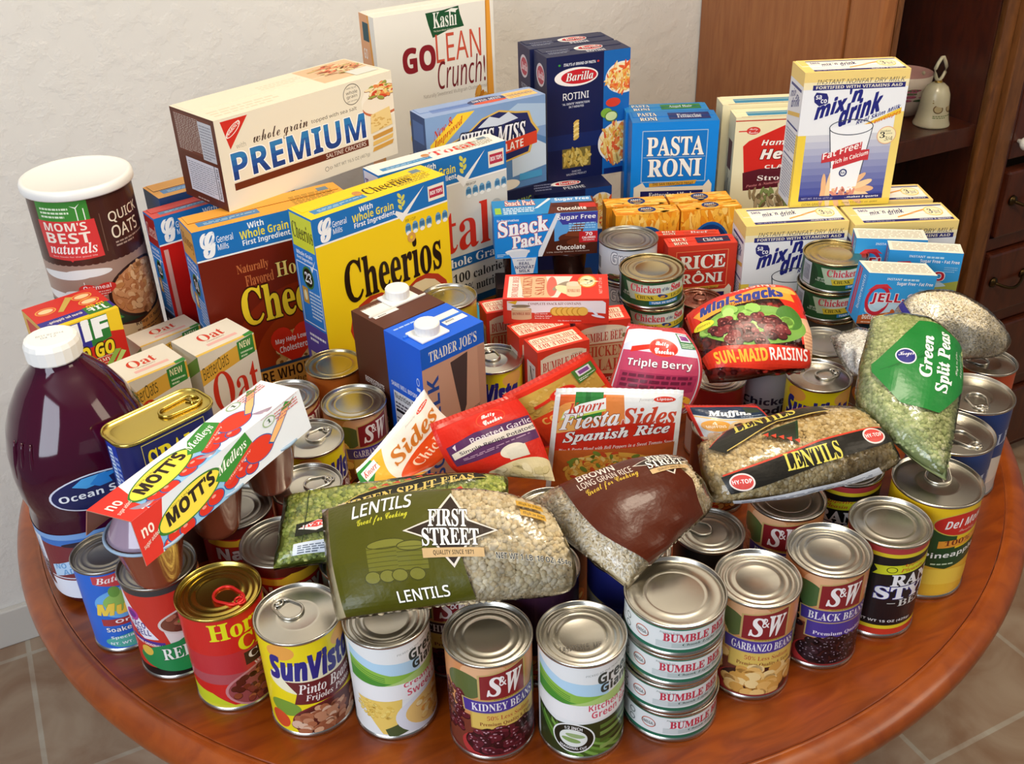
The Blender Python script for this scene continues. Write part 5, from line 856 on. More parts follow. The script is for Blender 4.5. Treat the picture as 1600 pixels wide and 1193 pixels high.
def a_peashy():
    a = Art(); a.p([(18, 40), (34, 66), (60, 84), (84, 92), (90, 78), (62, 66), (44, 50), (30, 32)], '1c1c16'); a.band([(19, 42), (34, 66), (60, 83), (85, 91)], 1.2, 'c8b060'); a.band([(30, 34), (44, 52), (62, 67), (89, 78)], 1.2, 'c8b060'); a.t('GREEN SPLIT PEAS', 27, 44, 84, 56, 'd8c06a', 'B', sl=.52, off=.01); a.p([(46, 94), (58, 90), (66, 92), (70, 99), (50, 100)], '3a4a34'); [a.p([(38 + k*5, 72 + k*3.4), (41 + k*5, 76 + k*3.4), (42 + k*5, 71 + k*3.4)], 'c8402a') for k in range(8)]; [a.p([(40 + k*7, 42 + k*3), (43 + k*7, 47 + k*3), (45 + k*7, 40 + k*3)], 'c8402a') for k in range(6)]; a.r(9, 24, 27, 40, '22241a'); a.p([(10, 33), (18, 40), (26, 34), (18, 27)], 'e8e0dc'); a.p([(11, 34), (18, 39.4), (25.4, 34.6), (18, 31)], 'd04a44'); a.t('HY-TOP', 12, 33, 24.4, 36.4, 'f8ecec', 'b'); a.r(9, 4, 34, 15, 'd4dce6'); a.lines(11, 5, 33, 13, 4, '5a6474', 3); a.r(12.5, 15, 12.9, 98, '22301a'); a.r(72, 60, 72.4, 99, '22301a'); return a
def a_brownrice():
    a = Art(); a.p([(21, 100), (84, 99), (88, 50), (80, 10), (24, 0), (20, 40)], '4e1a04'); a.t('BROWN', 30, 84, 52, 94, 'f0e8e0', 'p', off=.02); a.t('LONG GRAIN RICE', 28, 75, 60, 82, 'e8dcd0', 'p'); a.t('Great for Cooking', 30, 65, 62, 73, 'd8b43a', 'S', sl=.1); first_street(a, 80, 80, 19, 20); return a
def a_lentilhy():
    a = Art(); a.p([(6, 74), (18, 92), (40, 99), (70, 98), (76, 82), (46, 82), (24, 68), (14, 60)], '1c1c16'); a.band([(7, 76), (18, 92), (40, 98), (70, 97)], 1.4, 'c8402a'); a.band([(15, 63), (25, 69), (46, 83), (75, 83)], 1.2, 'c8b060'); a.t('LENTILS', 22, 80, 58, 93, 'd8cc5a', 'B', off=.01, sl=.2); a.p([(34, 70), (56, 78), (50, 54)], '1c3a22'); a.p([(36, 69.4), (54, 76), (49.6, 57)], '22281c'); [a.p([(35 + k*3.4, 69 - k*3), (38 + k*3.4, 69.4 - k*3), (37 + k*3.4, 65 - k*3)], 'c8402a') for k in range(5)]
    a.p([(8, 34), (30, 42), (60, 52), (96, 56), (98, 38), (62, 34), (32, 24), (10, 16)], '1c1a16'); a.band([(9, 36), (30, 43), (60, 52.6), (96, 57)], 1.6, 'c8402a'); a.t('LENTILS', 40, 31, 68, 46, 'd8cc5a', 'B', sl=.1, off=.01)
    for x, y in ((17, 27), (88, 47)): a.e(x, y, 6, 8, 'e8dcd8'); a.e(x, y, 5.2, 6.6, 'cf4a44'); a.t('HY-TOP', x - 4.6, y - 1.4, x + 4.6, y + 2.4, 'f8ecec', 'b')
    a.p([(10, 1), (10, 9), (84, 17), (86, 7), (50, 1)], 'd4d8e0'); a.lines(14, 2.4, 80, 8, 3, '6a7284', 3, sl=.07); return a
def a_peasg():
    a = Art(); a.p([(50, 90), (72, 92), (97, 80), (99, 60), (98, 40), (76, 26), (44, 28), (18, 42), (16, 48), (26, 62)], '1f7a34'); [a.band([(24 + k*6, 46 + k*3), (40 + k*6, 56 + k*3), (50 + k*5, 64 + k*3)], .6, '17642a') for k in range(8)]
    a.e(42, 60, 8.6, 5.6, 'e8e4e8'); a.e(42, 60, 7.6, 4.8, '2c2c7c'); a.t('Kroger', 36, 58, 48, 62.4, 'f4f0f4', 'S', sl=.2); a.t('Green', 54, 48, 64, 78, 'f6f8f2', 'I', up=1, off=.02); a.t('Split Peas', 68, 38, 82, 84, 'f6f8f2', 'I', up=1, off=.02); a.t('High in fiber', 85, 50, 88, 70, 'dfeedd', 'S', up=1); a.t('A fat free food', 90, 48, 93, 68, 'dfeedd', 'S', up=1); return a
def a_zip():
    a = Art(); a.p([(9, 99), (14, 99), (19, 66), (20, 30), (16, 2), (11, 2), (15, 32), (14, 66)], '2c2c86'); return a
# ---------------------------------------------------------------- the room
def structure(name, V, F, m): o = mesh(name, V, F, m); o['kind'] = 'structure'; return o
def wall_mat():
    m = bpy.data.materials.new('textured_plaster'); m.use_nodes = True; nt = m.node_tree; b = nt.nodes['Principled BSDF']; b.inputs['Base Color'].default_value = (*lin('e2dfd8'), 1); b.inputs['Roughness'].default_value = .7
    t = nt.nodes.new('ShaderNodeTexCoord'); n = nt.nodes.new('ShaderNodeTexNoise'); n.inputs['Scale'].default_value = 26; n.inputs['Detail'].default_value = 5; n.inputs['Roughness'].default_value = .6
    r = nt.nodes.new('ShaderNodeValToRGB'); r.color_ramp.elements[0].position = .46; r.color_ramp.elements[1].position = .6
    bp = nt.nodes.new('ShaderNodeBump'); bp.inputs['Strength'].default_value = .22; bp.inputs['Distance'].default_value = .004
    L = nt.links.new; L(t.outputs['Object'], n.inputs['Vector']); L(n.outputs['Fac'], r.inputs[0]); L(r.outputs[0], bp.inputs['Height']); L(bp.outputs[0], b.inputs['Normal']); return m
def tile_mat():
    m = bpy.data.materials.new('floor_tile'); m.use_nodes = True; nt = m.node_tree; b = nt.nodes['Principled BSDF']; N = nt.nodes.new; L = nt.links.new
    t = N('ShaderNodeTexCoord'); mp = N('ShaderNodeMapping'); mp.inputs['Location'].default_value = (.055, -.048, 0)
    br = N('ShaderNodeTexBrick'); br.offset = 0; br.inputs['Scale'].default_value = 1; br.inputs['Brick Width'].default_value = .331; br.inputs['Row Height'].default_value = .331; br.inputs['Mortar Size'].default_value = .005; br.inputs['Mortar Smooth'].default_value = .2
    br.inputs['Color1'].default_value = (*lin('a89480'), 1); br.inputs['Color2'].default_value = (*lin('9c8974'), 1); br.inputs['Mortar'].default_value = (*lin('b0aa9c'), 1)
    n = N('ShaderNodeTexNoise'); n.inputs['Scale'].default_value = 9; n.inputs['Detail'].default_value = 7; n.inputs['Distortion'].default_value = .9
    r = N('ShaderNodeValToRGB'); r.color_ramp.elements[0].position = .34; r.color_ramp.elements[0].color = (*lin('c9a890'), 1); r.color_ramp.elements[1].position = .66; r.color_ramp.elements[1].color = (1, .98, .95, 1)
    mx = N('ShaderNodeMixRGB'); mx.blend_type = 'MULTIPLY'; mx.inputs[0].default_value = .75
    L(t.outputs['Object'], mp.inputs[0]); L(mp.outputs[0], br.inputs[0]); L(t.outputs['Object'], n.inputs['Vector']); L(n.outputs['Fac'], r.inputs[0]); L(br.outputs['Color'], mx.inputs[1]); L(r.outputs[0], mx.inputs[2]); L(mx.outputs[0], b.inputs['Base Color']); b.inputs['Roughness'].default_value = .38
    return m
WALLM = wall_mat(); WY = .763
structure('wall_back', *boxg(-2.6, WY, 0, 3.2, WY + .1, 2.6), WALLM)
structure('floor', *boxg(-2.6, -2.6, -.05, 3.2, WY + .1, 0), tile_mat())
structure('ceiling', *boxg(-2.6, -2.6, 2.6, 3.2, WY + .1, 2.66), mat('ceiling_paint', 'e6e2da', .8))
structure('baseboard_back', *boxg(-2.6, WY - .014, 0, .80, WY, .085, .003), mat('painted_trim', 'cfcbc2', .5))
# ---------------------------------------------------------------- the round table
TBLW = wood('cherry_table_top', '6e2a03', '8e4007', (2.2, 9, 4), .28, .2); EDGE = wood('cherry_table_edge', '7c3408', '98480f', (5, 5, 5), .32, .25)
tb = thing('dining_table', 'round cherry-wood dining table carrying all of the groceries', 'table', (0, 0, 0))
V, F = capped([(.05, TOP - .03), (.579, TOP - .03), (.579, TOP - .0008), (.5782, TOP)], 160); mesh('table_top', V, F, TBLW, smooth=False, parent=tb)
pr = [(.5796, TOP - .034), (.5796, TOP - .001), (.5806, TOP - .0022), (.583, TOP - .001)] + [(.583 + .0225*math.sin(a), TOP - .018 + .017*math.cos(a)) for a in [PI*k/12 for k in range(1, 12)]] + [(.586, TOP - .036)]
V, F = lathe(pr, 160); n = 160; m_ = len(pr); F += [((m_ - 1)*n + k, (m_ - 1)*n + (k + 1) % n, (k + 1) % n, k) for k in range(n)]; mesh('edge_moulding', V, F, EDGE, smooth=True, parent=tb)
V, F = capped([(.30, .10), (.42, .16), (.47, .40), (.50, .62), (.545, .70), (.545, TOP - .0345)], 96); mesh('drum_apron', V, F, EDGE, smooth=True, parent=tb)
V, F = capped([(.36, 0), (.36, .03), (.33, .06), (.30, .0999)], 80); mesh('pedestal_base', V, F, EDGE, smooth=True, parent=tb)
# ---------------------------------------------------------------- the china hutch on the right
HW = wood('hutch_side_oak', '8c5128', '9d6234', (14, 14, 1.6), .45, .15); HD = wood('hutch_cherry', '3c1609', '552410', (9, 9, 2), .35, .35); HT = wood('hutch_trim', '5a3314', '7c4c24', (9, 9, 2), .4, .25)
hu = thing('china_hutch', 'tall brown wooden china hutch with glass door standing against the plaster wall', 'cabinet', (.808, WY, 0))
def hp(name, b, m, bev=.002, par=None): o = mesh(name, *boxg(*b, bev), m, parent=par or hu); return o
hp('side_panel', (0, -.408, 0, .02, -.004, 1.95), HW); V, F = boxg(.001, -.489, 0, .034, -.4095, 1.95, .008); mesh('corner_post', V, F, HW, parent=hu)
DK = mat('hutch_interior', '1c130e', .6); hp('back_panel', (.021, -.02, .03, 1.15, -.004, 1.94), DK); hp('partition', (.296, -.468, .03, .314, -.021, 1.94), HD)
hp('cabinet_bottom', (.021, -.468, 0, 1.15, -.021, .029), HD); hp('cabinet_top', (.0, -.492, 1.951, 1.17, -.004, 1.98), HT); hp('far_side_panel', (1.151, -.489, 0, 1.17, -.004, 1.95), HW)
hp('display_shelf', (.0215, -.470, .804, .2955, -.021, .844), HD); hp('lower_shelf', (.0215, -.44, .42, .2955, -.021, .44), HD); hp('upper_shelf', (.0215, -.44, 1.28, .2955, -.021, 1.30), HD)
hp('pilaster', (.323, -.5, 0, .359, -.469, 1.95), HT); hp('face_stile', (.3592, -.492, 0, .374, -.469, 1.95), HD)
gd = hp('glass_door', (.293, -.488, .03, .3215, -.471, 1.94), HT, .003); hp('door_stile', (.0345, -.488, .03, .046, -.471, 1.94), HT, .002, gd); hp('door_rail', (.0465, -.488, 1.86, .2925, -.471, 1.94), HT, .002, gd); hp('door_rail', (.0465, -.488, .03, .2925, -.471, .10), HT, .002, gd)
GL = mat('door_glass', 'ffffff', .02, 0, 0, 1, ior=1.1); hp('pane', (.0465, -.481, .1005, .2925, -.4785, 1.8595), GL, 0, gd)
PORC = mat('white_porcelain', 'ece8de', .18, coat=.6); BRASS = mat('dark_brass', '4a3a22', .35, 1)
cd = hp('panel_door', (.376, -.492, .768, .74, -.470, 1.9), HD, .003); V, F = boxg(.43, -.4965, .83, .69, -.4925, 1.85, .004); mesh('raised_panel', V, F, HD, parent=cd)
V, F = capped([(.004, 0), (.005, .006), (.011, .012), (.0135, .018), (.012, .024), (.007, .028), (.001, .029)], 24); V, F = [(v[0] + .3905, -.4925 - v[2], v[1] + .803) for v in V], [q for q in F]; mesh('knob', V, F, PORC, smooth=True, parent=cd)
for k, (z0, z1) in enumerate(((.606, .745), (.428, .571), (.236, .392), (.04, .2))):
    dr = hp('drawer', (.380, -.499, z0, 1.13, -.470, z1), HD, .006); zc = (z0 + z1)/2 + .008; x0 = .404
    t = tube([(x0 + .085*q/12, -.503 - .016*math.sin(PI*q/12), zc - .014*math.sin(PI*q/12)) for q in range(13)], .0032, 8)
    for xx in (x0, x0 + .085):
        v, f = capped([(.001, 0), (.011, .0), (.010, .004), (.004, .007), (.001, .008)], 18); t = join(t, ([(a[0] + xx, -.4992 - a[2], a[1] + zc) for a in v], f))
    mesh('bail_pull', t[0], t[1], BRASS, smooth=True, parent=dr)
    if k: hp('rail', (.3745, -.487, z1 + .004, 1.15, -.470, z1 + .031), HD)
# china on the shelf
def HP(m, n, z=0): return Vector((.808 + m, n - 1.0057, .8442 + z))
CREAM = mat('cream_china', 'cfc6a4', .2, coat=.5); GILT = mat('gilt_line', 'a8863a', .3, .8); ROSE = ink('painted_china', .22, .5)
be = thing('china_bell', 'cream china bell with leaf-shaped loop handle on the hutch shelf', 'bell', HP(.228, 1.345)); be.scale = (.9, .9, .9)
V, F = capped([(.034, 0), (.0365, .001), (.0365, .004), (.033, .012), (.030, .03), (.0285, .05), (.027, .064), (.021, .078), (.012, .085), (.006, .087)], 48); mesh('bell_body', V, F, CREAM, smooth=True, parent=be)
bb = Art(); bb.e(30, 50, 13, 17, '6a5230'); bb.e(30, 50, 10, 13, 'b8a478'); bb.e(64, 50, 12, 16, '6a5230'); bb.e(64, 50, 9, 12, 'b8a478'); bb.lines(14, 72, 86, 90, 2, '8a6a34', 3); bb.lines(18, 14, 84, 28, 2, '6a7a4a', 4)
v, f, c = lay(bb, lambda u, w, l: ((.0305 - .00004*w + .0012 + l)*math.sin(R_((u - 50)*1.5)), -(.0335 - .00008*w + l)*math.cos(R_((u - 50)*1.5)), .014 + .0005*w), 4, 12); mesh('painted_portraits', v, f, ROSE, c, parent=be)
lp = [(0, .086), (.008, .092), (.014, .102), (.015, .112), (.010, .122), (.002, .133), (-.002, .133), (-.010, .122), (-.015, .112), (-.014, .102), (-.008, .092)]
V, F = tube([(x, 0, z + .003) for x, z in lp], .0036, 8, True); mesh('loop_handle', V, F, CREAM, smooth=True, parent=be)
V, F = capped([(.0062, .0855), (.008, .0865), (.0075, .089), (.005, .090)], 24); mesh('gold_band', V, F, GILT, smooth=True, parent=be)
cu_ = thing('floral_cup', 'pink china cup with painted roses standing beside the cream bell', 'cup', HP(.228, 1.424))
V, F = lathe([(.02, .0), (.034, .004), (.044, .03), (.047, .055), (.050, .078), (.0485, .078), (.045, .055), (.042, .03), (.03, .006), (.001, .005)], 56); K = [lin('d9a9a0') if i >= 56*4 else lin('d8c8b4') for i in range(len(F))]; mesh('cup_body', V, F, ROSE, K, smooth=True, parent=cu_)
rf = Art(); rf.food(50, 46, 44, 26, 26, 5, 6, ['b0506a', 'c87a8c', '8a3a5a', '5a7a4a', '3f5a34'], 5, dark='6a3a44')
v, f, c = lay(rf, lambda u, w, l: ((.0445 + .0001*w*.4 + .0012 + l)*math.sin(R_((u - 50)*2.4)), -(.0445 + .0001*w*.4 + .0012 + l)*math.cos(R_((u - 50)*2.4)), .028 + .0004*w), 3, 8); mesh('painted_roses', v, f, ROSE, c, parent=cu_)
V, F = tube([(.045 + .018*math.sin(PI*k/10), 0, .03 + .04*k/10) for k in range(11)], .0035, 8); mesh('cup_handle', V, F, CREAM, smooth=True, parent=cu_)
# ---------------------------------------------------------------- cereal and other boxes at the back
def CB(*a, **k): return carton(*a, **k)
BACK = 'cereal and cracker boxes at the back'
CB('cereal_box', 'yellow cereal box with heart-shaped bowl, foremost of the cereal boxes', 'cereal box', (-148, 1172, 0), 41.6, (198, 50, 275), {'front': a_cheerios(), 'left': a_gmside('d8dc3a', '241206', 'Cheerios', '23', '5a4aa0'), 'top': a_gmtop('f6cf1c', '3f86b8', 'Cheerios')}, 'f2cc1c', BACK)
CB('cereal_box', 'brown cereal box with blue band, left of the yellow cereal box', 'cereal box', (-277, 1163, 0), 31, (199, 53, 262), {'front': a_honey(), 'left': a_gmside('d8a04a', '6a3a14', 'Honey', '14', '24344e'), 'top': a_gmtop('eea53c', '4a80b0')}, '7a2c0c', BACK)
CB('cereal_box', 'red-fronted cereal box behind the brown one', 'cereal box', (-354, 1245, 0), 38, (190, 34, 250), {'front': a_red(), 'left': a_gmside('a82a24', 'e8c0b0', 'Cereal', '12', '24304a'), 'top': a_gmtop('cf5048', '4a80a8')}, 'b82018', BACK)
CB('cereal_box', 'orange-topped cereal box rearmost on the left, behind the red one', 'cereal box', (-360, 1290, 0), 38, (186, 52, 258), {'top': a_gmtop('e8a850', '5a90c8')}, '2a4a78', BACK)
CB('cereal_box', 'white cereal box with big red lettering behind the yellow cereal box', 'cereal box', (-78, 1301, 0), 36.3, (199, 38, 275), {'front': a_total(), 'left': a_gmside('e6e2ea', '5a2a7a', 'Total', '8', '8a8ab4'), 'top': a_gmtop('eceae4', '3f8ac0', 'Total', 'd83420')}, 'e0ded8', BACK)
CB('cereal_box', 'tall cream cereal box with orange edges against the wall', 'cereal box', (-98, 1634, 0), 30.7, (205, 51, 391), {'front': a_kashi(), 'left': a_kashiside()}, 'efe9dc', BACK)
CB('cracker_box', 'long white cracker box with blue lettering lying across the cereal boxes', 'cracker box', (-237, 1265, 262), 45.5, (267, 95, 111), {'front': a_premium(), 'left': a_premiumend(), 'top': a_premtop()}, 'ece3cf', BACK)
CB('cocoa_box', 'blue hot cocoa box with mountain picture beside the cream cereal box', 'cocoa box', (-22, 1407, 180), 29.8, (190, 44, 128), {'front': a_swiss(), 'left': a_plainface('2c4878', '4a6aa0'), 'top': a_swisstop()}, '6f8fbe', BACK, sides={'right': 'd8cdb4'})
CB('pudding_box', 'dark blue pudding mix box underneath the blue hot cocoa box', 'pudding box', (-27, 1399, 0), 29.8, (158, 44, 180), {'front': a_pudding()}, '1a2040', BACK)
PG = 'dark blue pasta boxes'
CB('pasta_box', 'dark blue spiral pasta box with window, front of the upper pair', 'pasta box', (129, 1544, 150), 19.1, (134, 51, 190), {'front': a_barilla(), 'left': a_barside(), 'top': a_bartop()}, '1a2048', PG)
CB('pasta_box', 'dark blue pasta box standing right behind the spiral pasta box', 'pasta box', (108, 1596.5, 150), 19.1, (138, 51, 190), {'left': a_barside(), 'top': a_bartop('PENNE')}, '1a2048', PG)
CB('pasta_box', 'dark blue penne box underneath the spiral pasta boxes', 'pasta box', (98, 1488, 0), 14.5, (133, 165, 150), {'front': a_penne(), 'top': a_penntop()}, '161e48', PG, seam=False)
SD = 'pasta side-dish cartons'
CB('pasta_mix_box', 'bright blue pasta mix box with white lettering, front of the blue pair', 'pasta mix box', (253, 1491, 0), 0, (128, 50, 250), {'front': a_roni('0f78cc', '0e86e0', 'PASTA RONI', 'a8c4dc', 'Fettuccine Alfredo', .5), 'top': a_ronitop('1a78c4', 'PASTA RONI', '1f2f6c', 'Fettuccine')}, '0e7cd4', SD)
CB('pasta_mix_box', 'bright blue pasta mix box with green patch on top, behind its twin', 'pasta mix box', (248, 1543, 0), 1, (126, 36, 250), {'top': a_ronitop('2a84c4', 'PASTA RONI', '2f7a3c', 'Angel Hair')}, '1a7ccc', SD)
CB('rice_mix_box', 'red rice mix box with white lettering in front of the macaroni boxes', 'rice mix box', (260, 1266, 0), 5.4, (94, 28, 155), {'front': a_roni('c83024', 'd23c28', 'RICE RÔNI', 'e88a5a', 'Chicken', .54), 'top': a_ronitop('d8402c', 'RICE RONI', '22264c', 'Chicken')}, 'd2341f', SD)
CB('rice_mix_box', 'red beef rice mix box just behind the other red rice box', 'rice mix box', (246, 1299.5, 0), 0, (86, 15, 155), {'top': a_ronitop('d8402c', 'RICE RONI', 'cf4a38', 'Beef')}, 'd2341f', SD)
CB('dinner_kit_box', 'cream and red dinner kit box, half behind the dry milk box', 'dinner kit box', (412, 1502, 0), 2, (138, 38, 250), {'front': a_helper(), 'left': a_helpside(), 'top': a_helptop()}, 'efe6bd', SD)
CB('dinner_kit_box', 'cream dinner kit box with blue stripe, rearmost beside the hutch', 'dinner kit box', (404, 1546, 0), 2, (146, 40, 256), {'left': a_helpside(), 'top': a_helptop()}, 'ece2b8', SD)
MG = 'dry milk cartons'; mk = dict(left=a_milkside(), top=a_milktop())
CB('dry_milk_box', 'white and yellow dry milk box standing on top of the others', 'dry milk box', (449, 1311, 185), 1.9, (135, 56, 181), {'front': a_milk(), **mk}, 'eef0f4', MG)
CB('dry_milk_box', 'white and yellow dry milk box at the left under the topmost one', 'dry milk box', (380, 1255.5, 0), 3.5, (137, 60, 185), {'front': a_milk(), **mk}, 'eef0f4', MG)
CB('dry_milk_box', 'white and yellow dry milk box behind the blue gelatin boxes', 'dry milk box', (520, 1248, 0), 1.6, (137, 61, 185), {'front': a_milk(), **mk}, 'eef0f4', MG)
CB('dry_milk_box', 'rearmost dry milk box, its yellow top showing to the right', 'dry milk box', (513, 1321, 0), .8, (135, 57, 185), {'front': a_milk(), **mk}, 'eef0f4', MG)
MC = 'orange macaroni boxes'
for n_, (x, y, yw, w, d, sd_, lb) in enumerate(((195, 1337, 6.1, 90, 26, 3, 'orange macaroni box, front left of the four'), (285, 1347, 7.0, 86, 26, 4, 'orange macaroni box, front right of the four'), (184, 1366, 4.1, 88, 32, 5, 'orange macaroni box, back left of the four'), (275, 1376, 4.1, 88, 32, 6, 'orange macaroni box, back right of the four'))):
    CB('macaroni_box', lb, 'macaroni box', (x, y, 0), yw, (w, d, 172), {'front': a_mac(sd_), 'top': a_mactop(sd_ + 5)}, 'e99a20', MC, seam=False)
# ---------------------------------------------------------------- boxes in the middle and on the left
def cups_under(o, W, D, h0, n, m, R1, R2, name='pudding_cup', cm=None):
    for i in range(n):
        for j in range(m):
            V, F = capped([(R2, -h0), (R2 + .0015, -h0 + .002), (R1 - .001, -.004), (R1, -.0035), (R1, -.0006)], 36); x = -W/2 + W*(i + .5)/n; y = D*(j + .5)/m
            mesh(name, [(a + x, b + y, c) for a, b, c in V], F, cm, smooth=True, parent=o)
CUPM = mat('pudding_cup', '3a1a10', .22, coat=.3)
sn = CB('pudding_cup_pack', 'blue and brown chocolate pudding sleeve, upper of the two', 'pudding pack', (52, 1280, 140), 3.4, (138, 53, 61), {'front': a_snack(), 'top': a_snacktop()}, '1c86d8', 'pudding packs', seam=False, sides={'right': '3a1a10', 'bottom': '2a140c'})
cups_under(sn, .136, .052, .045, 2, 1, .0255, .019, cm=CUPM)
a_ = Art(); a_.r(0, 0, 100, 100, '1c86d8'); a_.p([(4, 98), (96, 98), (82, 2), (18, 2)], 'e4e8ee'); a_.t('made with', 22, 80, 78, 92, '3a5a9a', 'l'); a_.t('REAL', 30, 56, 70, 74, '22326c', 'b'); a_.t('NONFAT', 14, 32, 86, 52, '22326c', 'b'); a_.t('MILK', 30, 10, 70, 28, '22326c', 'b')
V, F = boxg(-.048, -.0012, -.024, -.012, -.0002, .0); v, f, c = lay(a_, lambda u, w, l: (-.048 + .00036*u, -.0012 - l, -.024 + .00024*w)); mesh('hanging_flap', V + v, F + [tuple(i + len(V) for i in q) for q in f], CARD, [lin('1c86d8')]*len(F) + c, parent=sn)
CB('pudding_cup_pack', 'dark pudding pack hidden under the upper blue pudding sleeve', 'pudding pack', (52, 1281, 0), 3.4, (136, 50, 95), {}, '2a1a1a', 'pudding packs', seam=False)
CB('pudding_cup_pack', 'teal pudding sleeve between the big tin and the chicken salad boxes', 'pudding pack', (20, 1202, 0), 14, (124, 50, 95), {'front': a_snack(), 'top': a_snacklow()}, '2f8fae', 'pudding packs', seam=False)
SG = 'chicken salad kit boxes'; sal = dict(front=a_salad(), top=a_saladtop(), left=a_saladside())
CB('snack_kit_box', 'red chicken salad kit lying flat on top of the others', 'snack kit box', (55, 1097, 136), -3.7, (126, 66, 33), {'front': a_kitfront(), 'top': a_kittop()}, 'd93a26', SG, seam=False)
CB('snack_kit_box', 'red chicken salad kit box standing in front of the pile', 'snack kit box', (61, 1042, 0), 24.1, (68, 36, 136), sal, 'd93a26', SG)
CB('snack_kit_box', 'red chicken salad kit box directly behind the standing front one', 'snack kit box', (41, 1079, 0), 24.1, (68, 34, 136), sal, 'd93a26', SG)
CB('snack_kit_box', 'red chicken salad kit box on the right beside the tuna stack', 'snack kit box', (112, 1099, 0), 8.8, (68, 36, 136), sal, 'd93a26', SG)
CB('snack_kit_box', 'red chicken salad kit box at the back left by the teal sleeve', 'snack kit box', (0, 1140, 0), 16, (60, 34, 134), sal, 'd02f22', SG)
WP = mat('white_plastic', 'f0efea', .35); 
def milk_carton(label, pos, yaw, dims, fr, sd, top, base, capx):
    W, D, H = (d/1000 for d in dims)
    o = CB('milk_carton', label, 'carton', pos, yaw, dims, {'front': fr, 'left': sd, 'top': top}, base, 'shelf-stable milk cartons', seam=False)
    V, F = boxg(-W/2 + .003, D*.49, H, W/2 - .003, D*.53, H + .0022, .0006); mesh('fold_seam', V, F, CARD, [lin('e4e0d8' if base != '1560dc' else '3a7ae0')]*len(F), parent=o)
    cx, cy = capx; V, F = boxg(cx - .019, cy - .015, H, cx + .019, cy + .015, H + .003, .0012); s = mesh('spout_plate', V, F, WP, parent=o)
    V, F = capped([(.0135, H + .003), (.0138, H + .004), (.0138, H + .013), (.0128, H + .0145), (.001, H + .0145)], 40); V = [(v[0]*(1 + .015*((i % 40) % 2)) + cx, v[1]*(1 + .015*((i % 40) % 2)) + cy, v[2]) for i, v in enumerate(V)]; mesh('screw_cap', V, F, WP, smooth=False, parent=s)
    return o
milk_carton('bright blue milk carton with white screw cap, nearer of the pair', (-62, 970, 0), 42, (88, 63, 195), a_tjblue(), a_tjside(), a_tjtop('1560dc', True), '1560dc', (-.016, .022))
milk_carton('brown milk carton with white screw cap behind the blue one', (-104.5, 1019, 0), 42.5, (86, 61, 195), a_plainface('5a3020', '5a3020'), a_tjbrside(), a_tjtop('5a3020', False), '5a3020', (.012, .046))
JG = 'blue gelatin dessert boxes'; js = dict(left=a_jelloside(), top=a_jellotop())
CB('pudding_mix_box', 'blue butterscotch pudding mix box, tilted, nearest of the blue three', 'pudding mix box', (461, 1104, 115), 2.1, (84, 36, 67), {'front': a_jello('butterscotch', 'c0602c'), **js}, '3a9ae0', JG, tilt=(R_(-1.3), R_(6)), seam=False)
CB('pudding_mix_box', 'blue pudding mix box with green dessert picture, right of the three', 'pudding mix box', (516, 1165, 113), -12.4, (87, 28, 69), {'front': a_jello('pistachio', 'a8ac4a'), **js}, '3a9ae0', JG, seam=False)
CB('pudding_mix_box', 'blue pudding mix box at the back, mostly behind the other two', 'pudding mix box', (487, 1205, 113), -8.9, (87, 32, 69), {'front': a_jello('vanilla', 'd8b45a'), **js}, '3a9ae0', JG, seam=False)
OG = 'instant oatmeal boxes'; oj = dict(front=a_oats(), left=a_oatsside(), top=a_oatstop())
CB('oatmeal_box', 'white oatmeal box with red lettering, right one of the front two', 'oatmeal box', (-328, 1047, 0), 45.6, (76, 56, 150), oj, 'eee6d4', OG, seam=False)
CB('oatmeal_box', 'white oatmeal box with red lettering just behind the luncheon meat tin', 'oatmeal box', (-395, 990, 0), 43, (78, 54, 150), oj, 'eee6d4', OG, seam=False)
CB('oatmeal_box', 'white oatmeal box in the second row by the canister', 'oatmeal box', (-420, 1132, 0), 43, (80, 40, 118), oj, 'eee6d4', OG, seam=False)
CB('oatmeal_box', 'white oatmeal box underneath the red peanut butter box', 'oatmeal box', (-489, 1050, 0), 40.4, (76, 62, 109), oj, 'eee6d4', OG, seam=False)
CB('peanut_butter_box', 'red and yellow peanut butter cup box on the left, behind the juice bottle', 'snack box', (-480, 1039, 110), 40.4, (84, 74, 83), {'front': a_jif(), 'top': a_jiftop(), 'left': a_plainface('d8a84a', 'c8382a')}, 'cf2e24', seam=False)
# oat canister
cn = can('oat_canister', 'brown paper oats canister with white plastic lid at the far left', (-519, 1210), 62.5, 299, a_canister(), '46231a', None, WP, face=-6, span=190, cat='canister')
V, F = capped([(.0627, .2915), (.0652, .2915), (.0660, .293), (.0660, .299), (.0645, .3025), (.0620, .3035), (.059, .3025), (.056, .301), (.001, .301)], 96); mesh('plastic_lid', V, F, WP, smooth=True, parent=cn)
# ---------------------------------------------------------------- cans
CG = {}
def K(label, x, y, R, h, art, base, lid='plain', tab=0, face=0, z0=0, group=None, name='food_can', lm=None, tm=None, cat='can', top=None, span=200):
    return can(name, label, (x, y), R, h, art, base, lid, lm, tab, tm, face, span, z0, group, cat, top)
SWG = 'bean cans with a framed crest label'; SVG_ = 'yellow bean cans'; GGG = 'vegetable cans with a green hillside'; NG = 'red chili cans'
KID = ['4a1420', '5e1c28', '381018', '6c2430']; GAR = ['e8b868', 'f0c87c', 'd9a450', 'f4d694']; BLK = ['1c1016', '2a1820', '140c10', '38242c']
gar = a_sw('GARBANZO BEANS', 'Premium Quality & Taste', GAR, 'b07c34', n=60, bx=4.4, by=4.6)
K('kidney bean can with purple banner, front row, left of the green bean can', -27, 617, 37.4, 112.7, a_sw('KIDNEY BEANS', 'Premium Quality & Taste', KID, '240810', shine='b88a94'), 'b86a44', 'bead', group=SWG, face=11)
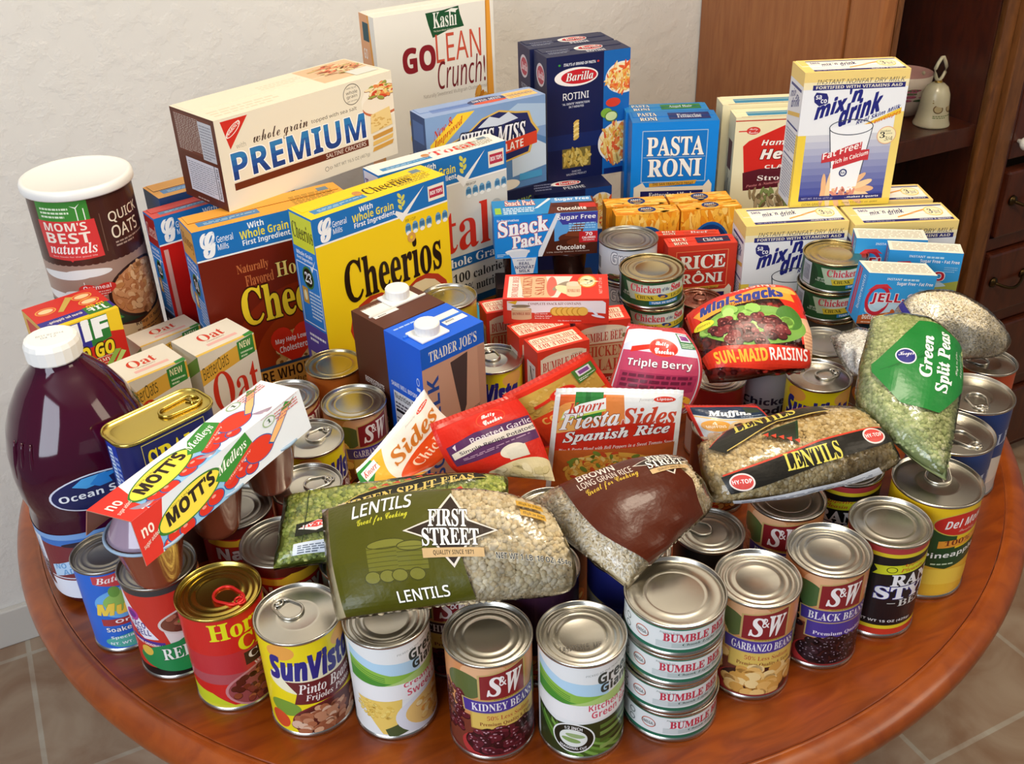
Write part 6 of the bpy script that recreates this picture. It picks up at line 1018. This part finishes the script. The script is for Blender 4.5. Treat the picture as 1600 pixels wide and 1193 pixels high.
K('green bean can with hillside label and ink-stamped lid, front row', 50, 614, 37.4, 112.7, a_gg('Kitchen Sliced', 'Green Beans', True), 'e6e8e6', 'bead', group=GGG, top=a_date(), face=6)
K('creamed corn can under the edge of the olive lentil bag, front row', -112.5, 641, 37, 112.7, a_gg('Cream Style', 'Sweet Corn', False), 'e8e8e6', 'bead', group=GGG, face=8)
K('yellow pinto bean can with pull tab, front row next to the red chili can', -188, 648, 37.4, 112.7, a_sunvista(), 'f2dc1c', 'pull', 210, group=SVG_, face=6)
K('red chili can with gold lid and red pull tab, front row', -262, 679, 37.6, 112.7, a_hormel(), 'cf2420', 'bead', 30, face=10, lm=GOLD, tm=mat('red_tab', 'd02a26', .3, .4))
K('refried bean can with green panel and black band, left of the red chili can', -326, 717, 35.5, 112.7, a_rosarita(), 'c83428', 'bead', face=-6, lm=DULL)
K('small blue mushy pea can at the left end of the front row', -386, 749, 31, 101, a_batchelors(), '2a6ad0', 'bead', face=4, lm=DULL)
K('garbanzo bean can, front row, right of the tuna stack', 207, 672, 37.4, 112.7, gar, 'b8683c', 'bead', group=SWG, face=13)
K('black bean can with purple banner, front row, third from the right end', 278, 705, 37.4, 112.7, a_sw('BLACK BEANS', 'Premium Quality', BLK, '0c0608', leaf='4a6a3a', bowlc='c03a3a', panel='4a3a94', n=120, bx=2.4, by=2.8, shine='8a7a84'), 'b8683c', 'bead', group=SWG, face=24)
K('black bean can with red and yellow bands, front row beside the pineapple can', 344, 740.5, 37.4, 112.7, a_ranch(), '16161a', 'plain', face=14)
K('wide yellow pineapple can with pull tab at the right end', 407, 795, 42.6, 116, a_delmonte(), 'f2c81e', 'pull', 170, face=14)
TG = 'stack of white tuna cans'
for k, nm in enumerate(('bottom of the white tuna stack in front', 'second from the bottom of the white tuna stack', 'third from the bottom of the white tuna stack', 'topmost of the white tuna stack in front')):
    K('tuna can, ' + nm, 128.5 + (.8, -1, .6, 0)[k], 634.5, 42.4, 33.9, a_bbtuna(), 'e8ecea', 'plain', z0=34*k, group=TG, name='tuna_can', face=(14, 2, -3, 0)[k] - 4, cat='tuna can')
K('blue salmon can behind the white tuna stack', 100, 717, 38.3, 112, a_salmon(), 'b8b4ac', 'bead', face=-8)
K('dark plum-coloured can under the right end of the olive lentil bag', 16, 697, 39, 112, a_plain('3a1c34', '5a2438'), '3a1c34', 'bead')
K('dark red crest-label can between corn and kidney beans, second row', -64, 708, 37, 110, a_sw('CHILI BEANS', 'Premium Quality', KID, '240810', tcol='3a1a24'), '4a2418', 'bead', group=SWG)
K('plain-lidded can under the clear left end of the olive lentil bag', -143, 716, 36, 112, a_plain('4a5a4a', '6a6a5a'), '4a5a4a', 'bead')
K('red chili can left of the green pea bag, second row', -219, 742, 37, 112.7, a_nalley(), 'b82018', 'bead', group=NG, lm=DULL)
K('red chili can beneath the fruit cup sleeve', -272, 796, 36, 112.7, a_nalley(), 'b82018', 'bead', group=NG, lm=DULL)
K('pull-tab can at the upper left corner of the green pea bag', -207, 827, 36, 112.7, a_plain('7a2c20', '5a2018'), '7a2c20', 'pull', 100)
K('yellow bean can with pull tab at the right end of the fruit cup sleeve', -216, 908, 36.5, 112.7, a_sunvista('Black Beans'), 'f2dc1c', 'pull', 90, group=SVG_, face=34)
K('garbanzo bean can with crest label left of the milk cartons', -177, 977, 36.5, 112.7, gar, 'b8683c', 'plain', group=SWG, face=26)
K('crest-label can with plain lid behind the right end of the fruit cup sleeve', -254, 992, 36.5, 112.7, gar, 'b8683c', 'plain', group=SWG, face=40)
K('can with gold-tinted lid below the yellow cereal box', -210, 1061, 34.5, 113, a_plain('c8702c', '9a4a20'), 'c8702c', 'plain', lm=mat('amber_tin', 'c2b48c', .26, 1))
K('tall tin with plain lid right behind the brown milk carton', -75, 1153, 35.5, 150, a_plain('d8c23a', 'c8402a'), 'd8c23a', 'plain')
K('yellow bean can with pull tab to the right of the blue milk carton', -21, 1061, 35, 112.7, a_sunvista(), 'f2dc1c', 'pull', 210, group=SVG_, face=-16)
K('can with pull ring between the rice packet and the brown rice bag', 33, 773, 36, 112.7, a_plain('5a4a3a', '7a5a3a'), '5a4a3a', 'pull', 180)
K('black-sided can with embossed lid beside the brown rice bag', 179.5, 751, 33.5, 101, a_plain('1c1c1e', '2a2a2c'), '1c1c1e', 'bead', 250, lm=DULL)
K('crest-label can with purple banner under the long lentil bag', 259, 782, 37, 112.7, a_sw('PINTO BEANS', 'Premium Quality', BEAN, '4a2014'), 'b8683c', 'plain', group=SWG, face=-4)
K('black can with red and yellow bands under the right half of the long lentil bag', 330, 829, 36, 112.7, a_ranch(), '16161a', 'plain', face=-40)
K('wide blue can with pull tab directly behind the pineapple can', 452, 875, 42, 116, a_noodleblue(), '1f3f7c', 'pull', 80, group='blue soup cans', face=-18)
K('wide blue can with pull tab, second behind the pineapple can', 502, 946, 42, 116, a_noodleblue(), '1f3f7c', 'pull', 45, group='blue soup cans', face=-22)
K('orange-red can with pull tab at the right edge, by the bag of white rice', 556, 1037, 34, 101, a_soup('c8502a', 'd87a4a', ('SOUP',), 'f4ecd8'), 'c8502a', 'pull', 270)
K('rearmost pull-tab can on the right, partly under the bag of white rice', 577, 1124, 34, 101, a_soup('b8482a', 'c86a3a', ('SOUP',), 'f4ecd8'), 'b8482a', 'pull', 60, lm=DULL)
K('yellow bean can with pull tab between the raisin bag and the green pea bag', 348, 999, 36.8, 112.7, a_sunvista('Red Beans'), 'f2dc1c', 'pull', 130, group=SVG_, face=2)
K('dark-lidded can behind the right-hand yellow bean can', 373, 1074, 36, 112.7, a_plain('b8a88c', '9a7a54'), 'b8a88c', 'plain', lm=DULL)
K('red and white soup can under the left of the raisin bag', 238, 1023, 33.5, 101, a_soup('a82824', 'd8d4cc', (), ''), 'a82824', 'bead')
K('grey and navy chicken noodle soup can under the raisin bag', 303, 1056, 33.5, 101, a_soup('b4b4bc', '9a9aa6', ('Chicken', 'Noodle', 'SOUP'), '22223a'), 'b4b4bc', 'bead', face=4)
WARM = mat('warm_tin', 'c2b48c', .26, 1)
CTA = 'tuna cans in the left green stack'; CTB = 'tuna cans in the right green stack'
for k, w in enumerate(('bottom', 'second from bottom', 'third from bottom', 'topmost')):
    K('green tuna can, %s of the stack beside the red rice box' % w, 181 + (0, 1.2, 3, 0)[k], 1187, 41.3, 40.9, a_cots(k), '2c5a34', 'tuna', z0=41*k, group=CTA, name='tuna_can', face=(10, 4, 8, 2)[k], cat='tuna can', lm=WARM)
    K('green tuna can, %s of the stack beside the blue gelatin boxes' % w, 420 + (0, 1, -3, 0)[k], 1212, 41, 40.9, a_cots(k) if k > 1 else a_plain('5a5a52', '4a4a44'), '2c5a34' if k > 1 else '5a5a52', 'tuna', z0=41*k, group=CTB, name='tuna_can', face=(10, 4, 26, 30)[k], cat='tuna can', lm=WARM)
for k, w in enumerate(('bottom', 'middle', 'top')):
    K('white canned chicken, %s of the stack of three behind the green tuna' % w, 162, 1281, 40, 54.4, a_gv(), 'dcdfe6', 'bead', z0=54.5*k, group='white canned meat', name='meat_can', face=-6, lm=DULL)
K('small can with pull tab and silver lid reflecting red, in front of the red rice box', 251, 1221, 29.5, 100, a_plain('8a2a20', '6a1a14'), '8a2a20', 'pull', 175, lm=mat('red_reflection_lid', 'b88a78', .25, 1), name='small_can')  # silver lid; the red reflection in it is put into the metal colour
K('small plain can half under the raisin bag, next to the green tuna stack', 262, 1150, 32, 95, a_plain('7a4a34', '5a2a20'), '7a4a34', 'plain', name='small_can', lm=DULL)
K('can peeping out behind the raisin bag in front of the dry milk box', 322, 1190, 33.5, 101, a_plain('6a5a4a', '5a4a3a'), '6a5a4a', 'plain', lm=DULL)
K('can under the nearest blue gelatin box', 459, 1118, 36, 112.7, a_plain('8a7a5a', '6a5a4a'), '8a7a5a', 'plain', lm=DULL)
K('can under the rear blue gelatin boxes', 514, 1188, 36, 112.7, a_plain('8a6a4a', '6a4a3a'), '8a6a4a', 'plain', lm=DULL)
K('can beneath the luncheon meat tin', -333, 810, 25.5, 127.5, a_plain('6a4a3a', '5a3a2a'), '6a4a3a', 'plain', lm=DULL)
K('can tucked in behind the white and orange rice packet', 96, 906, 32, 100, a_plain('7a3a2a', '5a2a1a'), '7a3a2a', 'plain', lm=DULL)
K('can tucked in beneath the muffin mix packet', 224, 925, 32, 98, a_plain('6a3a2a', '4a2a1a'), '6a3a2a', 'plain', lm=DULL)
for x, y, w in ((-132, 800, 'left'), (-58, 788, 'right')): K('can beneath the %s part of the green pea bag' % w, x, y, 36.5, 112.7, a_plain('7a5a3a', '5a3a2a'), '7a5a3a', 'plain', lm=DULL)
# ---------------------------------------------------------------- luncheon meat tin
def spam_tin():
    o = thing('luncheon_meat_tin', 'dark blue rectangular luncheon meat tin with gold lid and ring', 'tin', G(-313, 794, 128), R_(46.2) + TH)
    W, D, H, r = .098, .047, .082, .015
    def rr(w, d, r, n=8):
        o = []
        for cx, cy, a0 in ((w/2 - r, -d/2 + r, -90), (w/2 - r, d/2 - r, 0), (-w/2 + r, d/2 - r, 90), (-w/2 + r, -d/2 + r, 180)):
            for k in range(n + 1): a = R_(a0 + 90*k/n); o.append((cx + r*math.cos(a), cy + r*math.sin(a) + D/2))
        return o
    def loft(rings):
        V, F = [], []; m = len(rings[0][0])
        for pts, z in rings: V += [(x, y, z) for x, y in pts]
        for i in range(len(rings) - 1):
            for k in range(m): a, b = i*m + k, i*m + (k + 1) % m; F.append((a, b, b + m, a + m))
        return V, F, m
    V, F, m = loft([(rr(W, D, r), .003), (rr(W, D, r), H - .004)]); Kc = [lin('1a1f5c')]*len(F)
    for art, fm in ((a_spam(), lambda u, v, l: (-W/2 + r + (W - 2*r)*u/100, -l, .003 + (H - .007)*v/100)), (a_spamend(), lambda u, v, l: (-W/2 - l, D - r - (D - 2*r)*u/100, .003 + (H - .007)*v/100))):
        v, f, c = lay(art, fm); n = len(V); V += v; F += [tuple(i + n for i in q) for q in f]; Kc += c
    mesh('printed_body', V, F, PAPER, Kc, smooth=[len(q) == 4 and i < m for i, q in enumerate(F)], parent=o)
    V, F, m = loft([(rr(W, D, r), H - .0045), (rr(W + .004, D + .004, r + .002), H - .003), (rr(W + .004, D + .004, r + .002), H - .0004), (rr(W + .002, D + .002, r + .001), H), (rr(W, D, r), H - .001), (rr(W - .002, D - .002, r - .001), H - .0035), (rr(W - .012, D - .012, r - .005), H - .003)]); F.append(tuple(range(len(V) - m, len(V)))); l = mesh('lid', V, F, GOLD, smooth=True, parent=o)
    V, F, m = loft([(rr(W + .002, D + .002, r + .001), 0), (rr(W + .003, D + .003, r + .0015), .0015), (rr(W, D, r), .0032)]); F.append(tuple(range(m - 1, -1, -1))); mesh('bottom_rim', V, F, GOLD, smooth=True, parent=o)
    lp = [(x*1.0 + .024, y + D/2, H - .0012) for y, x in stadium(0, -.013, .010, .0105)]; t = join(tube(lp, .0014, 8, True), tube([(.040 + .005*math.cos(a), D/2 + .005*math.sin(a), H - .0015) for a in [PI*k/6 for k in range(12)]], .0012, 6, True), tube([(.033, D/2 - .006, H - .0012), (.036, D/2, H - .001), (.033, D/2 + .006, H - .0012)], .0012, 6))
    mesh('pull_ring', t[0], t[1], GOLD, smooth=True, parent=o)
spam_tin()
# ---------------------------------------------------------------- juice bottle
def bottle():
    o = thing('juice_bottle', 'big bottle of dark purple grape juice with white cap at the left', 'bottle', G(-427, 850, 0), TH + R_(24)); o.scale = (1.02, 1.02, 1.03)
    JU = mat('grape_juice', '3c0822', .08, coat=.35, spec=.5)
    def e(z): return 2.0 + (.8 if z < .15 else max(0, .8*(.20 - z)/.05) if z < .20 else 0)
    pr = [(.052, .0), (.058, .003), (.061, .010), (.0625, .03), (.0625, .095), (.0605, .104), (.0612, .110), (.0645, .125), (.0655, .145), (.0645, .165), (.060, .185), (.052, .204), (.041, .222), (.031, .234), (.0235, .242), (.021, .247), (.021, .252)]
    V, F = capped(pr, 96, e); mesh('bottle_body', V, F, JU, smooth=True, parent=o)
    t = ([], [])
    for k in range(3):
        a = R_(-148 + k*9); t = join(t, tube([(math.cos(a)*(r + .0022), math.sin(a)*(r + .0022), z) for r, z in [(rr_, .114 + .076*j/14) for j, rr_ in enumerate((.0612, .0625, .0636, .0643, .0648, .0651, .0653, .0652, .0650, .0646, .0642, .0632, .0622, .0610, .0596))]], lambda q: .0030*math.sin(PI*(.1 + .8*q)), 8))
    mesh('moulded_ribs', t[0], t[1], JU, smooth=True, parent=o)
    CP = mat('cap_white', 'f2f0ea', .4); V, F = capped([(.0235, .2475), (.0245, .249), (.0245, .262), (.0228, .2665), (.020, .268), (.001, .268)], 60); V = [(v[0]*(1 + .014*((i % 60) % 3 == 0)), v[1]*(1 + .014*((i % 60) % 3 == 0)), v[2]) for i, v in enumerate(V)]; c = mesh('screw_cap', V, F, CP, parent=o)
    v, f, k = lay(Art().t('BEST BY 2014', 20, 52, 80, 60, '8a8a88', 'p').t('04 12', 30, 40, 64, 48, '8a8a88', 'p'), lambda u, w, l: ((u - 50)*.0004, (w - 50)*.0004, .268 + l)); mesh('date_print', v, f, CARD, k, parent=c)
    def rad(z):
        for (r0, z0), (r1, z1) in zip(pr, pr[1:]):
            if z0 <= z <= z1: return r0 + (r1 - r0)*(z - z0)/(z1 - z0 + 1e-9)
        return pr[-1][0]
    def wrap(u, w, l, z0, z1, sp, a0):
        z = z0 + (z1 - z0)*w/100; a = R_(-90 + a0 + (u - 50)/100*sp); x = e(z); q = (abs(math.cos(a))**x + abs(math.sin(a))**x)**(-1/x); r = (rad(z) + .0005 + l)*q
        return (r*math.cos(a), r*math.sin(a), z)
    v, f, k = lay_open(a_juice(), lambda u, w, l: wrap(u, w, l, .012, .092, 138, -20), 2.2); mesh('wrap_label', v, f, PAPER, k, parent=o)
    v, f, k = lay(a_oval(), lambda u, w, l: wrap(u, w, l, .112, .158, 84, 8), 2, 8); mesh('oval_label', v, f, PAPER, k, parent=o)
bottle()
# ---------------------------------------------------------------- sleeve of fruit cups
def fruit_cups():
    o = thing('fruit_cup_pack', 'long sleeve of cherry fruit cups lying slanted on the cans', 'fruit cup pack', G(-260, 755, 113))
    def L(p): return G(*p) - G(-260, 755, 113)
    TBL, TBR, TFR, TFL = (-353.5, 678, 205), (-242, 858, 215), (-204, 846, 211), (-314, 666, 201); BFL, BFR = (-304, 650, 167), (-194, 830, 177); BBL, BBR = (-366, 689, 170), (-256, 869, 180)
    CREASE = 'b9826a'
    def panel(nm, a, b, c, d, art, base):         # a bottom left, b bottom right, c top right, d top left
        a, b, c, d = (L(p) for p in (a, b, c, d)); n = (b - a).cross(d - a).normalized(); V = [tuple(p) for p in (a, b, c, d)] + [tuple(p - n*.0009) for p in (a, b, c, d)]
        F = [(0, 1, 2, 3), (7, 6, 5, 4), (0, 4, 5, 1), (1, 5, 6, 2), (2, 6, 7, 3), (3, 7, 4, 0)]; Kc = [lin(base)] + [lin(CREASE)]*5
        if art:
            v, f, k = lay(art, lambda u, w, l: (a*(1 - u/100) + b*(u/100))*(1 - w/100) + (d*(1 - u/100) + c*(u/100))*(w/100) + n*l); i0 = len(V); V += v; F += [tuple(i + i0 for i in q) for q in f]; Kc += k
        mesh(nm, V, F, CARD, Kc, parent=o)
    panel('top_panel', TFL, TFR, TBR, TBL, a_motts(True), 'e6e8ec'); panel('front_panel', BFL, BFR, TFR, TFL, a_motts(), 'dfe6ee'); panel('back_panel', TBL, TBR, BBR, BBL, None, 'dfe6ee')
    CM = mat('fruit_puree_cup', '8a4630', .22, coat=.25, spec=.4); PM = mat('clear_purple_cup', 'a08a9c', .15, coat=.7); RM = mat('cup_rim', '9ab4cc', .3)
    for k, q in enumerate((.15, .5, .85)):
        f = Vector(BFL).lerp(Vector(BFR), q); b = Vector(BBL).lerp(Vector(BBR), q); m = f.lerp(b, .47); ctr = L(m); h = (m.z - 115)/1000; r = .0325
        V, F = capped([(r*.50, -h), (r*.60, -h + .003), (r*.66, -h + .008), (r*.93, -.006), (r, -.002)], 40); c = mesh('fruit_cup', [(x + ctr.x, y + ctr.y, z + ctr.z) for x, y, z in V], F, CM, smooth=True, parent=o)
        V, F = tube([(ctr.x + r*1.06*math.cos(2*PI*i/40), ctr.y + r*1.06*math.sin(2*PI*i/40), ctr.z - .0005) for i in range(40)], .0016, 6, True); mesh('cup_rim', V, F, RM, smooth=True, parent=c)
        V, F = capped([(r, .001), (r*.92, .004), (r*.52, .030), (r*.46, .033)], 40); mesh('upturned_cup', [(x + ctr.x, y + ctr.y, z + ctr.z) for x, y, z in V], F, PM, smooth=True, parent=o)
fruit_cups()
# ---------------------------------------------------------------- packets
PKG = 'flat dinner and baking packets'
pouch('food_packet', 'white and orange rice packet standing upright in front of the other packets', [(43, 867, 185), (105, 862, 185), (167, 855, 185), (36, 862, 125), (100, 857, 125), (164, 852, 125), (30, 856, 62), (95, 852, 62), (161, 849, 62)], 9, a_fiesta(), 'f2efe8', PKG, seed=1, seal='f4f2ec')
pouch('food_packet', 'cream and yellow pasta packet tilted on its side below the milk carton', [(-149, 791, 150), (-116, 820, 172), (-84, 858, 195), (-131, 777, 138), (-99, 815, 150), (-69, 856, 170), (-94, 792, 142), (-70, 826, 138), (-48, 862, 144)], 6, a_sides(), 'ece6da', PKG, seed=2, seal='f4f2ec')
pouch('food_packet', 'red and purple potato packet leaning to the left of the rice packet', [(-77, 804, 190), (-39, 829, 190), (3, 861, 185), (-62, 792, 155), (-21, 816, 155), (24, 850, 150), (-46, 802, 136), (-2, 814, 122), (39, 826, 106)], 9, a_garlic(), 'd62a1c', PKG, seed=3, seal='c8382c')
pouch('food_packet', 'red packet with tan panel between the potato and rice packets', [(-8, 866, 180), (35, 888, 190), (80, 914, 200), (10, 866, 150), (55, 892, 155), (100, 926, 160), (30, 868, 118), (77, 894, 118), (126, 931, 118)], 8, a_cornbread(), 'd8301c', PKG, seed=4, seal='c8382c')
pouch('food_packet', 'pink and pale blue berry mix pouch with red spoon emblem', [(127, 987, 190), (157, 981, 190), (187, 972, 190), (110, 959, 150), (154, 944, 155), (205, 953, 150), (91, 934, 110), (137, 926, 110), (187, 934, 110)], 16, a_berry(), 'd8dff0', PKG, seed=5, seal='b83a3c')
pouch('food_packet', 'red-edged muffin mix packet with navy top behind the long lentil bag', [(175, 888, 150), (213, 886, 150), (251, 890, 145), (183, 871, 138), (222, 868, 138), (264, 886, 132), (192, 859, 122), (234, 857, 122), (276, 872, 120)], 9, a_muffin(), 'c4352c', PKG, seed=6, seal='8a2a2a')
# ---------------------------------------------------------------- bags
LEN = ['e4d6b4', 'ecdfc0', 'd8c8a2', 'e0d4ba', 'dcc8a0']; PEA = ['acb85a', 'bcc66a', '98a64a', 'ccd07c', '8a9a54']; PEA2 = ['b4be84', 'c4cc94', 'a4b076', 'd2d6a2', 'b2bc84']
bag('bean_bag', 'bag of pale lentils with olive green label in front', [(-167, 709, 170), (-58, 712, 184), (26, 700, 172), (-158, 653, 154), (-58, 662, 162), (46, 658, 154), (-148, 618, 130), (-51, 634, 130), (45, 652, 128)], 34, 'lentils', (3.4, 3.4, 1.5), 2600, LEN, 'cbb98e', a_lentils(), 'bags of beans and peas', 3, skip=lambda u, v: u < .5 and .05 < v < .95)
bag('bean_bag', 'bag of green split peas with black banner behind the olive-labelled lentils', [(-215, 772, 138), (-112, 778, 144), (-8, 790, 140), (-215, 733, 130), (-109, 748, 136), (-8, 759, 134), (-215, 695, 120), (-119, 708, 120), (-17, 711, 120)], 32, 'split_peas', (3.2, 3.2, 2.0), 2600, PEA, '869440', a_peashy(), 'bags of beans and peas', 4)
bag('rice_bag', 'bag of brown rice with dark brown label in the middle', [(10, 746, 142), (84, 755, 165), (153, 772, 168), (45, 691, 142), (101, 701, 165), (163, 747, 160), (90, 642, 132), (130, 682, 142), (175, 743, 138)], 34, 'rice_grains', (3.6, 1.2, 1.1), 3800, ['f0dfbc', 'f6e8cc', 'e4d0a8', 'faf0dc'], 'e4d0a4', a_brownrice(), 'bags of beans and peas', 5, tilt=.2, skip=lambda u, v: .28 < u < .8 and .08 < v < .94)
bag('bean_bag', 'long bag of tan lentils with two black banners on the right', [(178, 819, 146), (258, 843, 158), (344, 858, 158), (174, 776, 145), (263, 785, 156), (356, 814, 155), (182, 759, 128), (274, 772, 130), (373, 811, 130)], 30, 'lentils', (3.2, 3.2, 1.5), 3000, ['d0b884', 'dcc694', 'c2a872', 'e2d0a8'], 'ae9660', a_lentilhy(), 'bags of beans and peas', 6)
bag('bean_bag', 'bag of green split peas with bright green label leaning on the right', [(385, 970, 195), (430, 963, 200), (461, 929, 185), (362, 914, 175), (394, 870, 178), (450, 887, 168), (348, 873, 152), (370, 809, 144), (402, 771, 134)], 32, 'split_peas', (3.3, 3.3, 2.0), 3000, PEA2, '98a268', a_peasg(), 'bags of beans and peas', 7, skip=lambda u, v: .55 < u < .92 and .4 < v < .76)
bag('rice_bag', 'clear zip bag of white rice with blue stripe behind the green pea bag', [(449, 1064, 150), (492, 1064, 172), (543, 1052, 148), (457, 1035, 140), (494, 1025, 156), (573, 1043, 122), (471, 1025, 122), (507, 1017, 120), (555, 1035, 118)], 40, 'rice_grains', (3.0, 1.0, 1.0), 3600, ['fbf2da', 'fdf6e4', 'f2e6c8', 'fffaf0'], 'f8eed4', a_zip(), 'zip bags', 8, tilt=.2)
bag('rice_bag', 'small clear zip bag of white grains left of the green pea bag', [(374, 1053, 128), (394, 1043, 138), (415, 1046, 140), (374, 1017, 128), (386, 1000, 138), (399, 994, 142), (386, 980, 124), (388, 970, 126), (392, 967, 126)], 20, 'rice_grains', (3.2, 1.0, 1.0), 1200, ['f0eee8', 'f8f6f2', 'e4e2dc'], 'f0eee8', None, 'zip bags', 9, tilt=.2)
bag('raisin_bag', 'red bag of raisin boxes with grapes picture and clear window', [(206, 1069, 150), (270, 1072, 178), (328, 1080, 180), (209, 1018, 142), (267, 1013, 158), (335, 1011, 152), (218, 975, 122), (269, 974, 126), (329, 998, 126)], 42, 'raisins', (5, 5, 2), 260, ['6a1c1a', '8a2a20', 'b83020', 'c8301e'], '9a2418', a_raisins(), None, 10)
